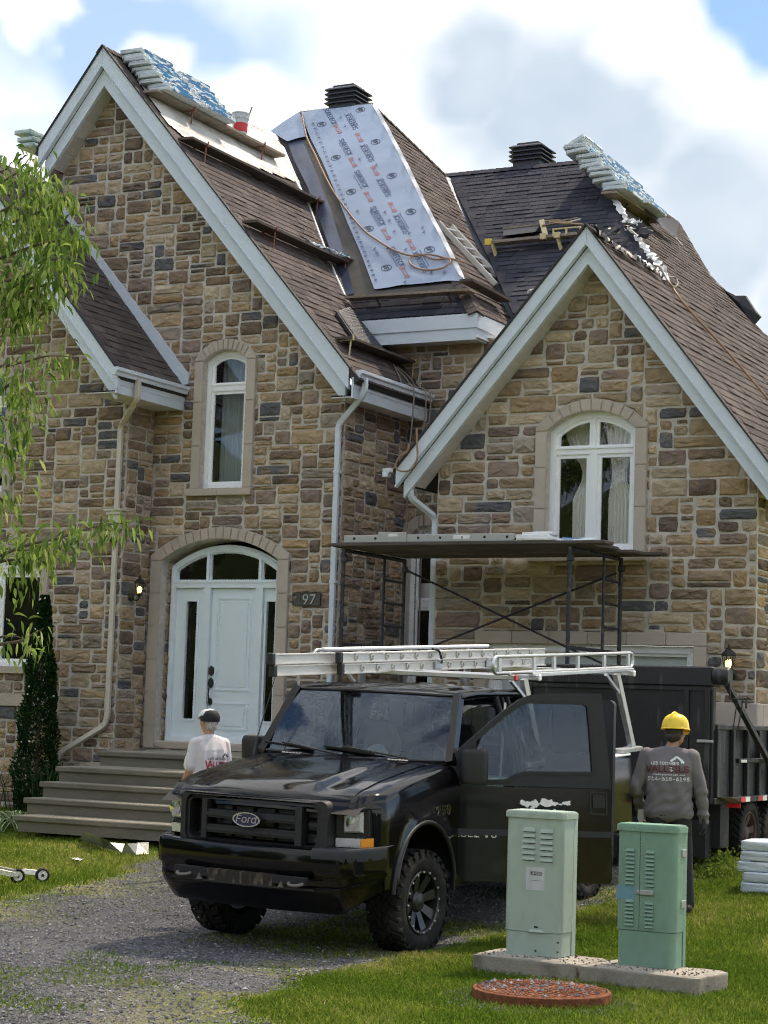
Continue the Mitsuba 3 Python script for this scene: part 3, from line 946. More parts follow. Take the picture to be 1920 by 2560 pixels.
kTR = roof('right slope of the hipped roof', frTR, Polygon(on(frTR, E_T, V3_, V2_, V1_, SK_, TR_)), 'shingle', 48, 50)
# main roof behind
frM = slope_front(29.51, 8.35, .87)
G_ = A(-14.07, 34.17, 12.4); MM_ = A(-11.21, 30.5, 9.21)
kM = roof('dark front slope of the rear main roof', frM, Polygon(on(frM, V3_, V2_, V1_, A(-17.1, 34.2, 12.43), G_, MM_, A(-10.4, 29.5, 8.34))).buffer(0), 'shingle_dark', 49, 60)
frMR = slope_right(-7.5, 9.2 - 1.118 * (11.21 - 7.5), 1.118)
kMR = roof('right slope of the rear main roof', frMR, Polygon(on(frMR, G_, A(-14.1, 39.4, 12.48), A(-12.44, 36.6, 10.6), A(-11.4, 36.6, 9.4), A(-8.0, 36.0, 5.6), A(-8.0, 28.6, 5.6), A(-10.2, 29.4, 8.05), MM_)).buffer(0), 'shingle', 50, 40)
# flashing strip in the valley, ridge caps
mat('flashing', (.13, .15, .19), .45, .3)
def strip(p, q, w, n, th=.012, lift=.02):
    p, q = A(*p), A(*q); d = unit(q - p); s = unit(np.cross(n, d)); n = unit(n)
    return M().ob((p + q) / 2 + n * lift, (q - p) / 2, s * w / 2, n * th)
part(kTR, 'valley_flashing', strip(V1_, V3_, .20, A(.6, -.5, 1), lift=.05), 'flashing')


def ridge_caps(parent, p, q, n1, n2, bsdf, step=.16, w=.15, lift=.02):
    """bent cap shingles along a ridge or hip"""
    p, q = A(*p), A(*q); L = np.linalg.norm(q - p); d = (q - p) / L; its = []
    n1, n2 = unit(n1), unit(n2); up = unit(n1 + n2)
    s1 = unit(np.cross(d, n1)); s1 = s1 * (1 if s1[2] < 0 or True else -1)
    a1 = np.cross(d, n1); a1 = unit(a1) * (-1 if np.dot(a1, up) > 0 else 1)
    a2 = np.cross(d, n2); a2 = unit(a2) * (-1 if np.dot(a2, up) > 0 else 1)
    k = 0; x = 0.0
    while x < L:
        c0, c1 = p + d * x, p + d * min(x + step + .05, L + .03)
        h0, h1 = lift + .016, lift + .004
        v = [c0 + up * h0, c0 + a1 * w + n1 * h0, c0 + a2 * w + n2 * h0, c1 + up * h1, c1 + a1 * w + n1 * h1, c1 + a2 * w + n2 * h1]
        v += [c0 + up * (h0 - .02), c0 + a1 * w, c0 + a2 * w]
        f = [[0, 1, 4], [0, 4, 3], [0, 3, 5], [0, 5, 2], [0, 6, 7], [0, 7, 1], [0, 2, 8], [0, 8, 6]]
        its.append((np.array(v), np.array(f), float(k % 5), .5)); k += 1; x += step
    pieces(parent, 'ridge_cap', its, bsdf, 0, 'ridge_caps')


ridge_caps(kM, A(-17.1, 34.2, 12.43), G_, A(0, -.87, 1), A(0, .87, 1), 'shingle_dark')
ridge_caps(kTR, E_T, TR_, A(1.158, 0, 1), A(0, -1.165, 1), 'shingle')
ridge_caps(kTR, TR_, SK_, A(1.158, 0, 1), A(0, 1, 1), 'shingle')
ridge_caps(kB, A(PB, 26.31, PKB), A(PB, 31.9, PKB), A(SBR, 0, 1), A(-SBL, 0, 1), 'shingle')
ridge_caps(kT, TL_, TR_, A(0, -1.165, 1), A(0, 1, 1), 'shingle_dark')
ridge_caps(kD, A(PD, 23.81, PKD), A(PD, 24.6, PKD), A(SDR, 0, 1), A(-SDL, 0, 1), 'shingle')


# ---------------------------------------------------------------- rakes, soffits, eaves
def rake(y, yw, x0, z0, x1, z1, h1, h2, soffit_n, side, plumb=None):
    """a sloping double fascia from the peak (x0, z0) to the eave (x1, z1); side +1 = right of the peak"""
    fr = front(y)
    s = (z1 - z0) / (x1 - x0)
    Z = lambda x, d: z0 + s * (x - x0) - d
    up = Polygon([(x0, Z(x0, 0)), (x1, Z(x1, 0)), (x1, Z(x1, h1)), (x0, Z(x0, h1))])
    lo = Polygon([(x0, Z(x0, h1 + .016)), (x1 - side * .09, Z(x1 - side * .09, h1 + .016)), (x1 - side * .09, Z(x1, h1 + h2 * .55)), (x1 - side * .22, Z(x1 - side * .22, h1 + h2)), (x0, Z(x0, h1 + h2))])
    xm = x0 + (x1 - x0) * .52
    k = part(HOUSE, 'fascia', M().prism(up.intersection(sbox(min(x0, xm) + (.002 if side > 0 else .0), -9, max(x0, xm) - .002, 99)), fr, -.06, 0.0).prism(up.intersection(sbox(min(x1, xm) + .002, -9, max(x1, xm), 99)), fr, -.06, .003), 'white_trim')
    part(HOUSE, 'fascia', M().prism(lo, fr, -.14, -.075), 'white_trim')
    part(HOUSE, 'shadow_gap', M().prism(Polygon([(x0, Z(x0, h1 - .05)), (x1 - side * .12, Z(x1 - side * .12, h1 - .05)), (x1 - side * .12, Z(x1 - side * .12, h1 + .05)), (x0, Z(x0, h1 + .05))]), fr, -.155, -.145), 'black_matte')  # added black strip: the shade line between the two boards, put in as colour
    part(HOUSE, 'fascia', M().prism(up.difference(affinity.translate(up, 0, .03)).buffer(0), fr, -.07, .02), 'white_trim')
    drip = Polygon([(x0, Z(x0, -.04)), (x1 + side * .03, Z(x1 + side * .03, -.04)), (x1 + side * .03, Z(x1 + side * .03, -.004)), (x0, Z(x0, -.004))])
    part(HOUSE, 'drip_edge', M().prism(drip, fr, -.05, .03), 'deck_felt')
    # soffit panels under the overhang
    n = soffit_n
    xs = np.linspace(x0, x1 - side * .22, n + 1); hh = h1 + h2 - .03
    for i, (a, b) in enumerate(zip(xs, xs[1:])):
        g = .004
        a, b = (a + g, b - g) if a < b else (a - g, b + g)
        m = M().hexa([[a, y + .12, Z(a, hh + .018)], [b, y + .12, Z(b, hh + .018)], [b, yw - .002, Z(b, hh + .018)], [a, yw - .002, Z(a, hh + .018)],
                      [a, y + .12, Z(a, hh)], [b, y + .12, Z(b, hh)], [b, yw - .002, Z(b, hh)], [a, yw - .002, Z(a, hh)]])
        part(HOUSE, 'soffit_panel', m, 'soffit_grey', uv=np.tile([0, rng.uniform()], (8, 1)))
    a, b = x0, x1 - side * .2
    part(HOUSE, 'soffit_backing', M().hexa([[a, y + .12, Z(a, hh - .006)], [b, y + .12, Z(b, hh - .006)], [b, yw - .002, Z(b, hh - .006)], [a, yw - .002, Z(a, hh - .006)],
                      [a, y + .12, Z(a, hh - .03)], [b, y + .12, Z(b, hh - .03)], [b, yw - .002, Z(b, hh - .03)], [a, yw - .002, Z(a, hh - .03)]]), 'black_matte')


rake(26.35, YB, PB, 12.849, -14.70, 7.17, .33, .32, 18, 1)
rake(26.35, YB, PB, 12.849, -20.85, 11.25, .33, .32, 5, -1)
part(HOUSE, 'wall', M().bx(-21.3, -20.97, 26.9, 31, 8.5, 10.6), 'mortar')
rake(23.85, YD, PD, 8.366, -7.1, PKD - SDR * (PD * -1 - 7.1), .24, .245, 12, 1)
rake(23.85, YD, PD, 8.366, -12.52, 5.225, .24, .245, 14, -1)
rake(24.87, YA, ridA, zA(ridA), -17.93, zA(-17.93), .27, .26, 10, 1)
# board along the left wing's roof where it meets the tall wall
fBd = front(26.74)
bt, bb = at(135, 486, y=26.74), at(472, 936, y=26.74)
sl = (bb[2] - bt[2]) / (bb[0] - bt[0])
zt = lambda x, d: bt[2] + sl * (x - bt[0]) - d
bd = Polygon([(-21.2, zt(-21.2, 0)), (bb[0], zt(bb[0], 0)), (bb[0] - .02, zt(bb[0], .16)), (bb[0] - .22, zt(bb[0] - .22, .42)), (-21.2, zt(-21.2, .42))])
part(HOUSE, 'fascia', M().prism(bd, fBd, -.05, 0), 'white_trim')


def gutter(x, y0, y1, z, parent=HOUSE):
    """a K-style eaves gutter running back from the street along x"""
    prof = [(0, 0), (0, -.115), (.075, -.115), (.085, -.07), (.118, -.045), (.118, .006), (.105, .006), (.105, -.03), (.078, -.055), (.07, -.10), (.01, -.10), (.01, 0)]
    fr = Fr((x, 0, z), (1, 0, 0), (0, 0, 1))
    v = M().prism(Polygon(prof), fr, 0, 1).get()
    p = v[0].copy(); p[:, 1] = np.where(p[:, 1] < -.5, y1, y0)
    m = M().add(p, v[1][:, ::-1])
    m.prism(Polygon([(0, 0), (0, -.115), (.075, -.115), (.085, -.07), (.118, -.045), (.118, .006)]), Fr((x, y0, z), (1, 0, 0), (0, 0, 1)), -.01, .004)
    part(parent, 'gutter', m, 'white_trim')


def side_eave(x, xw, y0, y1, ztop, zbot, n):
    """fascia and soffit of an eave that runs back along Y"""
    part(HOUSE, 'fascia', M().bx(x - .03, x, y0, y1, zbot, ztop), 'white_trim')
    part(HOUSE, 'fascia', M().bx(x, x + .012, y0, y1, zbot + .5 * (ztop - zbot), ztop), 'white_trim')
    ys = np.linspace(y0, y1, n + 1)
    for a, b in zip(ys, ys[1:]):
        m = M().bx(xw, x - .03, a + .003, b - .003, zbot + .01, zbot + .025)
        part(HOUSE, 'soffit_panel', m, 'soffit_grey', uv=np.tile([0, rng.uniform()], (8, 1)))
    part(HOUSE, 'soffit_backing', M().bx(xw, x - .03, y0, y1, zbot + .03, zbot + .045), 'black_matte')


side_eave(-14.62, XB, 26.36, 29.0, 7.02, 6.70, 8); gutter(-14.605, 26.40, 29.1, 7.13)
side_eave(-17.96, XA, 24.9, 26.76, 6.98, 6.70, 6); gutter(-17.945, 24.72, 26.72, 7.07)
# eave of the hipped roof over the recess
for z0, z1, yo in ((7.92, 8.12, 28.43), (8.11, 8.34, 28.40)):
    part(HOUSE, 'fascia', M().bx(-15.9, -13.54 - (yo - 28.4), yo, yo + .03, z0, z1), 'white_trim')
    part(HOUSE, 'fascia', M().bx(-13.57 - (yo - 28.4), -13.54 - (yo - 28.4), yo + .031, 30.2, z0, z1), 'white_trim')
for i in range(7):
    m = M().bx(-15.9 + i * .34, -15.9 + (i + 1) * .34 - .006, 28.46, YC - .002, 7.95, 7.965)
    part(HOUSE, 'soffit_panel', m, 'soffit_grey', uv=np.tile([0, rng.uniform()], (8, 1)))
part(HOUSE, 'soffit_backing', M().bx(-15.9, -13.6, 28.45, 30.2, 7.97, 7.985), 'black_matte')
# block of the hip's upper storey behind its eave
part(HOUSE, 'wall', M().bx(-15.0, -12.0, 29.15, 29.4, 5.0, 8.0), 'mortar')
gutter(-12.75, 23.9, 24.0, 5.26)


mat('cream_trim', mikit.proc(lambda p, n, uv: mi.Color3f(.50, .46, .40) * (0.9 + 0.2 * fb(p.x * 2, p.y * 2, p.z * 3, 3))), .5)


def downspout(path, w=.085, d=.065, side=(1, 0, 0), label=None, paint='white_trim'):
    m = M(); P = [A(*p) for p in path]
    P = crom(P, 5) if False else np.array(P)
    pts = [P[0]]
    for i in range(1, len(P) - 1):
        a = P[i] + unit(P[i - 1] - P[i]) * .08; b = P[i] + unit(P[i + 1] - P[i]) * .08
        pts += list(bez(a, P[i], b, n=6))
    pts.append(P[-1]); pts = np.array(pts)
    prof = [(-1, -.8), (-.75, -1), (-.3, -1), (-.25, -.85), (.25, -.85), (.3, -1), (.75, -1), (1, -.8), (1, .8), (.75, 1), (-.75, 1), (-1, .8)]
    t = np.gradient(pts, axis=0); V = []; s = A(*side)
    for q, tt in zip(pts, t):
        tt = unit(tt); a = unit(s - tt * (s @ tt)); b = np.cross(tt, a)
        if b[1] > 0 and abs(b[1]) > .3: pass
        V.append([q + a * x * w / 2 + b * y * d / 2 for x, y in prof])
    V = np.array(V); n = len(prof)
    F = [[i * n + j, i * n + (j + 1) % n, (i + 1) * n + (j + 1) % n, (i + 1) * n + j] for i in range(len(pts) - 1) for j in range(n)]
    m.add(V.reshape(-1, 3), F)
    return part(HOUSE, 'downspout', m, paint, label=label)


kd = downspout([(-14.52, 26.55, 7.03), (-14.52, 26.55, 6.80), (-15.06, 26.73, 6.35), (-15.06, 26.73, .6)], label='white downspout at the corner of the tall gable')
part(kd, 'strap', M().bx(-15.11, -15.0, 26.69, 26.78, 5.6, 5.64).bx(-15.11, -15.0, 26.69, 26.78, 3.9, 3.94), 'white_trim')
kd = downspout([(-17.87, 25.33, 6.98), (-17.87, 25.33, 6.66), (-18.62, 25.97, 6.36), (-18.62, 25.97, 1.75), (-18.66, 25.97, 1.60), (-19.35, 25.80, 1.16), (-19.45, 25.75, .95)], label='cream downspout with a moulded collar beside the front steps', paint='cream_trim')
part(kd, 'collar', M().rbx(-18.80, -18.44, 25.85, 26.04, 4.99, 5.02, .004).rbx(-18.77, -18.47, 25.87, 26.04, 4.93, 4.988, .01).rbx(-18.735, -18.505, 25.89, 26.04, 4.80, 4.928, .006).rbx(-18.70, -18.54, 25.91, 26.04, 4.70, 4.798, .02), 'cream_trim')
downspout([(-12.36, 23.98, 5.02), (-12.36, 24.0, 4.86), (-12.15, 24.36, 4.62), (-12.15, 24.36, .5)], label='white downspout at the left corner of the garage')
# ================================================================ the pickup truck (local frame: x to its driver's side, y to its rear, z up)
TRO, TRP = A(-8.48, 15.0, 0.0), math.radians(3.0)


def txf(v):
    v = np.asarray(v, float); c, s = math.cos(TRP), math.sin(TRP)
    x, z = v[:, 0], v[:, 2] - .02 * v[:, 0]
    return np.stack([x + TRO[0], c * v[:, 1] - s * z + TRO[1], s * v[:, 1] + c * z + TRO[2]], -1)


def TM(): return M(txf)


def dust(p): return fb(p.x * 3, p.y * 3, p.z * 3, 4)


mat('truck_paint', mikit.proc(lambda p, n, uv: mi.Color3f(.003, .003, .004) + mi.Color3f(.02, .019, .017) * ss(.6, .8, dust(p)) * ss(.95, .5, p.z)), .09, specular=.36)
mat('truck_matte', mikit.proc(lambda p, n, uv: mi.Color3f(.026, .028, .033) * (0.8 + .4 * dust(p))), .5, specular=.35)
mat('truck_plastic', mikit.proc(lambda p, n, uv: mi.Color3f(.014, .014, .016) * (0.7 + .7 * dust(p))), .48)
mat('rubber', mikit.proc(lambda p, n, uv: mi.Color3f(.018, .018, .018) + mi.Color3f(.05, .045, .038) * ss(.5, .8, fb(p.x * 7, p.y * 7, p.z * 7, 3)) * .5), .85, specular=.2)
mat('chrome', (.75, .76, .78), .12, 1.0)
mat('aluminium', mikit.proc(lambda p, n, uv: mi.Color3f(.62, .63, .64) * (0.85 + .25 * fb(p.x * 6, p.y * 1.2, p.z * 6, 3))), .36, .85)
mat('aluminium_dull', mikit.proc(lambda p, n, uv: mi.Color3f(.60, .59, .56) * (0.8 + .3 * fb(p.x * 4, p.y * 2, p.z * 5, 4))), .5, .45)
mat('lens_clear', (.55, .57, .58), .12, .35, clearcoat=1.0)
mat('lens_amber', (.75, .28, .02), .2, clearcoat=1.0)
mat('lens_red', (.45, .02, .015), .3, clearcoat=1.0)
mat('seat_cloth', (.018, .018, .019), .85)
mat('reflector_red', (.55, .02, .02), .35)
mat('reflector_white', (.75, .75, .75), .35)
mat('rim_black', (.012, .012, .013), .3, clearcoat=.6)

TRUCK = thing('pickup_truck', 'black pickup truck with its front door open and a ladder rack over its bed', 'truck')
ZHY = ([-1.12, -1.05, -.85, -.5, 0, .45, .75], [1.31, 1.35, 1.40, 1.455, 1.505, 1.545, 1.555])


def zh(y): return np.interp(y, *ZHY)


def hood_z(x, y):
    x = abs(x)
    b = .028 * np.clip((.52 - x) / .10, 0, 1) ** 2 * (3 - 2 * np.clip((.52 - x) / .10, 0, 1)) * np.clip((y + 1.02) / .25, 0, 1)
    c = .012 * np.clip((x - .60) / .06, 0, 1) * np.clip((y + 1.02) / .25, 0, 1)
    return zh(y) - .03 * (x / .8) ** 2 - .01 + b + c


ys = np.concatenate([[-1.075, -1.06, -1.04, -1.0], np.linspace(-.95, .50, 30)])
xs = np.linspace(-.795, .795, 54)
P = []
for y in ys:
    row = []
    for x in xs:
        yy = y + .13 * (abs(x) / .8) ** 2.2 * np.clip((.2 - y) / 1.2, 0, 1) + (.22 * (1 - (x / .8) ** 2) if y > .45 else .22 * (1 - (x / .8) ** 2) * max(0, (y - 0) / .5))
        z = hood_z(x, y)
        if y < -1.03: z -= {-1.075: .10, -1.06: .045, -1.04: .012}.get(round(float(y), 3), 0)
        row.append((x, yy, z))
    P.append(row)
part(TRUCK, 'hood', TM().grid(P), 'truck_paint', smooth=True)
RT, AR, AZ = .425, .56, .52       # tyre radius, arch radius and centre height


def fender(s):
    ys = np.concatenate([np.linspace(-1.0, -.62, 10), np.linspace(-.60, .60, 40), [.62, .66, .70]])
    rows = []
    for y in ys:
        h = zh(y)
        zb = .60
        if abs(y) < AR + .02: zb = max(zb, AZ + math.sqrt(max(0, (AR + .02) ** 2 - y * y)) * .98)
        f = np.clip((y + 1.0) / .25, 0, 1)
        nose = .16 * (1 - f) ** 2
        zt = h - .025
        if y < -.85: zb = max(zb, .92)
        prof = [(.80, zt - .06), (.80, zt - .02), (.812, zt - .006), (.86, zt - .008), (.915, zt - .018), (.958, zt - .045), (.985, zt - .09), (1.0, zt - .16), (1.008, zt - .25)]
        w = 1.008 - nose * .35
        lo = [(w + .02 * math.exp(-((z_ - zb) / .10) ** 2) * (1 if abs(y) < AR + .02 else 0), z_) for z_ in np.linspace(zt - .34, zb, 7)]
        row = [(x_ - nose * .35 * (x_ - .8) / .2, z_) for x_, z_ in prof] + lo
        rows.append([(s * x_, y + .13 * (min(x_, .8) / .8) ** 2.2 * np.clip((.2 - y) / 1.2, 0, 1) + .12 * ((x_ - .8) / .2) * (1 - f), z_) for x_, z_ in row])
    g = np.array(rows)
    return g if s > 0 else g[:, ::-1]


for s in (1, -1):
    k = part(TRUCK, 'fender', TM().grid(fender(s)), 'truck_paint', smooth=50)
    # flare and wheel well
    a = np.linspace(0.06, math.pi - .06, 26)
    part(k, 'wheel_arch', TM().tube([(s * 1.015, -AR * math.cos(t), AZ + AR * math.sin(t)) for t in a], .022, 8), 'truck_plastic', smooth=True)
    part(k, 'wheel_well', TM().bx(*sorted((s * .45, s * .99)), -.66, .66, 1.10, 1.14).bx(*sorted((s * .45, s * .47)), -.66, .66, .5, 1.1).bx(*sorted((s * .45, s * .99)), .60, .63, .45, 1.1), 'black_matte')
    # side lettering of the model plate
    if s > 0:
        fr = Fr((1.0135, .30, 1.15), (0, 1, 0), (0, 0, 1))
        v, f = text_on('F250', .085, fr, 0, 0, 0, 0, .006, False, 1.25)
        part(k, 'badge', TM().add(v, f).add(*text_on('SUPER DUTY', .022, fr, .0, -.075, 0, 0, .005)), 'chrome')
FZ = .06      # the nose stands this much higher than a level truck's
_TMx = TM
def TM(): return M(lambda v: txf(np.asarray(v, float) + A(0, 0, FZ)))
# grille
gy = -1.10
gr = sbox(-.69, .84, .69, 1.245)
gr = gr.buffer(-.06).buffer(.06)
fg = Fr((0, gy, 0), (1, 0, 0), (0, 0, 1))
def bow(m):
    """the grille bows towards the viewer in plan"""
    v, f = m.get(); v = v.copy(); v[:, 1] += .13 * (np.abs(v[:, 0]) / .8) ** 2.2 + .10 * np.clip(1.05 - v[:, 2], -1, 1) * 0 + .05 * (v[:, 2] - .84)
    return TM().add(v, f)
inn = sbox(-.60, .885, .60, 1.195).buffer(-.05).buffer(.05)
m = M().prism(gr.difference(inn), fg, -.10, .05).prism(gr.difference(inn.buffer(.035)), fg, .04, .07)
gk2 = part(TRUCK, 'grille', bow(m), 'truck_plastic')
for sx in (-1, 1):
    part(gk2, 'bar', bow(M().prism(sbox(*( (-.47, .885, -.415, 1.195) if sx < 0 else (.415, .885, .47, 1.195))), fg, -.06, .045)), 'truck_plastic')
for zc in (.965, 1.085):
    part(gk2, 'bar', bow(M().prism(sbox(-.415, zc - .032, .415, zc + .032), fg, -.05, .035).prism(sbox(-.415, zc - .014, .415, zc + .014), fg, .03, .05)), 'truck_plastic')
part(gk2, 'mesh', bow(M().prism(sbox(-.62, .86, .62, 1.21), fg, -.10, -.09)), 'black_matte')
mat('radiator_dull', mikit.proc(lambda p, n, uv: mi.Color3f(.03, .03, .032) * (.2 + 1.6 * ss(.5, .75, nz(p.x * 16, p.z * 26, 3.)))), .5)
part(gk2, 'radiator', bow(M().prism(unary_union([sbox(-.59 + .2 * i, .90 + .1 * j, -.43 + .2 * i, .97 + .1 * j) for i in range(6) for j in range(3)]), fg, -.089, -.075)), 'radiator_dull')
ov = affinity.scale(Point(0, 0).buffer(1, 32), .128, .058)
mat('badge_blue', (.012, .02, .06), .3, clearcoat=1.0)
fe = Fr((-.0, gy - .052, 1.065), (1, 0, 0), (0, 0, 1))
ek = part(gk2, 'badge', TM().prism(ov.difference(affinity.scale(ov, .9, .86)), fe, 0, .016), 'chrome')
part(ek, 'plate', TM().prism(affinity.scale(ov, .9, .86), fe, 0, .010), 'badge_blue')
v, f = text_on('Ford', .058, fe, 0, .004, .010, 0, .004, False, 1.15)
v = v.copy(); v[:, 0] += (v[:, 2] - 1.065) * .25
part(ek, 'lettering', TM().add(v, f), 'chrome')
# headlights
for s in (1, -1):
    P = lambda x, z, dy=0: (s * x, -1.035 + .13 * (min(x, .8) / .8) ** 2.2 + (.28 * max(0, (x - .86) / .14) ** 1.6) + dy, z)
    bk = TM()
    xs = np.linspace(.70, 1.0, 9)
    bk.grid([[P(x, z, .03) for x in xs] for z in (.875, .95, 1.05, 1.19)])
    hk = part(TRUCK, 'headlight', bk, 'black_matte')
    # black bezel, bright reflector lamp, corner lamp and the strip below
    part(hk, 'bezel', TM().hexa([P(.70, .965), P(.93, .965), P(.93, .965, .05), P(.70, .965, .05), P(.70, 1.19), P(.925, 1.19), P(.925, 1.19, .05), P(.70, 1.19, .05)]), 'truck_plastic')
    bx0, bx1 = (.755, .905)
    c = A(*P(.83, 1.085, -.004))
    part(hk, 'bowl', TM().man(hull([P(x, z, d) for x, z, d in ((.76, 1.0, -.006), (.905, 1.0, -.006), (.905, 1.165, -.006), (.76, 1.165, -.006), (.775, 1.015, -.018), (.89, 1.015, -.018), (.89, 1.15, -.018), (.775, 1.15, -.018))])), 'lens_clear')
    part(hk, 'bulb', TM().lathe([(0, .0), (.045, .002), (.052, .012), (.0, .02)], P(.835, 1.08, -.02), (0, -1, 0), 16), 'chrome', smooth=40)
    part(hk, 'marker', TM().man(hull([P(.70, .885, -.012), P(.70, .955, -.012), P(.89, .885, -.012), P(.89, .955, -.012), P(.70, .885, .03), P(.70, .955, .03), P(.89, .885, .05), P(.89, .955, .05)])), 'lens_clear')
    part(hk, 'indicator', TM().grid([[P(x, z, -.012) for x in np.linspace(.893, 1.0, 7)] for z in (.885, .955)]), 'lens_amber')
    part(hk, 'corner_lamp', TM().grid([[P(x, z, -.010) for x in np.linspace(.955, 1.0, 6)] for z in (.958, 1.0, 1.07)] + [[P(.958 + (x - .955) * .7, 1.14, -.010) for x in np.linspace(.955, .99, 6)]]), 'lens_clear')
# bumper with its lower valance
def bump_row(z, d):
    xs = np.linspace(-1.03, 1.03, 41)
    return [(x, -1.215 + d + .10 * (abs(x) / .8) ** 2 * .9 + .34 * max(0, (abs(x) - .86) / .17) ** 1.7, z + .012 * np.sin(0)) for x in xs]
rows = [(.865, .16), (.872, .05), (.868, .015), (.845, 0), (.75, -.012), (.70, -.005), (.66, .01), (.655, .035), (.58, .05), (.575, .03), (.555, .025), (.49, .045), (.42, .09), (.365, .13), (.355, .18)]
def lowcut(r, z):
    """the ends of the bumper sweep up"""
    out = []
    for x, y, zz in r:
        k = max(0, (abs(x) - .80) / .23)
        out.append((x * (1 - .05 * max(0, (.66 - zz) / .3)), y, zz if zz > .7 else zz + .20 * k ** 1.3 * (.7 - zz) / .35))
    return out
bk = part(TRUCK, 'bumper', TM().grid([lowcut(bump_row(z, d), z) for z, d in rows]), 'truck_paint', smooth=35)
part(bk, 'cap', TM().grid([[(s_ * x, -1.185 + .10 * (x / .8) ** 2 * .9 + .34 * max(0, (x - .86) / .17) ** 1.7 + d, z) for x in np.linspace(.60, 1.035, 14)] for z, d in ((.79, -.035), (.862, -.036), (.885, -.01), (.888, .10))] if True and (s_ := 1) else []), 'chrome' if False else 'truck_matte', smooth=35)
mat('plate_dull', mikit.proc(lambda p, n, uv: mi.Color3f(.10, .08, .055) * (.15 + 1.5 * ss(.42, .8, nz(p.x * 45, p.z * 9, 1.)) * nz(p.x * 12, p.z * 30, 5.))), .6)
part(bk, 'intake', TM().bx(-.62, .60, -1.26, -1.20, .60, .66).bx(-.62, -.36, -1.255, -1.19, .585, .665), 'black_matte')
part(bk, 'cooler', TM().bx(-.30, .30, -1.262, -1.20, .575, .665), 'plate_dull')
for s in (-1, 1):
    mat('tow_steel', (.16, .15, .14), .5, .4)
    part(bk, 'tow_hook', TM().tube(bez((s * .52 - .06, -1.26, .615), (s * .52 - .05, -1.33, .60), (s * .52 + .05, -1.33, .60), (s * .52 + .06, -1.26, .615)), .014), 'tow_steel', smooth=True)
    part(bk, 'bracket', TM().man(hull([(s * .38 + dx, -1.275, .575 + dz) for dx, dz in ((-.02, 0), (.03, 0), (.01, .05))] + [(s * .38 + dx, -1.25, .575 + dz) for dx, dz in ((-.02, 0), (.03, 0), (.01, .05))])), 'tow_steel')
part(bk, 'step_pad', TM().grid([[(x, -1.262 + .05 * (abs(x) / .8) ** 2, z) for x in np.linspace(-.66, .66, 15)] for z in (.562, .575)] ), 'truck_matte')


TM = _TMx
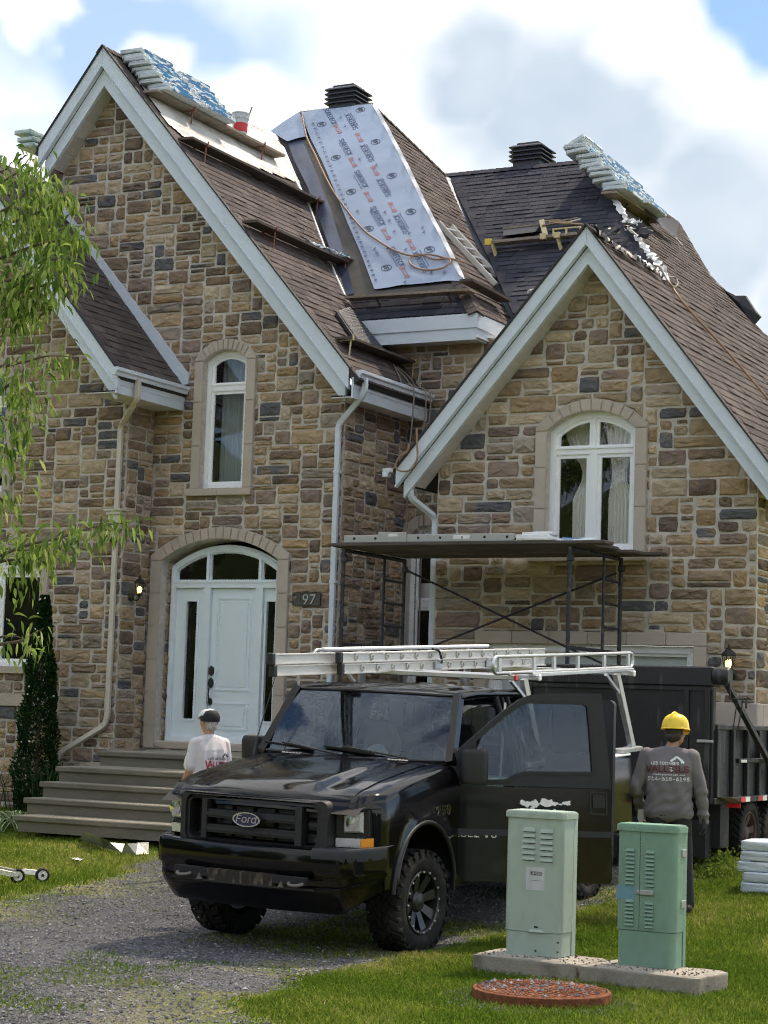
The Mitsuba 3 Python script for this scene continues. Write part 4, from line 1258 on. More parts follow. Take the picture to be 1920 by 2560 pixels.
# wheels
def wheel(name, cx, cy, cz, s, rt=RT, w=.30, steer=0.0, mk=TM, parent=TRUCK, rim='rim_black', lugs=26, spokes=8):
    c, sn = math.cos(steer), math.sin(steer)
    ax = A(s * c, s * sn, 0)

    def turn(m):
        v, f = m.get()
        # local wheel frame: x outward, y forward/back, z up
        ex, ey = ax, np.cross([0, 0, 1.0], ax)
        return mk().add(A(cx, cy, cz) + v[:, :1] * ex + v[:, 1:2] * ey + v[:, 2:] * A(0, 0, 1), f)
    h = w / 2
    prof = [(rt * .60, -h + .03), (rt * .66, -h + .005), (rt * .80, -h - .006), (rt * .92, -h + .008), (rt * .965, -h + .03), (rt * .975, 0), (rt * .965, h - .03), (rt * .92, h - .008), (rt * .80, h + .006), (rt * .66, h - .005), (rt * .60, h - .03), (rt * .60, -h + .03)]
    k = _free(parent + '__' + name)
    part(k, 'tyre', turn(M().lathe(prof, (0, 0, 0), (1, 0, 0), 44)), 'rubber', smooth=40)
    t = M()
    for i in range(lugs):
        a = 2 * math.pi * i / lugs
        for r_, (x0, x1), da in ((0, (-h + .004, -h * .42), 0), (1, (-h * .38, -.01), .5), (2, (.012, h * .40), 0), (3, (h * .44, h - .004), .5)):
            aa = a + da * 2 * math.pi / lugs; wd = .34 * 2 * math.pi / lugs * rt
            e = A(0, math.cos(aa), math.sin(aa)); tg = A(0, -math.sin(aa), math.cos(aa))
            skew = tg * (.018 if r_ % 2 else -.018)
            c0 = e * rt * .978
            t.hexa([c0 + A(x0, 0, 0) - tg * wd - skew, c0 + A(x1, 0, 0) - tg * wd + skew, c0 + A(x1, 0, 0) + tg * wd + skew, c0 + A(x0, 0, 0) + tg * wd - skew] +
                   [c0 + e * rt * .028 + A(x0, 0, 0) - tg * wd * .85 - skew, c0 + e * rt * .028 + A(x1, 0, 0) - tg * wd * .85 + skew, c0 + e * rt * .028 + A(x1, 0, 0) + tg * wd * .85 + skew, c0 + e * rt * .028 + A(x0, 0, 0) + tg * wd * .85 - skew])
        # side lugs
        for sd in (-1, 1):
            e = A(0, math.cos(a), math.sin(a)); tg = A(0, -math.sin(a), math.cos(a)); wd = .3 * math.pi / lugs * rt
            t.ob(e * rt * .93 + A(sd * (h - .003), 0, 0), A(.008, 0, 0), tg * wd, e * rt * .05)
    part(k, 'tread', turn(t), 'rubber')
    R = rt * .60
    part(k, 'rim', turn(M().lathe([(R * .99, -h + .03), (R, h - .03), (R * 1.03, h - .012), (R * 1.0, h - .004), (R * .94, h - .012), (R * .90, h - .07), (R * .86, -h + .06), (R * .5, -h + .08)], (0, 0, 0), (1, 0, 0), 40)), rim, smooth=35)
    sp = M()
    for i in range(spokes):
        a = 2 * math.pi * i / spokes + .2
        e = A(0, math.cos(a), math.sin(a)); tg = A(0, -math.sin(a), math.cos(a))
        p0, p1 = e * R * .22 + A(h - .075, 0, 0), e * R * .93 + A(h - .03, 0, 0)
        sp.man(hull([p0 + tg * .03, p0 - tg * .03, p0 + tg * .03 - A(.04, 0, 0), p0 - tg * .03 - A(.04, 0, 0), p1 + tg * .042, p1 - tg * .042, p1 + tg * .035 - A(.05, 0, 0), p1 - tg * .035 - A(.05, 0, 0)]))
    part(k, 'spokes', turn(sp), rim)
    part(k, 'hub', turn(M().lathe([(R * .34, h - .09), (R * .34, h - .06), (R * .28, h - .04), (R * .15, h - .035), (0, h - .03)], (0, 0, 0), (1, 0, 0), 20)), rim, smooth=30)
    lg = M()
    for i in range(spokes * 2):
        a = math.pi * i / spokes
        lg.lathe([(0.0, .0), (.010, .0), (.010, .012), (0, .014)], A(h - .008, R * .97 * math.cos(a), R * .97 * math.sin(a)), (1, 0, 0), 6)
    if parent == TRUCK: part(k, 'bolts', turn(lg), 'aluminium', kind='stuff')
    return k


for s in (1, -1):
    wk2 = wheel('wheel', s * .865, 0, RT, s, steer=math.radians(-4))
    wheel('wheel', s * .865, 3.62, RT, s)
    if s > 0:  # scraped bright patches on the near rim
        pass
# ---------------------------------------------------------------- cab
ZB = 1.50                     # belt line
def roof_pt(x, y):
    k = np.clip((y - 1.02) / .25, 0, 1)
    return 2.125 - .035 * (x / .7) ** 2 - .055 * (1 - k) ** 2 - .03 * np.clip((y - 1.9) / .7, 0, 1) ** 2
ys = np.linspace(1.0, 2.50, 22); xs = np.linspace(-1, 1, 33)
P = []
for y in ys:
    row = []
    for t in xs:
        x = .86 * t
        ax = abs(x)
        z = roof_pt(x, y) + (.012 * (np.abs(np.sin(x * 11)) > .75) * np.clip((y - 1.3) / .1, 0, 1) * np.clip((2.4 - y) / .1, 0, 1))
        if ax > .72: z -= .32 * ((ax - .72) / .14) ** 2 * .30
        yy = y - (.05 * (1 - (x / .86) ** 2) if y < 1.2 else 0)
        row.append((x, yy, z))
    P.append(row)
rf = part(TRUCK, 'roof', TM().grid(P), 'truck_paint', smooth=40)
part(rf, 'lining', TM().grid([[(x, y, roof_pt(x, y) - .05) for x in np.linspace(-.74, .74, 9)] for y in (1.12, 1.4, 1.9, 2.46)]), 'seat_cloth')
ck = _free(TRUCK + '__cab')
AP0 = [A(.82, .74, 1.535), A(.735, 1.13, 2.09)]
def mir(p, s): return A(p[0] * s, p[1], p[2])
for s in (1, -1):
    part(ck, 'pillar', TM().beam(mir(A(.945, .62, 1.52), s), mir(A(.815, 1.04, 2.085), s), .075, .07, up=(s, 0, .3)), 'truck_paint')
    # roof rail, rear pillar
    part(ck, 'roof_rail', TM().tube([mir(A(.825, 1.02, 2.065), s), mir(A(.84, 1.3, 2.085), s), mir(A(.84, 2.2, 2.07), s), mir(A(.83, 2.48, 2.0), s)], .038, 8), 'truck_paint', smooth=True)
    part(ck, 'rear_quarter', TM().hexa([mir(A(.995, 2.20, .62), s), mir(A(.995, 2.52, .62), s), mir(A(.90, 2.52, .62), s), mir(A(.90, 2.20, .62), s), mir(A(.985, 2.20, 1.5), s), mir(A(.985, 2.52, 1.5), s), mir(A(.90, 2.52, 1.5), s), mir(A(.90, 2.20, 1.5), s)]), 'truck_paint')
    part(ck, 'rear_pillar', TM().hexa([mir(A(.985, 2.30, 1.5), s), mir(A(.985, 2.52, 1.5), s), mir(A(.93, 2.52, 1.5), s), mir(A(.93, 2.30, 1.5), s), mir(A(.85, 2.24, 2.05), s), mir(A(.85, 2.50, 2.02), s), mir(A(.79, 2.50, 2.02), s), mir(A(.79, 2.24, 2.05), s)]), 'truck_paint')
    part(ck, 'rocker', TM().rbx(*sorted((s * .86, s * .985)), .62, 2.52, .46, .62, .02), 'truck_paint')
# far side: closed door with its pane
for y0, y1 in ((.66, 1.9),):
    part(ck, 'door', TM().rbx(-1.0, -.93, y0, 2.2, .62, 1.5, .02), 'truck_paint')
    part(ck, 'door_frame', TM().beam((-.985, 1.88, 1.5), (-.80, 1.80, 2.06), .06, .08), 'truck_paint')
# near side: dark B post and rear access door edges in the opening
for yb, ww in ((1.86, .06), (1.99, .04), (2.10, .05)):
    part(ck, 'post', TM().tube([(.965, yb + .10, .62), (.965, yb + .06, 1.2), (.95, yb + .02, 1.55), (.84, yb - .12, 2.06)], ww * .55, 8), 'truck_matte', smooth=True)
part(ck, 'rear_wall', TM().rbx(-.95, .95, 2.46, 2.52, .6, 1.45, .02).bx(-.9, .9, 2.465, 2.52, 1.451, 1.56).bx(-.80, .80, 2.45, 2.5, 1.95, 2.04), 'truck_paint')
part(ck, 'floor', TM().bx(-.9, .96, .5, 2.46, .56, .62), 'seat_cloth')
part(ck, 'cowl', TM().grid([[(x, y - .17 * (1 - (x / .925) ** 2), z - .03 * (x / .925) ** 2) for x in np.linspace(-.94, .94, 21)] for y, z in ((.46, 1.50), (.56, 1.525), (.66, 1.535))]), 'truck_plastic', smooth=True)
part(ck, 'vent', TM().add(*(lambda m: m.get())(M().prism(unary_union([sbox(-.62 + i * .034, 0, -.62 + i * .034 + .022, .022) for i in range(37)]), Fr((0, .42, 1.535), (1, 0, 0), (0, 1, .1)), 0, .006))), 'aluminium_dull')
part(ck, 'dashboard', TM().man(hull([(x, y, z) for x in (-.82, .82) for y, z in ((.74, 1.50), (.80, 1.53), (1.08, 1.46), (1.12, 1.36), (.8, 1.2))])), 'seat_cloth')
part(ck, 'wheel', TM().add(*(lambda a: (M().tube([(.38 + .19 * math.cos(t), 1.26 + .10 * math.sin(t), 1.46 + .16 * math.sin(t)) for t in np.linspace(0, 2 * math.pi, 25)], .016, 8).beam((.2, 1.26, 1.46), (.56, 1.26, 1.46), .05, .03).get()))(0)), 'truck_plastic', smooth=40)
for xs_ in (.42, -.42):
    sk = _free(TRUCK + '__seat')
    part(sk, 'cushion', TM().rbx(xs_ - .26, xs_ + .26, 1.18, 1.72, .88, 1.04, .05), 'seat_cloth')
    part(sk, 'backrest', TM().man(hull([(xs_ + a, y, z) for a, y, z in ((-.25, 1.66, 1.0), (.25, 1.66, 1.0), (-.25, 1.80, 1.0), (.25, 1.80, 1.0), (-.20, 1.80, 1.62), (.20, 1.80, 1.62), (-.22, 1.90, 1.6), (.22, 1.90, 1.6), (-.14, 1.82, 1.78), (.14, 1.82, 1.78), (-.14, 1.90, 1.76), (.14, 1.90, 1.76))])), 'seat_cloth', smooth=50)
part(TRUCK, 'seat_belt', TM().beam((.90, 1.84, 2.0), (.88, 1.74, 1.1), .045, .004, up=(1, 0, 0)), 'aluminium_dull')
for s in (1, -1):
    nose = TM()
    g_ = [[(s * x, -1.04 + .13 * (min(x, .8) / .8) ** 2.2 + (.28 * max(0, (x - .86) / .14) ** 1.6) + dy, z) for x in np.linspace(.60, .985, 12)] for z, dy in ((1.24, -.01), (1.275, -.008), (1.31, .02), (1.345, .07))]
    nose.grid(g_ if s < 0 else [q_[::-1] for q_ in g_])
    part(TRUCK, 'nose_panel', nose, 'truck_paint', smooth=True)
# the rear access door, opened square to the cab
frd = front(17.45)
rd = sbox(-7.56, .62, -6.80, 2.13).buffer(-.05).buffer(.05)
rw = sbox(-7.43, 1.63, -6.98, 2.07).buffer(-.05).buffer(.05)
rk_ = part(TRUCK, 'rear_door', M().prism(rd.difference(rw), frd, -.06, .0).prism(rw.buffer(.03).difference(rw), frd, 0, .012), 'truck_matte', label='inner side of the opened rear access door')
mat('tint_black', (.006, .007, .009), .12)
part(rk_, 'pane', M().prism(rw, frd, -.035, -.03), 'tint_black')
part(rk_, 'pocket', M().prism(sbox(-7.48, .8, -6.9, 1.35).buffer(-.03).buffer(.03), frd, .0005, .02), 'seat_cloth')
# far side and rear panes are tinted
scene['tinted_glass'] = {'type': 'thindielectric', 'int_ior': 1.5, 'specular_transmittance': {'type': 'rgb', 'value': [.10, .12, .13]}}
part(ck, 'side_pane', TM().add([(-.985, .72, 1.50), (-.985, 2.40, 1.50), (-.83, 2.30, 2.06), (-.82, 1.06, 2.07)], [[0, 1, 2, 3]]), 'tinted_glass')
part(ck, 'rear_pane', TM().add([(-.80, 2.47, 1.54), (.80, 2.47, 1.54), (.74, 2.46, 1.98), (-.74, 2.46, 1.98)], [[0, 1, 2, 3]]), 'tinted_glass')
# windshield
xs = np.linspace(-1, 1, 13)
wb = [(.80 * t, .74 - .16 * (1 - t * t) + .14, 1.545 - .0 * t) for t in xs]
wt = [(.80 * t, 1.02 - .06 * (1 - t * t), 2.078 + .012 * (1 - t * t)) for t in xs]
wb = [(.925 * t, .46 + .17 * t * t, 1.535) for t in xs]
ws_rows = [[tuple(A(*a) * (1 - k) + A(*b) * k + A(0, -.03 * math.sin(math.pi * k), 0)) for a, b in zip(wb, wt)] for k in np.linspace(0, 1, 7)]
scene['windshield_glass'] = {'type': 'thindielectric', 'int_ior': 1.5, 'specular_transmittance': {'type': 'rgb', 'value': [.22, .27, .30]}, 'specular_reflectance': {'type': 'rgb', 'value': [.62, .74, .90]}}
wsk = part(TRUCK, 'windshield', TM().grid(ws_rows), 'windshield_glass', smooth=True)
part(wsk, 'seal', TM().tube([A(*q) + A(0, -.006, .0) for q in (wb + wt[::-1] + wb[:1])], .014, 6), 'truck_plastic')
part(wsk, 'shade_band', TM().grid([[tuple(A(*a) * (1 - k) + A(*b) * k + A(0, .012 - .03 * math.sin(math.pi * k), 0)) for a, b in zip(wb, wt)] for k in (.93, .965, 1)]), 'black_matte')
for x0, x1, dx in ((-.62, -.05, .0), (.02, .60, .0)):
    a = A(x1, .46 + .16 * x1 * x1 - .035, 1.552); b = A(x0 - .05, .52 + .13 * x0 * x0 - .05, 1.62)
    wkp = part(TRUCK, 'wiper', TM().beam(a, b, .022, .014), 'truck_plastic')
    part(wkp, 'blade', TM().beam(b + A(-.20, .03, -.01), b + A(.32, -.02, -.045), .016, .02), 'rubber')
# bed, tailgate side and white bed rail cap
bedk = part(TRUCK, 'bed', TM().rbx(-1.0, -.93, 2.56, 4.78, .62, 1.36, .02).rbx(-.92, .92, 2.56, 2.62, .7, 1.36, .01).rbx(-.92, .92, 4.74, 4.78, .7, 1.36, .01).bx(-.9, .9, 2.6, 4.75, .70, .74), 'truck_paint')
ys = np.linspace(2.56, 4.78, 42)
rows = []
for y in ys:
    zb = .62
    d = abs(y - 3.62)
    if d < AR: zb = max(zb, AZ + math.sqrt(AR ** 2 - d * d))
    rows.append([(x, y, z) for x, z in ((.93, 1.33), (.94, 1.36), (.985, 1.36), (1.0, 1.33), (1.008, 1.15))] + [(1.012, y, z) for z in np.linspace(1.05, zb, 6)])
part(bedk, 'side', TM().grid(rows), 'truck_paint', smooth=40)
part(bedk, 'rail_cap', TM().rbx(.90, 1.0, 2.6, 4.78, 1.362, 1.385, .006).rbx(-1.0, -.9, 2.6, 4.78, 1.362, 1.385, .006), 'white_vinyl')
part(bedk, 'mud_flap', TM().bx(.72, 1.0, 4.12, 4.14, .18, .62), 'rubber')
part(bedk, 'rear_bumper', TM().rbx(-.95, .95, 4.80, 4.98, .52, .70, .03), 'chrome')
part(TRUCK, 'chassis', TM().bx(-.5, -.38, -.8, 4.7, .48, .62).bx(.38, .5, -.8, 4.7, .48, .62).bx(-.4, .4, -.6, 1.8, .42, 1.0), 'black_matte')
part(TRUCK, 'filler', TM().grid([[(x, y, z - .03) for x in np.linspace(-.92, .92, 25)] for y, z in ((-1.02, 1.24), (-.9, 1.29), (-.6, 1.33), (0, 1.38), (.5, 1.44))]), 'black_matte')
part(TRUCK, 'axle', TM().tube([(-.8, 0, RT), (.8, 0, RT)], .06, 8).tube([(-.8, 3.62, RT), (.8, 3.62, RT)], .06, 8).lathe([(0, -.16), (.16, -.06), (.18, 0), (.16, .06), (0, .16)], (-.2, 0, RT), (0, 1, 0), 14), 'black_matte')
# ---------------------------------------------------------------- the open door, seen nearly square on
DH = txf(A([1.0, .575, 0]).reshape(1, 3))[0] if False else A(-7.47, 15.58, 0)
da = math.radians(33)
dfr = Fr((DH[0], DH[1], 0), (math.cos(da), math.sin(da), 0), (-.035, .0, 1))
dfr.n = np.cross(dfr.a, dfr.b)
dpl = (dfr.n, dfr.o)
dp = lambda pts: [tuple(dfr.inv(at(960 + x / 2.074, 1660 + y / 2.074, pl=dpl))[:2]) for x, y in pts]
dl = lambda pts: [tuple(dfr.inv(at(1100 + x / 3.072, 1600 + y / 3.072, pl=dpl))[:2]) for x, y in pts]
d_out = Polygon(dp([(352, 505), (430, 430), (560, 315), (650, 238), (740, 172), (800, 148), (900, 138), (1040, 133), (1165, 133), (1175, 250), (1188, 420), (1200, 600), (1198, 1000), (1196, 1085), (1185, 1120), (700, 1122), (420, 1128), (392, 1090), (380, 980), (375, 760), (368, 620)])).buffer(0)
d_win = Polygon(dl([(318, 770), (470, 640), (600, 535), (690, 478), (730, 466), (1000, 463), (1150, 463), (1185, 480), (1195, 600), (1213, 985), (1000, 992), (800, 995), (700, 998), (640, 1012), (600, 1035), (565, 1060), (520, 1066), (372, 1068), (320, 1060)])).buffer(0)
d_tri = Polygon(dl([(130, 1060), (150, 990), (308, 800), (312, 1062), (200, 1070)])).buffer(0)
dk2 = _free(TRUCK + '__open_door'); labels[dk2] = {'label': 'open front door with a dusty matt window frame and a torn white decal'}
zsplit = dfr.inv(at(960 + 700 / 2.074, 1660 + 625 / 2.074, pl=dpl))[1]
lowp = d_out.intersection(sbox(-1, 0, 3, zsplit)); upp = d_out.intersection(sbox(-1, zsplit + .003, 3, 4)).difference(d_win)
part(dk2, 'skin', M().prism(lowp.buffer(-.004), dfr, -.02, .0).prism(lowp.buffer(-.012), dfr, -.06, -.0201), 'truck_paint')
part(dk2, 'window_frame', M().prism(upp.difference(d_tri), dfr, -.055, .004), 'truck_matte')
part(dk2, 'seal', M().prism(d_win.buffer(.022).difference(d_win.buffer(-.006)), dfr, -.03, .012), 'truck_plastic')
part(dk2, 'mirror_base', M().prism(d_tri, dfr, -.055, .008), 'truck_plastic')
tri = trimesh.creation.triangulate_polygon(d_win.simplify(.004), engine='earcut')
part(dk2, 'pane', (dfr(tri[0][:, 0], tri[0][:, 1], -.025), tri[1]), 'windshield_glass')
gb = Polygon(dl([(1200, 935), (1000, 935), (840, 945), (740, 968), (650, 1003), (700, 999), (1000, 992), (1200, 985)])).buffer(0)
mat('glass_edge', (.16, .20, .20), .3)
part(dk2, 'trim', M().prism(Polygon([(.0, zsplit - .37), (1.36, zsplit - .365), (1.36, zsplit - .415), (.0, zsplit - .425)]).intersection(d_out), dfr, .0, .014), 'truck_matte')
# the far door's pane frame seen through the glass is the cab's own rear window frame
part(ck, 'rear_frame', TM().prism(sbox(-.62, 1.56, .70, 1.97).difference(sbox(-.46, 1.64, .52, 1.92).buffer(-.04).buffer(.04)), Fr((0, 2.47, 0), (1, 0, 0), (0, 0, 1)), -.02, .02), 'truck_matte')
hx0 = dp([(1090, 640)])[0]; hx1 = dp([(1178, 760)])[0]
hbx = sbox(hx0[0], hx1[1], hx1[0], hx0[1])
part(dk2, 'handle', M().prism(hbx.difference(hbx.buffer(-.012)), dfr, 0, .008).prism(sbox(hbx.bounds[2] - .13, hbx.bounds[1] + .06, hbx.bounds[2] - .02, hbx.bounds[3] - .03), dfr, 0, .022), 'truck_plastic')
# torn decal
rr = np.random.default_rng(5)
dec = []
for cx_, cy_, w_, h_ in ((770, 712, 45, 22), (805, 715, 22, 26), (865, 705, 48, 26), (905, 708, 30, 14), (970, 703, 32, 16), (905, 742, 10, 8), (790, 735, 14, 12), (740, 703, 14, 12), (935, 712, 12, 6)):
    n_ = 14
    dec.append(Polygon(dp([(cx_ + w_ * math.cos(t) * rr.uniform(.45, 1.1), cy_ + h_ * math.sin(t) * rr.uniform(.4, 1.1)) for t in np.linspace(0, 2 * math.pi, n_, endpoint=False)])).buffer(0))
part(dk2, 'decal', M().prism(unary_union(dec), dfr, .0005, .0015), 'reflector_white')
v = text_on('DIESEL V8', .06, dfr, *dp([(458, 876)])[0], 0, 0, .004, False, 1.15)
part(dk2, 'badge', M().add(*v), 'chrome')
# mirrors
mpx = dp([(485, 530)])[0]
mc = dfr(mpx[0], mpx[1], .12)
e1, e2, e3 = dfr.a, dfr.n, A(0, 0, 1)
def rounded(c, ax, ay, az, hx_, hy_, hz_, r=.05, mk=M):
    pts = []
    for sx in (-1, 1):
        for sy in (-1, 1):
            for sz in (-1, 1):
                for th in np.linspace(0, 2 * np.pi, 8, endpoint=False):
                    for ph in (-.8, 0, .8):
                        q = A(math.cos(th) * math.cos(ph), math.sin(th) * math.cos(ph), math.sin(ph)) * r
                        pts.append(c + ax * (sx * (hx_ - r) + q[0]) + ay * (sy * (hy_ - r) + q[1]) + az * (sz * (hz_ - r) + q[2]))
    return hull(pts)
mk_ = part(dk2, 'mirror', M().man(rounded(mc, e1, e2, e3, .115, .085, .165, .055)), 'truck_plastic', smooth=50)
part(mk_, 'arm', M().beam(dfr(mpx[0] - .10, mpx[1] - .11, 0), mc + A(0, 0, -.10) - e1 * .05, .05, .04), 'truck_plastic')
mk_ = part(TRUCK, 'mirror', TM().man(rounded(A(-1.17, .86, 1.50), A(1, 0, 0), A(0, 1, 0), A(0, 0, 1), .11, .09, .15, .055)), 'truck_plastic', smooth=50)
part(mk_, 'arm', TM().beam((-1.1, .86, 1.42), (-.93, .84, 1.40), .05, .04), 'truck_plastic')
# antenna
part(TRUCK, 'antenna', TM().tube([(-.92, .42, 1.47), (-.915, .47, 1.62), (-.87, .72, 2.20)], [.016, .007, .003], 6), 'truck_plastic')
# ---------------------------------------------------------------- ladder rack
RK = _free(TRUCK + '__ladder_rack'); labels[RK] = {'label': 'bright aluminium ladder rack with a rounded side loop'}
for y, x0, x1, z in ((1.88, -1.0, .98, 2.225), (2.42, -1.0, .98, 2.215), (4.90, -1.0, .98, 2.205)):
    part(RK, 'cross_bar', TM().rbx(x0, x1, y - .03, y + .03, z - .022, z + .028, .008), 'aluminium')
    part(RK, 'end_cap', TM().rbx(x1, x1 + .02, y - .034, y + .034, z - .028, z + .034, .01), 'lens_red' if y < 2 else 'reflector_white')
for s in (1, -1):
    X = s * .93
    lp = []
    for (cy, a0, a1) in ((1.58, math.pi * 1.5, math.pi * .5), (4.94, math.pi * .5, -math.pi * .5)):
        lp += [(X, cy + .075 * math.cos(t) * (1 if True else -1), 2.345 + .075 * math.sin(t)) for t in np.linspace(a0, a1, 9)]
    lp.append(lp[0])
    part(RK, 'side_loop', TM().tube(lp, .017, 8), 'aluminium', smooth=True)
    for y in (1.64, 2.42, 2.9, 3.5, 4.2, 4.88):
        part(RK, 'loop_post', TM().rbx(X - .012, X + .012, y - .03, y + .03, 2.275, 2.415, .003), 'aluminium')
    part(RK, 'side_rail', TM().rbx(X - .025, X + .025, 2.35, 5.0, 2.225, 2.262, .006), 'aluminium')
    for (y0, y1) in ((2.40, 2.47), (4.78, 4.90)):
        part(RK, 'leg', TM().beam((s * .86, y0 - .06, 2.20), (s * .95, y1 + .04, 1.44), .07, .05), 'aluminium')
        part(RK, 'brace', TM().beam((s * .86, y0 - .36, 2.20), (s * .885, y0 + .0, 1.98), .03, .03), 'aluminium')
        part(RK, 'foot', TM().rbx(*sorted((s * .88, s * 1.0)), y1 - .30, y1 + .24, 1.387, 1.44, .01), 'aluminium')
# ---------------------------------------------------------------- the ladder lying on the rack
LDK = thing('extension_ladder', 'long silver extension ladder lying on the truck rack over the windshield', 'ladder')
mat('ladder_alu', mikit.proc(lambda p, n, uv: mi.Color3f(.66, .65, .62) * (.85 + .22 * fb(p.x * 5, p.y * 3, p.z * 9, 3))), .45, .35)
# two sections, each on its edge: rails above each other, rungs across
for q, (x0, ya, yb, zo) in enumerate(((-.42, -.10, 5.3, 2.245), (-.34, .95, 5.6, 2.250))):
    for zc, (y0, y1) in zip((2.275, 2.375), ((ya + .03, yb), (ya, yb))):
        m = TM().rbx(x0 - .012, x0 + .012, y0, y1, zc - .047, zc + .045, .004).bx(x0 + .012, x0 + .03, y0, y1, zc + .034, zc + .044).bx(x0 + .012, x0 + .03, y0, y1, zc - .046, zc - .036)
        part(LDK, 'rail', m, 'ladder_alu')
        part(LDK, 'end_cap', TM().rbx(x0 - .02, x0 + .036, y0 - .05, y0 + .01, zc - .052, zc + .052, .008), 'truck_plastic')
        if q == 1:
            y = y0 + .28
            while y < y1 - .1:
                yy = y + (.09 if zc < 2.3 else 0)
                part(LDK, 'rung', TM().lathe([(.030, 0), (.030, .012), (.022, .016), (.021, .002), (0, .002)], (x0 + .013, yy, zc), (1, 0, 0), 14), 'aluminium_dull', smooth=30)
                y += .305
for y in (2.9, 4.1):
    part(LDK, 'hook', TM().rbx(-.32, -.30, y - .07, y + .07, 2.24, 2.34, .004).tube([(-.29, y, 2.30), (-.27, y, 2.33), (-.29, y, 2.36)], .008, 6), 'aluminium')
part(LDK, 'tie', TM().tube(crom([(-.30, 2.75, 2.44), (-.285, 2.86, 2.42), (-.275, 2.90, 2.35), (-.285, 2.93, 2.30)]), .012, 6), 'black_matte')
kb = thing('scaffold_rail', 'white tube lying along the top of the ladder on the truck rack', 'tube')
scene[kb] = mikit.ply(TM().tube(crom([(-.62, 1.2, 2.30), (-.60, 1.24, 2.425), (-.58, 1.35, 2.44), (-.56, 4.6, 2.445)], 5), .02, 8).get(), 'white_vinyl', smooth=True)
# cargo in the cab
kb = thing('storage_tub', 'pale green plastic tub inside the truck cab', 'tub')
mat('tub_green', (.20, .33, .26), .45)
part(kb, 'body', TM().man(hull([(x, y, z) for x, y, z in ((.30, 1.50, 1.06), (.86, 1.50, 1.06), (.30, 1.80, 1.06), (.86, 1.80, 1.06), (.26, 1.46, 1.30), (.90, 1.46, 1.30), (.26, 1.84, 1.30), (.90, 1.84, 1.30))])), 'tub_green')
part(kb, 'rim', TM().rbx(.24, .92, 1.44, 1.86, 1.30, 1.33, .01), 'tub_green')
kb = thing('cap', 'pale cap left on the truck dashboard behind the windshield', 'cap')
part(kb, 'crown', TM().add(*(lambda m: (np.array(m.vertices) * A(.10, .11, .10) + A(.10, .86, 1.525), np.array(m.faces)[np.array(m.triangles_center)[:, 2] > -.05]))(trimesh.creation.icosphere(3, 1.0))), 'curtain', smooth=True)
part(kb, 'peak', TM().man(hull([(.10 + .10 * math.cos(t), .80 - .09 * abs(math.sin(t)), 1.545 + dz) for t in np.linspace(0, math.pi, 9) for dz in (0, .008)])), 'curtain')
# ================================================================ things round the house
mk_ = lambda ox, oy, s: (lambda x, y: (ox + x / s, oy + y / s))
A1_, A2_, A3_, A4_, A5_ = mk_(60, 100, 3.318), mk_(320, 140, 2.765), mk_(640, 200, 2.765), mk_(1060, 340, 1.929), mk_(1440, 360, 3.456)
e8_, r4_, r5_, s1_, s2_, b8_, z8_ = mk_(820, 740, 5.53), mk_(1200, 520, 5.925), mk_(340, 150, 4.608), mk_(1080, 1280, 2.592), mk_(820, 1300, 3.770), mk_(1140, 1980, 2.44), mk_(820, 800, 3.318)


def onp(fr, uv, lift=0.0):
    """where a pixel's sight line meets a roof plane (lifted by lift)"""
    return at(*uv, pl=(fr.n, fr.o + fr.n * lift))


ORD = ['lowest', 'second', 'third', 'fourth', 'fifth', 'sixth', 'seventh', 'eighth', 'ninth', 'tenth', 'eleventh']
mat('plank_wood', mikit.proc(lambda p, n, uv: mx((.20, .155, .12), (.32, .28, .235), fb(p.x * 2 + p.y * 2, p.z * 30, p.y * 1.5, 4)) * (.7 + .5 * nz(p.x * 25, p.y * 25, p.z * 40))), .85, specular=.2)
mat('plank_dark', mikit.proc(lambda p, n, uv: mx((.05, .043, .04), (.12, .10, .09), fb(p.x * 3, p.y * 3, p.z * 20, 4))), .85, specular=.2)
mat('bracket_red', (.20, .07, .045), .6)
mat('yellow_wood', (.55, .47, .26), .7)
mat('yellow_paint', (.62, .45, .05), .5)
mat('wrap_white', mikit.proc(lambda p, n, uv: mx((.62, .66, .68), (.46, .54, .60), fb(p.x * 5, p.y * 5, p.z * 14, 4)) * (.85 + .2 * uv.y)), .32, specular=.5, bump=lambda p, n, uv: .012 * fb(p.x * 14, p.y * 14, p.z * 30, 4))
mat('wrap_print', mikit.proc(lambda p, n, uv: mx((.60, .66, .68), mx((.015, .10, .28), (.02, .20, .38), nz(p.x * 4, p.y * 4, p.z * 9)), ss(.42, .50, fb(p.x * 2 + 3, p.y * 7, p.z * 22, 3)))), .3, specular=.5)
mat('wrap_green', mikit.proc(lambda p, n, uv: mx((.30, .42, .40), (.45, .55, .54), fb(p.x * 5, p.y * 5, p.z * 10, 3))), .4)
mat('felt_black', mikit.proc(lambda p, n, uv: mi.Color3f(.022, .024, .03) * (.6 + .9 * fb(p.x * 5, p.y * 5, p.z * 5, 3))), .5)
mat('torn_white', mikit.proc(lambda p, n, uv: mi.Color3f(.72, .73, .74) * (.7 + .5 * fb(p.x * 7, p.y * 7, p.z * 7, 3))), .6)
mat('steel_dark', mikit.proc(lambda p, n, uv: mi.Color3f(.020, .023, .033) * (.6 + .8 * fb(p.x * 4, p.y * 4, p.z * 6, 3)) + mi.Color3f(.06, .03, .015) * ss(.62, .8, nz(p.x * 18, p.y * 18, p.z * 18))), .5, .2)
mat('hose_brown', (.26, .16, .10), .6)
mat('hose_grey', (.20, .17, .15), .6)


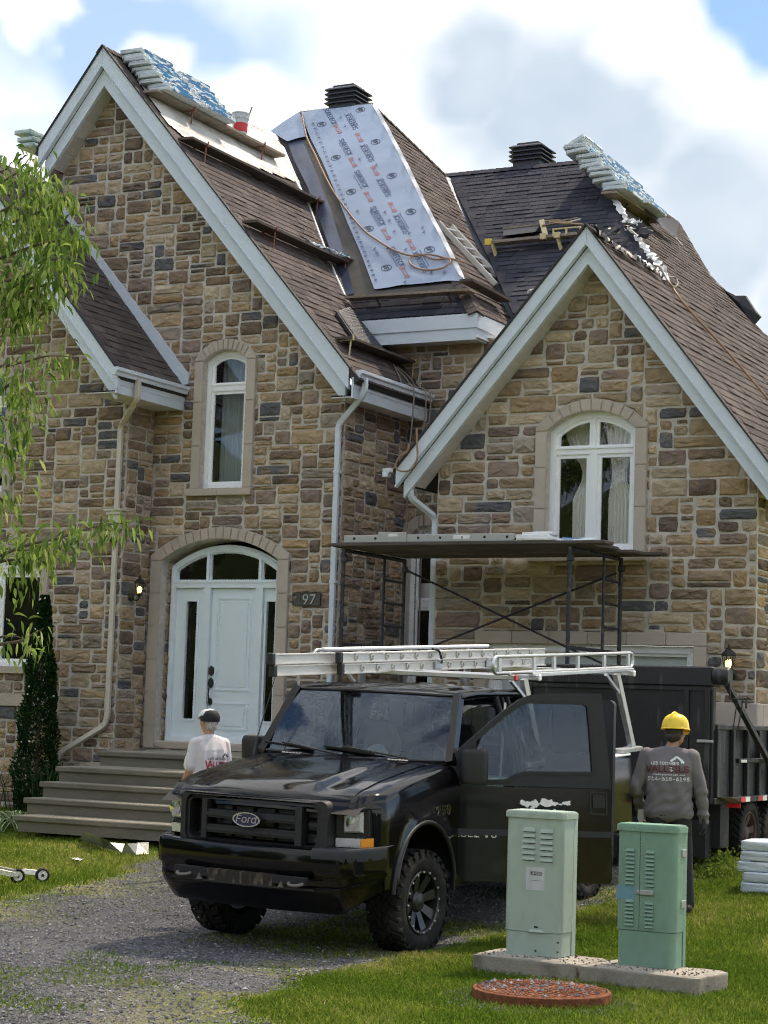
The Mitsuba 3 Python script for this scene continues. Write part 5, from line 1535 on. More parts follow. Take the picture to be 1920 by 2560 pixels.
def pillow(o, ex, ey, ez, L, W, Hh, seed, amp=.012):
    """a wrapped bundle: box with soft, wrinkled faces. o = middle of its underside"""
    r = np.random.default_rng(seed)
    g = np.linspace(-1, 1, 9); k = np.linspace(-1, 1, 4); m = M()
    b = trimesh.creation.box((2, 2, 2)); b = b.subdivide().subdivide().subdivide()
    v = np.array(b.vertices)
    q = np.sign(v) * np.abs(v) ** .9
    rr = np.linalg.norm(v, axis=1, keepdims=True)
    edge = np.sort(np.abs(v), axis=1)[:, 1:2]
    v = v * (1 - .05 * np.clip(edge - .7, 0, 1) / .3)
    d = meshkit.fbm(v * A(3.0, 2.2, 1.2) + r.uniform(0, 50, 3), 3, seed=seed) - .5
    h = A(L / 2, W / 2, Hh / 2)
    P = v * h + np.sign(v) * (np.abs(v) > .98) * d[:, None] * amp * 2
    w = P[:, :1] * ex + P[:, 1:2] * ey + (P[:, 2:] + Hh / 2) * ez + np.asarray(o)
    return w, np.array(b.faces)


def bundle(o, ex, ey, ez, label, group, L=1.0, W=.42, Hh=.078, seed=0, body='wrap_white', printed=True):
    k = thing('shingle_bundle', label, 'bundle', group)
    w, f = pillow(o, ex, ey, ez, L, W, Hh, seed)
    part(k, 'wrap', (w, f), body, smooth=40, uv=None)
    if printed:
        r = np.random.default_rng(seed + 900)
        c = np.asarray(o) + ez * Hh * .5 - ey * (W / 2 + .001)
        m = M()
        a0, a1 = -L * .40, L * .42
        P = [[c + ex * x - ey * (.012 + .003 * math.sin(9 * x + seed)) + ez * (zz * Hh * .36) for x in np.linspace(a0, a1, 8)] for zz in (-1, 0, 1)]
        part(k, 'print', M().grid(P), 'wrap_print')
    return k


# ---------------------------------------------------------------- planks on roof brackets
def roof_plank(X, z, y0, y1, label, bsdf='plank_wood', w=.27, brackets=(), br='bracket_red', p=SBR):
    k = thing('roof_plank', label, 'plank')
    m = M()
    r = np.random.default_rng(int(abs(X * 100)))
    n = 9; ysx = np.linspace(y0, y1, n)
    top, bot = [], []
    for i in range(n - 1):
        a, b = ysx[i], ysx[i + 1]
    m.hexa([[X - w / 2, y0, z - .02], [X + w / 2, y0 + .03, z - .02], [X + w / 2, y1 - .02, z - .03], [X - w / 2, y1, z - .03], [X - w / 2, y0, z + .02], [X + w / 2, y0 + .03, z + .02], [X + w / 2, y1 - .02, z + .01], [X - w / 2, y1, z + .01]])
    part(k, 'board', m, bsdf)
    for yb in brackets:
        L = w * 1.25
        t = M().beam((X - w / 2 - .02, yb, z - .028), (X + w / 2 + .02, yb, z - .028), .035, .012).beam((X + w / 2 + .01, yb, z - .03), (X + w / 2 + .01, yb, z + .05), .035, .012, up=(1, 0, 0))
        s = unit(A(1, 0, -p)); q = A(X - w / 2 - .02, yb, z - .03)
        t.beam(q - s * .12, q + s * .42, .035, .012, up=(p, 0, 1)).beam(q + s * .36, A(X + w / 2 - .03, yb, z - .03), .03, .012, up=(1, 0, 0))
        part(k, 'bracket', t, br)
    return k


roof_plank(-18.71, 12.03, 26.48, 30.65, 'weathered plank on red brackets near the ridge, carrying bundles and a bucket', brackets=(27.6, 29.9), bsdf='plank_wood')
roof_plank(-17.94, 11.13, 26.42, 31.3, 'long dark plank at the lower edge of the pale underlay', bsdf='plank_dark', brackets=(26.9, 30.6))
roof_plank(-16.64, 9.64, 26.42, 29.75, 'plank across the middle of the brown slope with a torn bag on its end', brackets=(27.05, 29.4), bsdf='plank_dark')
roof_plank(-14.98, 7.70, 26.62, 29.0, 'short plank on yellow wooden brackets just above the gutter', brackets=(26.7, 28.85), br='yellow_wood', bsdf='plank_dark')
# bundles stacked on the upper plank, their long sides to the street side slope
for c, y in enumerate((27.12, 28.18)):
    for i in range(10 if c == 0 else 9):
        z = 12.055 + i * .082
        xroof = PB - (z - PKB) / SBR
        bundle(A(xroof + .27 + .03 * math.sin(i * 2.3 + c), y + .04 * math.sin(i * 1.7), z), A(0, 1, 0), A(-1, 0, 0), A(0, 0, 1), f'{ORD[i]} wrapped shingle bundle from the plank in the {"nearer" if c == 0 else "farther"} pile by the tall ridge', 'shingle bundles stacked by the tall gable ridge', seed=100 + 20 * c + i, W=.46)
# green wrapped bundles behind the left rake
for i, (u0, v0) in enumerate(((100, 386), (99, 371), (92, 353))):
    p = at(u0 + 6, v0, y=27.4)
    bundle(p, A(0, 1, 0), A(1, 0, 0), A(0, 0, 1), f'{ORD[i]} green wrapped bundle behind the left rake of the tall gable', 'green bundles behind the left rake', seed=150 + i, W=.36, body='wrap_green', printed=False)
# bucket
kb = thing('bucket', 'grey plastic pail with a red label and a stirring stick on the upper roof plank', 'bucket')
bo = A(-18.70, 29.25, 12.05)
mat('pail_grey', (.42, .46, .50), .4); mat('label_red', (.50, .03, .04), .45)
part(kb, 'body', M().lathe([(0, 0), (.125, 0), (.150, .36), (.158, .362), (.158, .38), (.148, .382), (.14, .36), (.118, .02), (0, .02)], bo, (0, 0, 1), 26), 'pail_grey', smooth=35)
part(kb, 'ring', M().lathe([(.146, .27), (.160, .272), (.160, .285), (.148, .287)], bo, (0, 0, 1), 26), 'pail_grey')
part(kb, 'label', M().grid([[bo + A((.1265 + .025 * h / .36 + .003) * math.cos(t), (.1265 + .025 * h / .36 + .003) * math.sin(t), h) for t in np.linspace(-1.9, .5, 12)] for h in (.03, .19)]), 'label_red')
part(kb, 'stick', M().beam(bo + A(.05, .05, .1), bo + A(.10, .22, .55), .03, .012), 'plank_wood')
# torn bag on the end of the middle plank
kb = thing('torn_bag', 'torn white and blue wrapper hanging over the end of the middle plank', 'bag')
r_ = np.random.default_rng(3)
def crumple(path, w, seed, amp=.05, n=5, bsdf=None):
    path = np.asarray(path, float); r = np.random.default_rng(seed)
    P = []
    t = np.gradient(path, axis=0)
    for q, d in zip(path, t):
        s = unit(np.cross(d, A(.3, -.4, 1)))
        P.append([q + s * (j / (n - 1) - .5) * w * r.uniform(.7, 1.2) + r.normal(0, amp, 3) * .5 for j in range(n)])
    return M().grid(np.array(P))
part(kb, 'wrapper', crumple(crom([(-16.70, 28.3, 9.72), (-16.68, 28.7, 9.74), (-16.64, 29.2, 9.72), (-16.58, 29.65, 9.70), (-16.46, 29.85, 9.55), (-16.44, 29.88, 9.36)], 4), .26, 4, .05), 'wrap_white', smooth=30)
part(kb, 'print', crumple(crom([(-16.56, 28.75, 9.74), (-16.52, 29.2, 9.73), (-16.50, 29.55, 9.70)], 4), .16, 5, .02), 'wrap_print', smooth=30)
part(kb, 'tail', crumple(crom([(-16.46, 29.7, 9.58), (-16.48, 29.66, 9.40), (-16.52, 29.60, 9.30)], 4), .22, 6, .03), 'wrap_print', smooth=30)
# ribbed black mat leaning in the corner of the roofs
kb = thing('ribbed_mat', 'ribbed dark grey mat lying on the slope beside the hipped roof', 'mat')
q = [onp(frB, e8_(*p), .06) for p in ((110, 230), (290, 160), (760, 740), (400, 660))]
m = M(); n_ = unit(np.cross(q[1] - q[0], q[3] - q[0])); n_ = n_ if n_[2] > 0 else -n_
m.hexa([p - n_ * .03 for p in q] + [p + n_ * .02 for p in q])
part(kb, 'sheet', m, 'felt_black')
rb = M()
for i in range(26):
    t = (i + .5) / 26
    a, b = q[0] + (q[3] - q[0]) * t, q[1] + (q[2] - q[1]) * t
    rb.beam(a + n_ * .026 + (b - a) * .06, a + n_ * .026 + (b - a) * .94, .022, .016, up=n_)
mat('mat_rib', (.05, .055, .068), .5)
part(kb, 'ribs', rb, 'mat_rib', kind='stuff')

# ---------------------------------------------------------------- membrane on the hipped roof, its prints, flashing and plank
MEM = thing('roof_membrane', 'bluish white printed underlay membrane covering the steep front of the hipped roof', 'membrane')
mat('membrane_white', mikit.proc(lambda p, n, uv: mi.Color3f(.25, .32, .45) * (.82 + .3 * fb(p.x * 1.6, p.y * 1.6, p.z * 3.0, 4))), .38, specular=.5)
mpx = [(752, 282), (840, 272), (929, 262), (962, 318), (1010, 410), (1060, 515), (1105, 600), (1150, 690), (1161, 706), (1120, 704), (1060, 711), (1000, 716), (937, 726), (905, 640), (870, 560), (838, 480), (806, 405), (778, 350), (760, 305)]
mpoly = Polygon([tuple(frT.inv(onp(frT, p, .02))[:2]) for p in mpx]).buffer(0)
def mem_h(a, b):
    P3 = np.stack([np.asarray(a) * 2.3 + np.asarray(b) * .5, np.asarray(b) * .9, np.asarray(a) * 0 + 2.], -1)
    return .018 + .045 * meshkit.fbm(P3 * 1.3, 4, seed=12)
def sheet_on(fr, poly, hf, step):
    x0, y0, x1, y1 = poly.bounds
    nx, ny = int((x1 - x0) / step) + 2, int((y1 - y0) / step) + 2
    X, Y = np.meshgrid(np.linspace(x0, x1, nx), np.linspace(y0, y1, ny))
    cells = [Polygon()]
    m = M()
    inside = np.array([[poly.contains(Point(a, b)) for a, b in zip(ra, rb_)] for ra, rb_ in zip(X, Y)])
    ids = np.arange(nx * ny).reshape(ny, nx); F = []
    bd = poly.exterior
    XX, YY = X.copy(), Y.copy()
    # pull the outside corners of border cells onto the outline
    for j in range(ny - 1):
        for i in range(nx - 1):
            ins = [inside[j, i], inside[j, i + 1], inside[j + 1, i + 1], inside[j + 1, i]]
            if any(ins):
                for (jj, ii), s in zip(((j, i), (j, i + 1), (j + 1, i + 1), (j + 1, i)), ins):
                    if not s:
                        p = bd.interpolate(bd.project(Point(X[jj, ii], Y[jj, ii]))); XX[jj, ii], YY[jj, ii] = p.x, p.y
                a, b, c, d = ids[j, i], ids[j, i + 1], ids[j + 1, i + 1], ids[j + 1, i]
                F += [[a, b, c], [a, c, d]]
    return fr(XX.ravel(), YY.ravel(), hf(XX.ravel(), YY.ravel())), np.array(F)
part(MEM, 'sheet', sheet_on(frT, mpoly, mem_h, .07), 'membrane_white', smooth=True)
fl = Polygon([tuple(frT.inv(onp(frT, p, .02))[:2]) for p in ((678, 331), (750, 283), (765, 320), (770, 345), (745, 350), (720, 358), (700, 345))]).buffer(0)
part(MEM, 'flap', sheet_on(frT, fl, lambda a, b: mem_h(a, b) + .02, .07), 'membrane_white', smooth=True)
fe_ = sheet_on(frT, Polygon([tuple(frT.inv(onp(frT, p, .02))[:2]) for p in ((929, 262), (940, 264), (975, 326), (1022, 415), (1072, 520), (1118, 605), (1160, 690), (1166, 708), (1150, 694), (1105, 602), (1060, 517), (1010, 412), (962, 320))]).buffer(0), lambda a, b: mem_h(a, b) + .02 + .02 * np.sin(b * 9), .05)
part(MEM, 'edge', fe_, 'torn_white', smooth=True)
mat('print_navy', (.07, .10, .19), .5); mat('print_red', (.30, .15, .18), .5); mat('print_black', (.03, .04, .06), .5)
def axes(x, y):
    """the directions of the printing on the sheet: down along the strip and across it"""
    q = lambda dx, dy: frT.inv(onp(frT, A3_(x + dx, y + dy), .03))[:2]
    return q(0, 0), unit(q(31, 53) - q(-31, -53)), unit(q(28, -8) - q(-28, 8))


def pr(txt, x, y, h, rot, mat_, bold=False, sx=1.0):
    c, e1, e2 = axes(x, y)
    v, f = text_on(txt, h, Fr((0, 0, 0), (1, 0, 0), (0, 1, 0)), 0, 0, 0, 0, .003, bold, sx)
    s = 1 if rot < 0 else -1
    xy = c + s * (v[:, :1] * e1 + v[:, 1:2] * e2); v = np.column_stack([xy, v[:, 2]])
    part(MEM, 'print', (frT(v[:, 0], v[:, 1], v[:, 2] + mem_h(v[:, 0], v[:, 1]) + .004), f), mat_)
for x, y in ((515, 255), (620, 465), (730, 690), (845, 945), (975, 1225)): pr('SUREDECK', x, y, .105, -90, 'print_navy')
for x, y in ((660, 290), (770, 510), (885, 750), (1005, 1000), (1140, 1262)): pr('SUREDECK', x, y, .105, 90, 'print_navy')
def mark(x, y, kind, mat_):
    c, e1, e2 = axes(x, y); a = b = 0
    if kind == 'oval':
        e = affinity.translate(affinity.scale(Point(0, 0).buffer(1, 20), .095, .105), a, b)
        sh = e.difference(affinity.scale(e, .84, .84))
    elif kind == 'red':
        sh = unary_union([affinity.translate(affinity.scale(Point(0, 0).buffer(1, 12), .05, .045), a, b + d) for d in (-.16, .16)] + [sbox(a - .035, b - .11, a + .03, b + .11).difference(sbox(a - .012, b - .09, a + .02, b + .08))])
    else:
        sh = sbox(a - .008, b - .30, a + .008, b + .30)
    m = M().prism(sh, Fr((0, 0, 0), (1, 0, 0), (0, 1, 0)), 0, .003).get()
    xy = c - m[0][:, 1:2] * e1 + m[0][:, :1] * e2; m = (np.column_stack([xy, m[0][:, 2]]), m[1])
    part(MEM, 'print', (frT(m[0][:, 0], m[0][:, 1], m[0][:, 2] + mem_h(m[0][:, 0], m[0][:, 1]) + .004), m[1]), mat_)
for x, y in ((565, 340), (670, 572), (780, 812), (900, 1068), (1030, 1335), (715, 402), (825, 632), (945, 882), (1075, 1142)): mark(x, y, 'red', 'print_red')
for x, y in ((455, 310), (553, 540), (660, 778), (780, 1032), (903, 1302), (725, 212), (828, 432), (942, 667), (1072, 915), (1203, 1180)):
    mark(x, y, 'oval', 'print_navy'); pr('BP', x, y, .085, -100, 'print_black')
for x, y in ((600, 480), (705, 710), (825, 965), (950, 1240), (680, 275), (790, 495), (905, 735), (1025, 975), (1165, 1235)): mark(x, y, 'line', 'print_navy')
# staples and small prints along the left edge
st = M()
for i in range(34):
    t = i / 33
    for dx in (16, 26):
        u, v = A3_(372 + t * 430 + dx + (3 if i % 2 else 0), 300 + t * 1080)
        q = onp(frT, (u, v), .07); st.ob(q, A(.012, 0, 0), frT.b * .022, frT.n * .002)
for x, y in ((700, 905), (795, 900), (890, 912), (715, 545), (615, 320), (585, 258), (830, 585), (920, 970), (955, 1045), (1035, 1170), (1150, 1020), (1160, 1050), (820, 1165), (835, 1195), (910, 1160), (1060, 1060), (1210, 1330), (1300, 1325), (1030, 1395), (1280, 1230)):
    q = onp(frT, A3_(x, y), .075); st.ob(q, A(.02, 0, 0), frT.b * .03, frT.n * .002)
part(MEM, 'staples', st, 'print_navy', kind='stuff')
# dark flashing strip in the valley beside the membrane
def poly_sheet(fr, px, lift, hf=None, step=.08):
    P = Polygon([tuple(fr.inv(onp(fr, p, lift))[:2]) for p in px]).buffer(0)
    return sheet_on(fr, P, hf or (lambda a, b: lift + 0 * a), step)
mat('flashing_blue', mikit.proc(lambda p, n, uv: mi.Color3f(.055, .068, .115) * (.6 + .8 * fb(p.x * 2.2, p.y * 2.2, p.z * 2.2, 4))), .36, specular=.6)
mat('felt_brown', mikit.proc(lambda p, n, uv: mi.Color3f(.075, .068, .062) * (.6 + .8 * fb(p.x * 3, p.y * 3, p.z * 3, 4))), .75)
part(kT, 'valley_flashing', poly_sheet(frT, [(719, 356), (742, 346), (757, 350), (790, 430), (830, 530), (862, 640), (885, 735), (864, 740), (838, 660), (806, 570), (770, 470), (735, 400)], .012, lambda a, b: .012 + .015 * np.sin(a * 5)), 'flashing_blue', smooth=True)
part(kT, 'underlay', poly_sheet(frT, [(757, 350), (775, 350), (806, 405), (838, 480), (870, 560), (905, 640), (938, 728), (1000, 722), (1100, 712), (1165, 706), (1172, 722), (1060, 736), (885, 742), (862, 640), (830, 530), (790, 430)], .008, None, .1), 'felt_brown', smooth=True)
part(kB, 'edge_flashing', M().tube([onp(frB, p, .02) for p in ((738, 450), (775, 520), (808, 610), (840, 690), (862, 738))], .02, 6), 'torn_white')
# plank along the foot of the membrane
kb = thing('roof_plank', 'long weathered plank along the foot of the printed membrane', 'plank')
pl_, pr_ = onp(frT, (870, 747), .16), onp(frT, (1183, 727), .16)
part(kb, 'board', M().beam(pl_, pr_, .26, .04), 'plank_wood')
for t in (.25, .82):
    q_ = pl_ + (pr_ - pl_) * t
    part(kb, 'bracket', M().beam(q_ + A(0, -.1, -.03), q_ + A(0, .12, -.16), .03, .02), 'plank_dark')
kb = thing('roof_plank', 'short dark plank at the corner below the ladder', 'plank')
part(kb, 'board', M().beam(onp(frTR, (1165, 700), .18), onp(frTR, (1262, 752), .18), .24, .045), 'plank_dark')
# ladder on the right slope
RL = thing('roof_ladder', 'short aluminium ladder lying on the shingles beside the printed membrane', 'ladder')
q = [onp(frTR, p, .07) for p in (A3_(1260, 985), A3_(1350, 1010), A4_(460, 812), A4_(345, 715))]
q = [q[0], q[1], q[2] if False else q[1] + (q[3] - q[0]) * 1.06, q[3]]
for a, b in ((q[0], q[3]), (q[1], q[2])):
    part(RL, 'rail', M().beam(a, b, .035, .085, up=frTR.n), 'ladder_alu' if 'ladder_alu' in scene else 'white_trim')
for t in np.linspace(.08, .95, 7):
    part(RL, 'rung', M().tube([q[0] + (q[3] - q[0]) * t, q[1] + (q[2] - q[1]) * t], .017, 8), 'white_trim', smooth=40)


def vent(base, w, h, label, n=4):
    k = thing('roof_vent', label, 'vent')
    mat('vent_metal', (.035, .038, .052), .45, .3)
    x, y, z = base
    part(k, 'core', M().bx(x - w / 2, x + w / 2, y - w / 2, y + w / 2, z - .5, z + h), 'vent_metal')
    for i in range(n):
        zi = z + h * (i + .3) / n; o = w * .62
        P = [(x + sx * a, y + sy * a, zz) for zz, a in ((zi, o), (zi + .02, o), (zi + h / n * .75, w * .5)) for sx in (-1, 1) for sy in (-1, 1)]
        part(k, 'louvre', M().man(hull(P)), 'vent_metal')
    part(k, 'lid', M().rbx(x - w * .42, x + w * .42, y - w * .42, y + w * .42, z + h, z + h + .06, .015), 'vent_metal')


vb = at(862, 270, y=33.2); vent((vb[0] + .05, 33.25, vb[2]), .56, .36, 'black louvred roof vent behind the top of the printed membrane')
vb = at(1322, 412, y=34.6); vent((vb[0] + .05, 34.65, vb[2]), .56, .34, 'black louvred roof vent on the ridge of the rear main roof')
# air hose and rope over the membrane
kb = thing('air_hose', 'thin brown air hose trailing down the printed membrane and coiled at its foot', 'hose')
pth = [(318, 222), (328, 300), (352, 400), (410, 520), (470, 650), (540, 780), (620, 890), (700, 990), (770, 1060), (850, 1115), (940, 1170), (1040, 1208), (1110, 1215), (1190, 1205), (1290, 1225), (1345, 1250), (1300, 1295), (1200, 1315), (1110, 1300), (1062, 1262), (1075, 1225), (1140, 1205), (1230, 1240), (1340, 1235), (1440, 1260)]
part(kb, 'hose', M().tube(crom([onp(frT, A3_(*p), .09) for p in pth], 5), .017, 6), 'hose_brown', smooth=True)
kb = thing('gutter_hoses', 'three thin hoses hanging over the gutter beside the recess', 'hose')
for pts in ([(905, 950), (1000, 1150), (1025, 1230)], [(935, 985), (1080, 1140), (1165, 1255)], [(960, 985), (1130, 1130), (1240, 1290)]):
    top = [onp(frB, e8_(*p), .04) for p in pts]
    e = top[-1]; x_ = -14.44
    u0 = proj(e)[0]
    down = [A(x_, e[1] + .02, 7.12), A(x_ + .01, e[1], 6.6), A(x_ - .02, e[1] - .05, 5.8), A(x_ - .06, e[1] + .06, 5.0), A(x_ - .04, e[1] - .03, 4.3), A(x_ - .05, e[1] - .0, 3.0)]
    part(kb, 'hose', M().tube(crom(top + down, 6), .013, 6), 'hose_grey', smooth=True)
kb = thing('hose_coil', 'loop of brown hose caught on the lower end of the garage rake', 'hose')
lp = [(640, 420), (720, 520), (750, 620), (745, 760), (735, 900), (738, 1040), (742, 1130), (720, 1200), (680, 1245), (620, 1255), (575, 1240), (560, 1200), (600, 1130), (660, 1090), (670, 1030)]
part(kb, 'hose', M().tube(crom([at(*z8_(*p), y=23.78 + (.0 if p[1] > 900 else 1.2 * (900 - p[1]) / 480 + 0.0)) for p in lp[4:]], 5), .013, 6), 'hose_brown', smooth=True)

# ---------------------------------------------------------------- rear main roof: plank with debris, stack, torn paper
kb = thing('roof_plank', 'plank with yellow clips on the dark rear roof, heaped with broken wood', 'plank')
p0, p1 = onp(frM, r4_(130, 530), .16), onp(frM, r4_(1480, 372), .16)
p1 = A(p1[0], p0[1], p0[2] + .02)
part(kb, 'board', M().beam(p0, p1, .25, .05), 'plank_wood')
part(kb, 'clip', M().ob(p0 + A(.05, -.13, 0), A(.055, 0, 0), A(0, .03, 0), A(0, 0, .055)), 'yellow_paint')
for t in (.07, .80):
    c = p0 + (p1 - p0) * t
    part(kb, 'bracket', M().beam(c + A(0, -.1, -.03), c + A(.04, .02, -.30), .09, .03, up=(1, 0, 0)), 'yellow_wood')
kb = thing('felt_roll', 'dark slab of roll roofing lying above the clipped plank', 'roofing')
c0, c1 = onp(frM, r4_(350, 330), .10), onp(frM, r4_(900, 265), .10)
part(kb, 'sheet', M().hexa([c0, c1, c1 + frM.b * -.02 + frM.n * -.1, c0 + frM.n * -.1, c0 + frM.n * .03, c1 + frM.n * .03, c1 - frM.b * .28 + frM.n * .03, c0 - frM.b * .28 + A(.1, 0, 0) + frM.n * .03]), 'felt_black')
part(kb, 'edge', M().beam(c0 + frM.n * .035, c1 + frM.n * .035, .03, .03), 'plank_wood')
kb = thing('broken_wood', 'pile of splintered boards on the plank of the dark rear roof', 'wood')
wb_ = onp(frM, r4_(1120, 230), .20); rz = np.random.default_rng(8)
part(kb, 'post', M().beam(onp(frM, r4_(975, 425), .18), onp(frM, r4_(915, 190), .22), .09, .05, up=frM.n), 'yellow_wood')
mat('raw_wood', mikit.proc(lambda p, n, uv: mx((.36, .24, .14), (.48, .36, .24), nz(p.x * 40, p.y * 9, p.z * 40))), .8)
for i in range(7):
    a = onp(frM, r4_(930 + 40 * i + rz.uniform(-30, 30), 235 + rz.uniform(-50, 30)), .2 + rz.uniform(0, .12)); d = A(1, rz.uniform(-.2, .2), rz.uniform(-.12, .16))
    part(kb, 'board', M().beam(a, a + d * rz.uniform(.25, .5), rz.uniform(.05, .10), .02), 'raw_wood' if i % 3 else 'plank_wood')
part(kb, 'strip', M().beam(onp(frM, r4_(1300, 215), .25), onp(frM, r4_(1495, 165), .25), .08, .015), 'torn_white')
kb = thing('wood_crate', 'small pale slatted frame on the clipped plank next to the garage peak', 'crate')
cc = onp(frM, r4_(1310, 365), .22)
for dz in (-.05, .06):
    part(kb, 'slat', M().beam(cc + A(-.24, -.1, dz), cc + A(.26, -.1, dz), .025, .02), 'yellow_wood')
for dx in (-.24, .0, .26):
    part(kb, 'post', M().beam(cc + A(dx, -.1, -.06), cc + A(dx, -.1, .07), .03, .025, up=(1, 0, 0)), 'yellow_wood')
for dx in (-.42, -.16): part(kb, 'block', M().ob(cc + A(dx, -.12, -.06), A(.05, 0, 0), A(0, .04, 0), A(0, 0, .05)), 'yellow_wood')
# stack on the right slope
zp = 11.22; xp = float(-11.21 - (zp - 9.21) / 1.118)
pa, pb_ = at(*A5_(280, 400), x=xp + .12), at(*A5_(770, 640), x=xp + .25)
y0s, y1s = pa[1], pa[1] + 2.3
kb = thing('roof_plank', 'plank under the bundle pile at the end of the rear ridge', 'plank')
part(kb, 'board', M().bx(xp - .02, xp + .27, y0s, y1s, zp - .03, zp + .012), 'plank_wood')
for t in (.35, .85):
    part(kb, 'bracket', M().beam((xp + .2, y0s + t * 2.2, zp - .03), (xp + .02, y0s + t * 2.2, zp - .26), .04, .03, up=(0, 1, 0)), 'plank_dark')
for c, y in enumerate((y0s + .52, y0s + 1.58)):
    for i in range(11):
        z = zp + .015 + i * .092
        xr = -11.21 - (z - 9.21) / 1.118
        tl = .5 if i == 10 and c == 0 else 0
        ex = unit(A(0, 1, -.04)); ey = unit(A(-1, 0, -.05 * (i % 3) - tl)); 
        bundle(A(xr + .22 + .05 * math.sin(i * 2.1 + c), y + .05 * math.sin(i * 1.3), z), ex, ey, np.cross(ex, ey), f'{ORD[i]} wrapped shingle bundle from below in the {"nearer" if c == 0 else "farther"} pile at the rear ridge end', 'shingle bundles stacked at the rear ridge end', seed=300 + 20 * c + i, W=.45, Hh=.085)


def ribbon(fr, px, lift, w0, seed, amp, n=4):
    r = np.random.default_rng(seed)
    c = crom([onp(fr, p, lift) for p in px], 6); t = np.gradient(c, axis=0); P = []
    for q, d in zip(c, t):
        s = unit(np.cross(fr.n, d)); w = w0 * r.uniform(.35, 1.25)
        P.append([q + s * (j / (n - 1) - .5) * w + fr.n * r.uniform(0, amp) + s * r.normal(0, w0 * .12) for j in range(n)])
    return M().grid(np.array(P))


HP = [A5_(*p) for p in ((235, 330), (320, 470), (395, 580), (450, 680), (510, 770), (575, 870), (640, 960), (700, 1020), (740, 1100), (790, 1160))]
kb = thing('torn_underlay', 'torn white paper strip running down the stripped hip of the rear roof', 'paper')
part(kb, 'strip', ribbon(frM, HP, .04, .13, 61, .05), 'torn_white', smooth=30)
part(kb, 'flake', ribbon(frM, [A5_(*p) for p in ((420, 690), (470, 700), (520, 710), (560, 720))], .14, .16, 62, .12), 'torn_white', smooth=30)
part(kb, 'flake', ribbon(frD, [A5_(*p) for p in ((515, 978), (580, 1030), (650, 1080), (720, 1125))], .06, .10, 63, .05), 'torn_white', smooth=30)
kb = thing('felt_flap', 'black roofing felt curling off the ridge behind the garage peak', 'felt')
part(kb, 'sheet', ribbon(frM, [A5_(*p) for p in ((190, 750), (280, 775), (370, 780), (450, 755))], .25, .22, 64, .10), 'felt_black', smooth=30)
part(kb, 'sheet', ribbon(frD, [A5_(*p) for p in ((110, 710), (220, 800), (340, 900), (480, 985), (600, 1055), (690, 1110))], .04, .16, 65, .07), 'felt_black', smooth=30)
part(kb, 'sheet', ribbon(frM, [A5_(*p) for p in ((470, 690), (520, 720), (570, 740), (595, 800), (600, 830))], .14, .26, 66, .10), 'felt_black', smooth=30)
kb = thing('felt_sheet', 'large black felt sheet hanging over the far edge below the bundle pile', 'felt')
g = [[at(*A5_(*p), x=xx) for p in row] for row, xx in zip((((560, 500), (640, 560), (740, 620), (885, 672)), ((600, 560), (690, 640), (780, 700), (880, 730)), ((700, 670), (760, 730), (830, 790), (865, 800))), (-12.75, -12.7, -12.6))]
part(kb, 'sheet', M().grid(np.array(g)), 'felt_black', smooth=True)
for j, (px, lab) in enumerate(((((850, 800), (960, 920), (1080, 1060), (1170, 1150), (1100, 1075), (940, 905)), 'black felt edge lifting along the skyline of the right slope'), (((1165, 1160), (1280, 1260), (1380, 1310), (1460, 1310), (1530, 1420), (1590, 1490), (1530, 1560), (1440, 1480), (1300, 1320)), 'black felt sheet flapping up above the skyline at the right edge'))):
    kb = thing('felt_flap', lab, 'felt')
    pts = [at(*A5_(*p), y=36.4) for p in px]
    cc = np.mean(pts, axis=0)
    V = [cc + A(0, -.06, .0)] + pts; n_ = len(pts)
    V2 = [v + A(.02, .05, 0) for v in V]
    F = [[0, 1 + i, 1 + (i + 1) % n_] for i in range(n_)]; F2 = [[n_ + 1 + c_ for c_ in f[::-1]] for f in F]
    S = [[1 + i, 1 + (i + 1) % n_, n_ + 2 + (i + 1) % n_] for i in range(n_)] + [[1 + i, n_ + 2 + (i + 1) % n_, n_ + 2 + i] for i in range(n_)]
    part(kb, 'sheet', (np.array(V + V2), np.array(F + F2 + S)), 'felt_black')
kb = thing('safety_rope', 'thin rope knotted at the torn hip and stretched down the right slope', 'rope')
part(kb, 'rope', M().tube(crom([onp(frD, p, .05) for p in (A5_(720, 1060), A5_(790, 1170), A5_(880, 1310), A5_(1020, 1480), A5_(1250, 1728), (1880, 950), (1990, 1080))], 4), .018, 6), 'hose_brown')
part(kb, 'loop', M().tube(crom([onp(frD, A5_(*p), .07) for p in ((790, 1150), (850, 1150), (880, 1190), (870, 1225), (840, 1230), (800, 1190), (760, 1120), (735, 1060), (760, 1100))], 5), .012, 6), 'hose_grey')
part(kb, 'knot', crumple([onp(frD, A5_(*p), .06) for p in ((715, 1040), (740, 1080), (760, 1110), (780, 1150), (785, 1180))], .12, 71, .07), 'torn_white')
kb = thing('paper_scrap', 'white paper scrap at the foot of the dark rear roof', 'paper')
part(kb, 'sheet', crumple([at(*A4_(*p), y=30.0) for p in ((500, 750), (515, 742), (530, 740))], .12, 72, .03), 'torn_white')

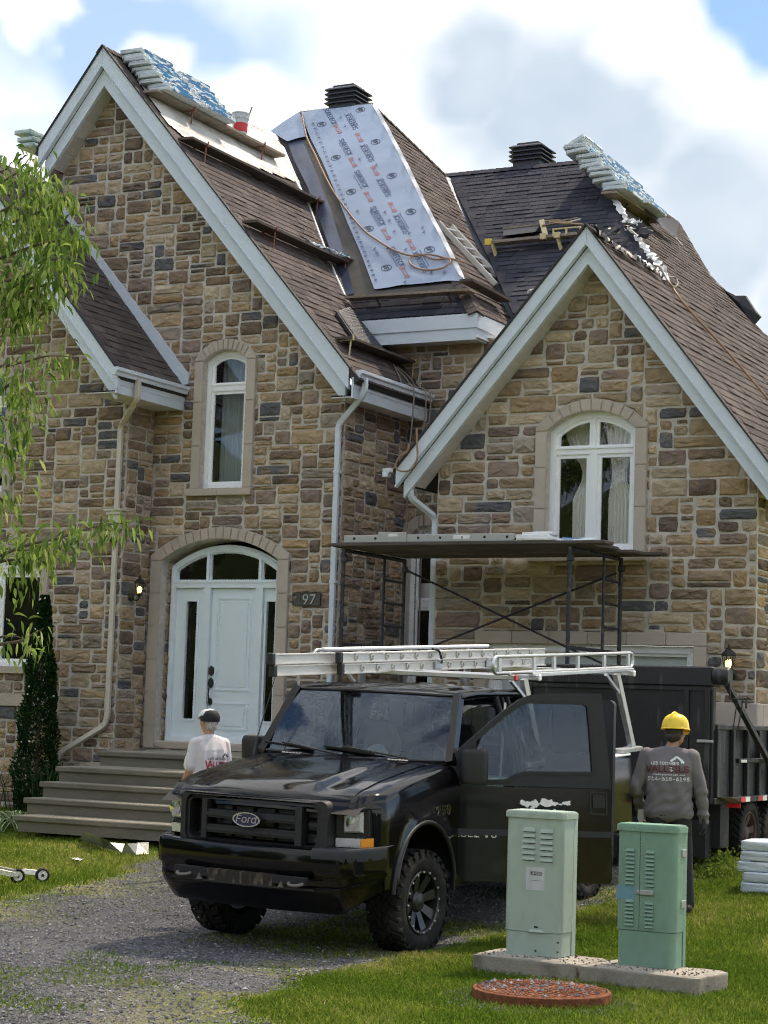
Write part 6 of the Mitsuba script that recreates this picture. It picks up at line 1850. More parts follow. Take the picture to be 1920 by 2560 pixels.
# ---------------------------------------------------------------- scaffold
SC = thing('scaffold', 'dark steel frame scaffold with cross braces and a plank deck before the garage', 'scaffold')
X0s, X1s, Y0s, Y1s, Z0s, Z1s = -12.42, -9.30, 22.3, 24.0, 2.78, 4.02
for X in (X0s, X1s):
    k = _free(SC + '__frame')
    for (za, zb) in ((.42, 4.02),):
        for Y in (Y0s, Y1s):
            part(k, 'post', M().tube([(X, Y, za), (X, Y, zb)], .026, 10), 'steel_dark', smooth=40)
        part(k, 'post', M().tube([(X, Y0s + 1.12, 2.8), (X, Y0s + 1.12, zb)], .02, 8), 'steel_dark', smooth=40)
        part(k, 'bar', M().tube([(X, Y0s, zb - .02), (X, Y1s, zb - .02)], .026, 8), 'steel_dark', smooth=40)
        part(k, 'bar', M().tube([(X, Y0s, 2.80), (X, Y1s, 2.80)], .024, 8), 'steel_dark', smooth=40)
        for z in (3.10, 3.40, 3.70):
            part(k, 'rung', M().tube([(X, Y0s + 1.12, z), (X, Y1s, z)], .018, 8), 'steel_dark', smooth=40)
        part(k, 'bar', M().tube([(X, Y0s, 1.0), (X, Y1s, 1.0)], .024, 8), 'steel_dark', smooth=40)
        for Y in (Y0s, Y1s):
            part(k, 'lock', M().rbx(X - .03, X + .05, Y - .03, Y + .03, 3.84, 3.92, .008), 'steel_dark')
part(SC, 'brace', M().tube([(X0s + .03, Y1s - .04, 3.88), (X1s - .6, Y1s - .04, 2.82)], .014, 8).tube([(X1s - .6, Y1s - .04, 2.82), (X1s, Y1s - .04, 2.58)], .014, 8), 'steel_dark')
part(SC, 'brace', M().tube([(X1s - .03, Y1s - .07, 3.82), (X0s + .3, Y1s - .07, 2.78), (X0s, Y1s - .07, 2.66)], .014, 8), 'steel_dark')
for i, (ya, w, x0, x1, dz) in enumerate(((22.22, .30, -12.6, -8.82, 0), (22.55, .28, -12.55, -9.1, .004), (22.86, .29, -12.5, -9.0, -.003), (23.20, .28, -12.58, -9.1, .003), (23.55, .30, -12.5, -8.95, 0), (23.88, .26, -12.45, -8.72, -.002))):
    part(SC, 'deck_board', M().rbx(x0, x1, ya, ya + w, 4.045 + dz, 4.085 + dz, .006), 'plank_dark')
k = thing('ladder', 'aluminium ladder section lying on the scaffold deck', 'ladder')
for y in (22.27, 22.66):
    part(k, 'rail', M().rbx(-12.40, -10.02, y - .014, y + .014, 4.09, 4.185, .004), 'aluminium_dull2' if False else 'white_trim')
mat('alu_grey', (.40, .40, .40), .45, .6)
for key in [q for q in scene if q.startswith(k + '__rail')]: scene[key]['bsdf'] = {'type': 'ref', 'id': 'alu_grey'}
for x in np.arange(-12.25, -10.1, .305):
    part(k, 'rung', M().tube([(x, 22.25, 4.14), (x, 22.67, 4.14)], .017, 8), 'black_matte')
part(k, 'bracket', M().rbx(-11.9, -11.5, 22.24, 22.255, 4.09, 4.215, .003), 'alu_grey')
part(k, 'tag', M().bx(-11.75, -11.62, 22.235, 22.239, 4.16, 4.195).bx(-10.85, -10.62, 22.25, 22.254, 4.12, 4.17), 'torn_white')
k = thing('paper_stack', 'white paper bags piled at the right end of the scaffold deck', 'bag')
for i, (x, z, w) in enumerate(((-9.74, 4.09, .52), (-9.82, 4.13, .44), (-9.78, 4.165, .40))):
    w_, f_ = pillow(A(x, 22.38 + .05 * i, z), unit(A(1, .1 * i, .02 * i)), unit(A(-.1 * i, 1, 0)), A(0, 0, 1), w, .3, .04, 700 + i, .012)
    part(k, 'bag', (w_, f_), 'torn_white', smooth=40)
k = thing('wrapper', 'blue and white wrapper beside the papers on the scaffold deck', 'bag')
part(k, 'sheet', crumple([(-9.5, 22.45, 4.12), (-9.35, 22.45, 4.11), (-9.2, 22.45, 4.10), (-9.05, 22.45, 4.10)], .2, 73, .02), 'wrap_print')
k = thing('red_beam', 'red steel tube lying low between the scaffold frames', 'tube')
part(k, 'bar', M().beam((-12.5, 24.1, 2.63), (-10.9, 24.1, 2.65), .08, .12), 'reflector_red' if False else 'red_steel')
mat('red_steel', (.30, .03, .035), .5)

# ---------------------------------------------------------------- wall lanterns, number plate, steps
mat('lamp_black', (.015, .015, .016), .45)
scene['lamp_glass'] = {'type': 'thindielectric', 'int_ior': 1.5}


def lantern(c, out, side, label, up=1):
    """c: middle of the wall plate; the lantern hangs on a curved arm"""
    c, out, side, z = A(*c), unit(out), unit(side), A(0, 0, 1)
    k = thing('wall_lantern', label, 'lantern')
    part(k, 'plate', M().lathe([(0, 0), (.062, .0), (.066, .012), (.045, .03), (0, .034)], c, out, 18), 'lamp_black', smooth=40)
    L = c + out * .16 + z * (.03 if up > 0 else .05)
    part(k, 'arm', M().tube(bez(c + out * .02, c + out * .09 - z * .07, c + out * .16 - z * .06, L), .011, 8), 'lamp_black', smooth=True)
    hx = lambda r, h: [L + z * h + r * (math.cos(a) * out + math.sin(a) * side) for a in np.arange(6) * math.pi / 3]
    cage = M()
    lo, hi = hx(.045, .02), hx(.085, .20)
    for a, b in zip(lo, hi): cage.beam(a, b, .011, .011)
    for ring in (lo, hi):
        for a, b in zip(ring, ring[1:] + ring[:1]): cage.beam(a, b, .012, .012)
    part(k, 'cage', cage, 'lamp_black')
    part(k, 'roof', M().lathe([(.10, .20), (.10, .212), (.055, .26), (.03, .275), (.03, .29), (.012, .30), (.016, .315), (0, .345)], L, z, 6, ref=side), 'lamp_black')
    part(k, 'foot', M().lathe([(0, -.05), (.012, -.04), (.02, -.01), (.04, .005), (.048, .02), (0, .022)], L, z, 12), 'lamp_black')
    gl = M()
    for i in range(6): gl.add([lo[i], lo[(i + 1) % 6], hi[(i + 1) % 6], hi[i]], [[0, 1, 2, 3]])
    part(k, 'glass', gl, 'lamp_glass')
    for dx in (-.018, .018):
        kk = part(k, 'bulb', M().lathe([(0, .05), (.012, .055), (.02, .09), (.016, .13), (.004, .155), (0, .157)], L + side * dx, z, 12), 'lamp_black')
        scene[kk]['emitter'] = {'type': 'area', 'radiance': {'type': 'rgb', 'value': [2.0, 1.25, .3]}}


lc = at(327, 1494, x=XA + .03)
lantern(lc, (1, 0, 0), (0, 1, 0), 'lit black wall lantern on the stone corner left of the front door')
lc = at(1831, 1686, y=YD - .03)
lantern(lc, (0, -1, 0), (1, 0, 0), 'lit black wall lantern right of the garage door')
z2_ = mk_(360, 1280, 3.456)
k = thing('house_number', 'dark plaque with the house number beside the front door', 'sign')
a, b = at(*z2_(1282, 808), y=YB - .04), at(*z2_(1527, 700), y=YB - .04)
frp = front(YB - .035)
pq = Polygon([(a[0], a[2]), (b[0], a[2] - .0), (b[0], b[2]), ((a[0] * .3 + b[0] * .7), b[2]), ((a[0] + b[0]) / 2, b[2] + .035), ((a[0] * .7 + b[0] * .3), b[2]), (a[0], b[2])])
mat('plaque', (.055, .055, .05), .5); mat('plaque_silver', (.45, .45, .44), .4, .4); mat('plaque_dim', (.085, .085, .08), .55)
part(k, 'plate', M().prism(pq, frp, -.02, .012), 'plaque')
part(k, 'border', M().prism(pq.difference(pq.buffer(-.018, join_style=2)), frp, .012, .022), 'plaque')
cx_, cz_ = (a[0] + b[0]) / 2, (a[2] + b[2]) / 2
for ch, dx, mt in (('1', -.12, 'plaque_dim'), ('9', -.01, 'plaque_silver'), ('7', .115, 'plaque_silver')):
    v, f = text_on(ch, .15, frp, cx_ + dx, cz_, .012, 0, .012, False)
    part(k, 'digit', (v, f), mt)
ST = thing('front_steps', 'wide grey concrete front steps', 'steps')
mat('concrete_step', mikit.proc(lambda p, n, uv: mi.Color3f(.155, .145, .118) * (.62 + .5 * fb(p.x * 2.5, p.y * 2.5, p.z * 5, 5) + .15 * nz(p.x * 60, p.y * 60, p.z * 60))), .9, specular=.2)
A7_ = mk_(0, 1400, 2.989)
ztop = [1.26, 1.05, .84, .63, .42]
left = [(735, 1425), (430, 1540), (310, 1655), (190, 1775), (120, 1905)]
for i, z in enumerate(ztop):
    p = at(*A7_(*left[i]), z=z)
    yf, xl = float(p[1]), float(p[0])
    if i == 0: yf0 = yf
    yf = min(yf, 26.0) if i == 0 else yf
    dpt = 27.0 if i == 0 else yf + 1.6
    m = M().rbx(xl - .02, -13.0, yf - .03, max(dpt, yf + .5) if i else 26.78, z - .075, z, .012)
    m.bx(xl + .03, -13.0, yf + .01, (max(dpt, yf + .5) if i else 26.76), z - .215, z - .074)
    part(ST, 'step', m, 'concrete_step')
# ================================================================ utility pedestals on their pad
def shade_(c, k): return lambda p, n, uv: mi.Color3f(c) * (.92 + .13 * fb(p.x * 3, p.y * 3, p.z * 1.5, 4)) * (1 - .06 * ss(.5, .8, nz(p.x * 22, p.y * 22, p.z * 9)))


mat('box_pale', mikit.proc(shade_((.34, .42, .37), 0)), .42, specular=.45)
mat('box_green', mikit.proc(shade_((.17, .29, .225), 0)), .42, specular=.45)
mat('concrete', mikit.proc(lambda p, n, uv: mx((.24, .22, .19), (.36, .33, .285), fb(p.x * 2.2, p.y * 2.2, p.z * 4, 5)) * (.72 + .3 * nz(p.x * 70, p.y * 70, p.z * 70)) * (1 - .35 * ss(.55, .8, fb(p.x * 6 + 3, p.y * 6, p.z * 1.5, 3)))), .92, specular=.2, bump=lambda p, n, uv: .006 * fb(p.x * 30, p.y * 30, p.z * 30, 4))
PAD = thing('concrete_pad', 'weathered concrete pad under the two green utility boxes', 'pad')
pA, pB = A(-6.55, 13.93, 0), A(-4.68, 13.74, 0)
pe = unit(pB - pA); pn_ = A(-pe[1], pe[0], 0); pL = np.linalg.norm(pB - pA)
frPad = Fr((pA[0], pA[1], 0), pe, pn_)


def pad_block(a0, a1, notch, seed):
    r = np.random.default_rng(seed)
    b = trimesh.creation.box((a1 - a0, .56, .27)).subdivide().subdivide().subdivide().subdivide()
    v = np.array(b.vertices) + A((a0 + a1) / 2, .28, .035)
    edge = (np.abs(v[:, 2] - .17) < 1e-6)
    d = meshkit.fbm(v * 7 + seed, 3, seed=seed)
    c = A((a0 + a1) / 2, .28, .03)
    nrm = np.clip((v - c) / A((a1 - a0) / 2, .28, .135), -1, 1)
    k = np.sort(np.abs(nrm), axis=1)[:, 1]
    v -= np.sign(nrm) * (np.abs(nrm) > .98) * ((.012 * d) + .018 * (k > .97) * d)[:, None]
    return frPad(v[:, 0], v[:, 1], v[:, 2]), np.array(b.faces)


for a0, a1, s in ((0, .905, 3), (.915, pL, 5)):
    part(PAD, 'block', pad_block(a0, a1, 0, s), 'concrete', smooth=40)


def utility_box(name, label, x0, x1, y0, dep, z0, z1, zs, bsdf, louv):
    k = thing(name, label, 'utility box')
    fr = Fr((0, 0, 0), (1, 0, 0), (0, 1, 0))
    def body(ins, ra=.055):
        b = sbox(x0 + ins, y0 + ins, x1 - ins, y0 + dep * .72)
        b = b.buffer(-ra).buffer(ra, 10).union(sbox(x0 + ins, y0 + dep * .4, x1 - ins, y0 + dep * .72))
        return b
    part(k, 'base', M().prism(body(.007), fr, z0, zs - .004), bsdf, smooth=40)
    part(k, 'shell', M().prism(body(0), fr, zs, z1 - .045), bsdf, smooth=40)
    part(k, 'gap', M().prism(sbox(x0 + .012, y0 + dep * .5, x1 - .012, y0 + dep * .76), fr, z0, z1 - .05), 'black_matte')
    part(k, 'back', M().prism(sbox(x0 + .002, y0 + dep * .755, x1 - .002, y0 + dep), fr, z0, z1 - .04), bsdf)
    lid = sbox(x0 - .015, y0 - .015, x1 + .015, y0 + dep + .012).buffer(-.06).buffer(.06, 8)
    part(k, 'lid', M().prism(lid, fr, z1 - .052, z1 - .014).prism(lid.buffer(-.008), fr, z1 - .014, z1 - .005).prism(lid.buffer(-.022), fr, z1 - .005, z1), bsdf, smooth=40)
    f = front(y0)
    for xa, xb, za, zb, n in louv:
        h = (za - zb) / n
        for i in range(n):
            zt = za - i * h
            m = M()
            c = [(xa, zt - h * .72), (xb, zt - h * .72), (xb - .006, zt - .002), (xa + .006, zt - .002)]
            v = [f(xa, zt - h * .70, .0), f(xb, zt - h * .70, .0), f(xb, zt - h * .70, .016), f(xa, zt - h * .70, .016), f(xa + .004, zt - h * .25, .011), f(xb - .004, zt - h * .25, .011), f(xa + .008, zt, .0), f(xb - .008, zt, .0)]
            m.add(v, [[3, 2, 5], [3, 5, 4], [4, 5, 7], [4, 7, 6], [0, 3, 4], [0, 4, 6], [1, 5, 2], [1, 7, 5]])
            part(k, 'louvre', m, bsdf)
            part(k, 'slot', M().prism(sbox(xa + .003, zt - h * .86, xb - .003, zt - h * .69), f, .0004, .002), 'black_matte')
    return k, f


bz = .165
k, f = utility_box('utility_pedestal', 'pale grey green utility box with six pairs of louvres and a paper sticker', -6.345, -5.875, 14.08, .30, bz, 1.245, .345, 'box_pale', ((-6.20, -5.995 - .1 + .0, 1.12 - .0, .865, 6), (-6.055 + .0, -5.95, 1.115, .86, 6)))
sx0, sz0 = -6.165, .66
mat('sticker', mikit.proc(lambda p, n, uv: mi.Color3f(.50, .52, .54) * (.85 + .2 * nz(p.x * 30, p.z * 12, 1.))), .5)
part(k, 'sticker', M().prism(sbox(-6.165, .655, -6.015, .825), f, .0005, .0015), 'sticker')
part(k, 'label', M().prism(sbox(-6.13, .765, -6.035, .793), f, .0016, .0022), 'plaque')
part(k, 'print', M().add(*text_on('HYDRO', .017, f, -6.078, .779, .0023, 0, .0006, True)), 'sticker')
part(k, 'print', M().prism(sbox(-6.125, .725, -6.03, .728), f, .0016, .002), 'plaque')
part(k, 'latch', M().prism(sbox(-6.09, .375, -6.06, .388), f, .0005, .003), 'black_matte')
part(k, 'rib', M().man(hull([f(x, z, t) for x, z, t in ((-6.15, .345, .001), (-5.99, .345, .001), (-6.12, .345, .016), (-6.02, .345, .016), (-6.11, .362, .002), (-6.03, .362, .002))])), 'box_pale')
for x, z in ((-6.075, .205), (-5.895, .21), (-5.893, .28)):
    part(k, 'bolt', M().lathe([(0, 0), (.008, 0), (.008, .006), (0, .007)], f(x, z, 0), (0, -1, 0), 8), 'black_matte')
k, f = utility_box('utility_pedestal', 'mid green utility box with two doors, a latch and a faded blue patch', -5.425, -4.965, 14.04, .25, bz, 1.195, .425, 'box_green', ((-5.352, -5.282, 1.015, .745, 9), (-5.198, -5.128, 1.008, .738, 9), (-5.352, -5.282, .645, .448, 7), (-5.198, -5.128, .638, .44, 7)))
part(k, 'seam', M().prism(sbox(-5.2435, .43, -5.2395, 1.14), f, .0003, .0012), 'black_matte')
mat('patch_blue', (.13, .26, .33), .6)
part(k, 'patch', M().prism(sbox(-5.422, .645, -5.28, .745), f, .0004, .0014), 'patch_blue')
lk = part(k, 'latch', M().rbx(-5.235, -5.13, 14.02, 14.037, .685, .72, .004).rbx(-5.262, -5.238, 14.022, 14.038, .69, .715, .004), 'alu_grey')
for z in (1.0, .63):
    part(k, 'hinge', M().rbx(-4.967, -4.955, 14.16, 14.25, z - .035, z + .02, .003), 'alu_grey')
for x in (-5.38, -5.26, -5.06): part(k, 'bolt', M().lathe([(0, 0), (.005, 0), (.005, .004), (0, .005)], f(x, 1.166, .0155), (0, -1, 0), 8), 'alu_grey')
# small leaves and grit lying on the pad
r = np.random.default_rng(41); m = M()
for i in range(220):
    a, b = r.uniform(.05, pL - .05), r.uniform(.0, .5) ** 1.2
    s = r.uniform(.004, .011)
    c = frPad(a, b + .03, .166)
    t = r.uniform(0, 6.28)
    m.hexa([c + A(s * math.cos(t + q_) * e_, s * math.sin(t + q_) * e_ * .6, h) for h, e_ in ((-.002, 1), (s * .7, .6)) for q_ in (0, 1.6, 3.1, 4.7)])
mat('litter_brown', (.10, .08, .06), .9)
solo('litter', m, 'litter_brown', 'dry leaf litter and grit on the concrete pad', 'litter', kind='stuff')
# manhole
mat('rust', mikit.proc(lambda p, n, uv: mx((.12, .042, .02), (.20, .075, .036), fb(p.x * 9, p.y * 9, p.z * 9, 4)) * (.6 + .6 * nz(p.x * 50, p.y * 50, p.z * 50))), .9, bump=lambda p, n, uv: .006 * fb(p.x * 40, p.y * 40, p.z * 20, 3), specular=.25)
MH = thing('manhole_cover', 'rusty round manhole cover in a ring of gravel', 'manhole cover')
mc_ = A(-5.46, 12.78, 0.0)
part(MH, 'ring', M().lathe([(.30, -.1), (.475, -.1), (.475, .105), (.468, .115), (.445, .12), (.440, .10), (.30, .09)], mc_, (0, 0, 1), 56), 'rust', smooth=35)
part(MH, 'lid', M().lathe([(.436, .08), (.436, .115), (.430, .122), (0, .132)], mc_, (0, 0, 1), 56), 'rust', smooth=20)
m = M()
for ring in range(4, 16):
    rr_ = ring * .027
    n = max(6, int(ring * 2.6))
    for i in range(n):
        a = 2 * math.pi * (i + .5 * (ring % 2)) / n + ring * .35
        c = mc_ + A(rr_ * math.cos(a), rr_ * math.sin(a), .132 - .012 * rr_ / .43)
        m.ob(c, A(math.cos(a + .9), math.sin(a + .9), 0) * .018, A(-math.sin(a + .9), math.cos(a + .9), 0) * .006, A(0, 0, .006))
part(MH, 'studs', m, 'rust', kind='stuff')
r = np.random.default_rng(5); V = []; n = 2600
a = r.uniform(0, 2 * np.pi, n); rad = .48 + .20 * r.uniform(0, 1, n) ** 1.2
x, y = mc_[0] + rad * np.cos(a), mc_[1] + rad * np.sin(a)
n2 = 260; a2 = r.uniform(0, 2 * np.pi, n2); rd2 = .43 * np.sqrt(r.uniform(0, 1, n2))
xx = np.concatenate([x, mc_[0] + rd2 * np.cos(a2)]); yy = np.concatenate([y, mc_[1] + rd2 * np.sin(a2)])
zz = np.concatenate([gz(x, y) + .012 + .0 * rad, .134 - .012 * rd2 / .43])
N = n + n2; s = np.clip(r.lognormal(-4.6, .35, N), .006, .022)
V = OCT[None] * s[:, None, None] * r.uniform(.6, 1.15, (N, 6, 1)) + np.stack([xx, yy, zz + s * .2], -1)[:, None]
F = np.array([[0, 2, 4], [2, 1, 4], [1, 3, 4], [3, 0, 4], [2, 0, 5], [1, 2, 5], [3, 1, 5], [0, 3, 5]])
solo('pea_gravel', (V.reshape(-1, 3), ((np.arange(N) * 6)[:, None, None] + F).reshape(-1, 3)), 'gravel_stone', 'pale pea gravel round and on the rusty manhole cover', 'gravel', uv=np.repeat(np.stack([r.integers(0, 5, N).astype(float), r.uniform(.3, 1.2, N)], -1), 6, 0), kind='stuff')

# ================================================================ dump trailer
DT = thing('dump_trailer', 'black high sided dump trailer parked across the garage door behind the truck', 'trailer')
mat('trailer_black', mikit.proc(lambda p, n, uv: mi.Color3f(.010, .0105, .013) * (.7 + .6 * fb(p.x * 2, p.y * 2, p.z * 2, 3)) + mi.Color3f(.05, .05, .05) * ss(.68, .8, nz(p.x * 24, p.y * 24, p.z * 2.5)) * .5), .5)
tx0, tx1, ty = -9.2, -7.0, 20.9
part(DT, 'headboard', M().rbx(tx0, tx1, ty, ty + .10, 1.13, 2.34, .01).rbx(tx0, tx1 + .0, ty - .05, ty + .28, 2.345, 2.56, .015).bx(tx0, tx1, ty - .03, ty - .001, 2.30, 2.34), 'trailer_black')
for x in (tx0 + .04, tx1 - .30, tx1 - .06):
    part(DT, 'post', M().rbx(x - .03, x + .03, ty - .035, ty, 1.0, 2.34, .005), 'trailer_black')
part(DT, 'box', M().bx(tx0 + .01, tx0 + .05, ty + .1, 23.8, 1.13, 1.93).bx(tx1 - .05, tx1 - .01, ty + .1, 25, 1.13, 1.93).bx(tx0, tx1, ty + .1, 23.8, 1.09, 1.15), 'trailer_black')
part(DT, 'rail', M().rbx(tx1 - .07, tx1 + .02, ty + .1, 25, 1.88, 1.94, .008), 'trailer_black')
for y in (21.0, 21.55, 22.05, 22.5, 22.95):
    part(DT, 'rib', M().rbx(tx1 - .01, tx1 + .04, y - .03, y + .03, 1.15, 1.88, .006), 'trailer_black')
part(DT, 'side_bar', M().rbx(tx1 - .01, tx1 + .05, 21.7, 25, 1.52, 1.57, .006), 'trailer_black')
part(DT, 'bar_strip', M().bx(tx1 + .051, tx1 + .054, 21.75, 21.95, 1.525, 1.555), 'reflector_white')
part(DT, 'sill', M().rbx(tx1 - .06, tx1 + .04, ty - .02, 25, 1.08, 1.145, .006), 'trailer_black')
for y in (21.78, 22.42):
    part(DT, 'reflector', M().bx(tx1 + .041, tx1 + .046, y, y + .17, 1.085, 1.14), 'reflector_red')
    part(DT, 'reflector', M().bx(tx1 + .041, tx1 + .046, y + .172, y + .33, 1.085, 1.14), 'reflector_white')
part(DT, 'fender', M().grid([[(x, y, z) for x in (tx1 + .0, tx1 + .20)] for y, z in ((20.98, 1.16), (21.1, 1.15), (21.3, 1.11), (21.55, 1.09))]), 'alu_grey')
part(DT, 'fender_strip', M().bx(tx1 + .05, tx1 + .2, 21.28, 21.29, 1.04, 1.09), 'reflector_red')
part(DT, 'chassis', M().bx(tx0 + .4, tx0 + .5, ty - .3, 24, .75, .95).bx(tx1 - .5, tx1 - .4, ty - .3, 24, .75, .95).bx(tx0, tx1, 21.2, 21.5, .6, 1.08).bx(tx0 + .2, tx1 - .1, ty + .1, ty + .3, .5, .9), 'black_matte')
for y in (22.29, 23.2):
    wheel('wheel', tx1 + .02 - .14, y, .72, 1, rt=.40, w=.24, mk=M, parent=DT, rim='rust_rim' if False else 'rubber_rim', lugs=30, spokes=6)
mat('rubber_rim', (.07, .045, .042), .6)
part(DT, 'tarp_arm', M().beam((tx1 + .1, ty - .02, 2.48), (tx1 + .1, 22.9, 1.38), .055, .055), 'trailer_black')
part(DT, 'tarp_roller', M().lathe([(0, 0), (.09, 0), (.10, .02), (.10, .16), (.09, .18), (0, .18)], (tx1 + .0, ty + .02, 2.46), (1, 0, 0), 20), 'trailer_black', smooth=40)
part(DT, 'crank', M().tube([(tx1 + .17, ty + .0, 2.44), (tx1 + .19, ty + .0, 2.22), (tx1 + .36, ty + .02, 2.22), (tx1 + .36, ty + .02, 2.12)], .012, 6), 'black_matte')
part(DT, 'cord', M().tube(bez((tx1 + .27, ty, 2.22), (tx1 + .24, ty, 2.0), (tx1 + .22, ty, 1.85), n=8), .007, 5).tube(bez((tx1 + .33, ty, 2.22), (tx1 + .30, ty, 2.0), (tx1 + .26, ty, 1.8), n=8), .007, 5), 'black_matte')
part(DT, 'hinge', M().rbx(tx1 - .16, tx1 + .02, ty - .06, ty - .03, 1.74, 1.77, .004), 'alu_grey')

# bundles on the lawn at the right edge
for i in range(5):
    o = A(-5.83, 19.95, .28 + .103 * i)
    ex, ey = unit(A(1, .25 - .04 * i, 0)), unit(A(-.25 + .04 * i, 1, 0))
    bundle(o + A(.03 * math.sin(i * 2.2), 0, 0), ex, ey, A(0, 0, 1), f'{ORD[i]} pale blue wrapped bundle from below in the pile on the right lawn', 'bundles piled on the right lawn', seed=500 + i, W=.5, Hh=.10, printed=False, body='wrap_blue')
mat('wrap_blue', mikit.proc(lambda p, n, uv: mx((.60, .66, .72), (.50, .58, .66), fb(p.x * 5, p.y * 5, p.z * 14, 4))), .4, specular=.4, bump=lambda p, n, uv: .012 * fb(p.x * 12, p.y * 12, p.z * 24, 4))
# bent flashing lying in front of the steps
FLS = thing('metal_flashing', 'bent grey metal flashing lying on the gravel before the steps', 'flashing')
mat('flash_grey', mikit.proc(lambda p, n, uv: mi.Color3f(.26, .285, .275) * (.8 + .3 * fb(p.x * 6, p.y * 6, p.z * 6, 3))), .45, .3)
pz = lambda u, v, z: at(u, v, z=z)
part(FLS, 'sheet', M().grid([[pz(212, 2078, .30), pz(245, 2090, .28), pz(275, 2105, .2), pz(300, 2130, .12)], [pz(198, 2098, .16), pz(235, 2112, .12), pz(262, 2122, .10), pz(288, 2126, .1)]]), 'flash_grey', smooth=False)
part(FLS, 'sheet', M().grid([[pz(275, 2106, .22), pz(312, 2109, .2), pz(345, 2108, .2)], [pz(297, 2131, .1), pz(304, 2132, .1), pz(308, 2122, .12)]]), 'flash_grey')
part(FLS, 'sheet', M().grid([[pz(318, 2109, .22), pz(345, 2107, .22), pz(372, 2105, .22)], [pz(303, 2134, .09), pz(340, 2136, .09), pz(372, 2135, .09)]]), 'flash_grey')
k = thing('paper_scrap', 'white scrap of trim in the gravel behind the bent flashing', 'paper')
part(k, 'sheet', crumple([pz(275, 2087, .22), pz(300, 2088, .22), pz(318, 2086, .22), pz(337, 2086, .22)], .10, 81, .03), 'torn_white')
k = thing('paper_scrap', 'small white scrap lying on the left lawn', 'paper')
part(k, 'sheet', crumple([pz(184, 2143, .06), pz(192, 2148, .06), pz(200, 2151, .06)], .08, 82, .015), 'torn_white')
# little wheeled frame at the left edge
CT = thing('wheeled_frame', 'low white metal frame on small black wheels lying at the left edge', 'cart')
for u, v in ((44, 2190), (106, 2188)):
    c = at(u, v, z=.10)
    wkx = _free(CT + '__wheel')
    ax = unit(A(.75, -.66, 0))
    part(wkx, 'tyre', M().lathe([(.052, -.02), (.066, -.026), (.076, -.016), (.078, 0), (.076, .016), (.066, .026), (.052, .02)], c, ax, 24), 'rubber', smooth=40)
    part(wkx, 'rim', M().lathe([(.055, -.012), (.055, .012), (.045, .014), (.040, .004), (.018, .004), (.016, .022), (0, .022)], c, ax, 24), 'white_vinyl', smooth=30)
    part(wkx, 'hub', M().lathe([(.017, .0), (.016, .026), (0, .028)], c, ax, 12), 'black_matte')
a, b = at(106, 2178, z=.13), at(-60, 2150, z=.16)
part(CT, 'bar', M().beam(at(104, 2183, z=.12), at(60, 2178, z=.12), .05, .05), 'white_vinyl')
part(CT, 'bar', M().beam(at(40, 2186, z=.12), at(-60, 2166, z=.14), .09, .05), 'white_vinyl')
part(CT, 'bar', M().beam(at(36, 2176, z=.17), at(-60, 2156, z=.2), .05, .02), 'alu_grey')
# ================================================================ people
mat('skin', mikit.proc(lambda p, n, uv: mi.Color3f(.44, .25, .18) * (.85 + .25 * fb(p.x * 30, p.y * 30, p.z * 30, 3))), .55)
mat('skin_tan', mikit.proc(lambda p, n, uv: mi.Color3f(.36, .19, .125) * (.85 + .25 * fb(p.x * 30, p.y * 30, p.z * 30, 3))), .55)


def cloth(c, k=.25): return mikit.proc(lambda p, n, uv: mi.Color3f(c) * (1 - k / 2 + k * fb(p.x * 7, p.y * 7, p.z * 5, 4)) * (.93 + .14 * nz(p.x * 260, p.y * 260, p.z * 260)))


mat('shirt_grey', cloth((.155, .145, .155)), .85, bump=lambda p, n, uv: .006 * fb(p.x * 12, p.y * 12, p.z * 5, 3))
mat('shirt_white', cloth((.60, .58, .60)), .85, bump=lambda p, n, uv: .008 * fb(p.x * 12, p.y * 12, p.z * 5, 3))
mat('trousers_black', cloth((.018, .018, .02)), .85)
mat('trousers_grey', cloth((.10, .10, .11)), .85)
mat('glove_dark', cloth((.022, .022, .025)), .8)
mat('hair_dark', mikit.proc(lambda p, n, uv: mi.Color3f(.035, .025, .02) * (.6 + .9 * nz(p.x * 120, p.y * 120, p.z * 40))), .7)
mat('hair_grey', mikit.proc(lambda p, n, uv: mi.Color3f(.42, .40, .37) * (.6 + .7 * nz(p.x * 120, p.y * 120, p.z * 40))), .75)
mat('hat_yellow', (.80, .55, .02), .3, clearcoat=.5)
mat('cap_black', cloth((.012, .012, .016)), .8)
mat('cap_white', cloth((.62, .62, .64)), .8)
mat('shoe', (.02, .018, .016), .7)


def ball(c, r, n=14):
    s = trimesh.creation.icosphere(2, r)
    return np.array(s.vertices) + np.asarray(c)


def bones(segs, edge=.022, it=8):
    """segs: ((p, rp), (q, rq), ...) each a hull of balls; all joined and smoothed"""
    mans = [hull(np.vstack([ball(p, r) for p, r in s])) for s in segs]
    m = m3.Manifold.batch_boolean(mans, m3.OpType.Add).refine_to_length(edge)
    k = m.to_mesh(); t = trimesh.Trimesh(np.array(k.vert_properties[:, :3]), np.array(k.tri_verts), process=True)
    trimesh.smoothing.filter_taubin(t, .5, .53, it)
    return np.array(t.vertices), np.array(t.faces)


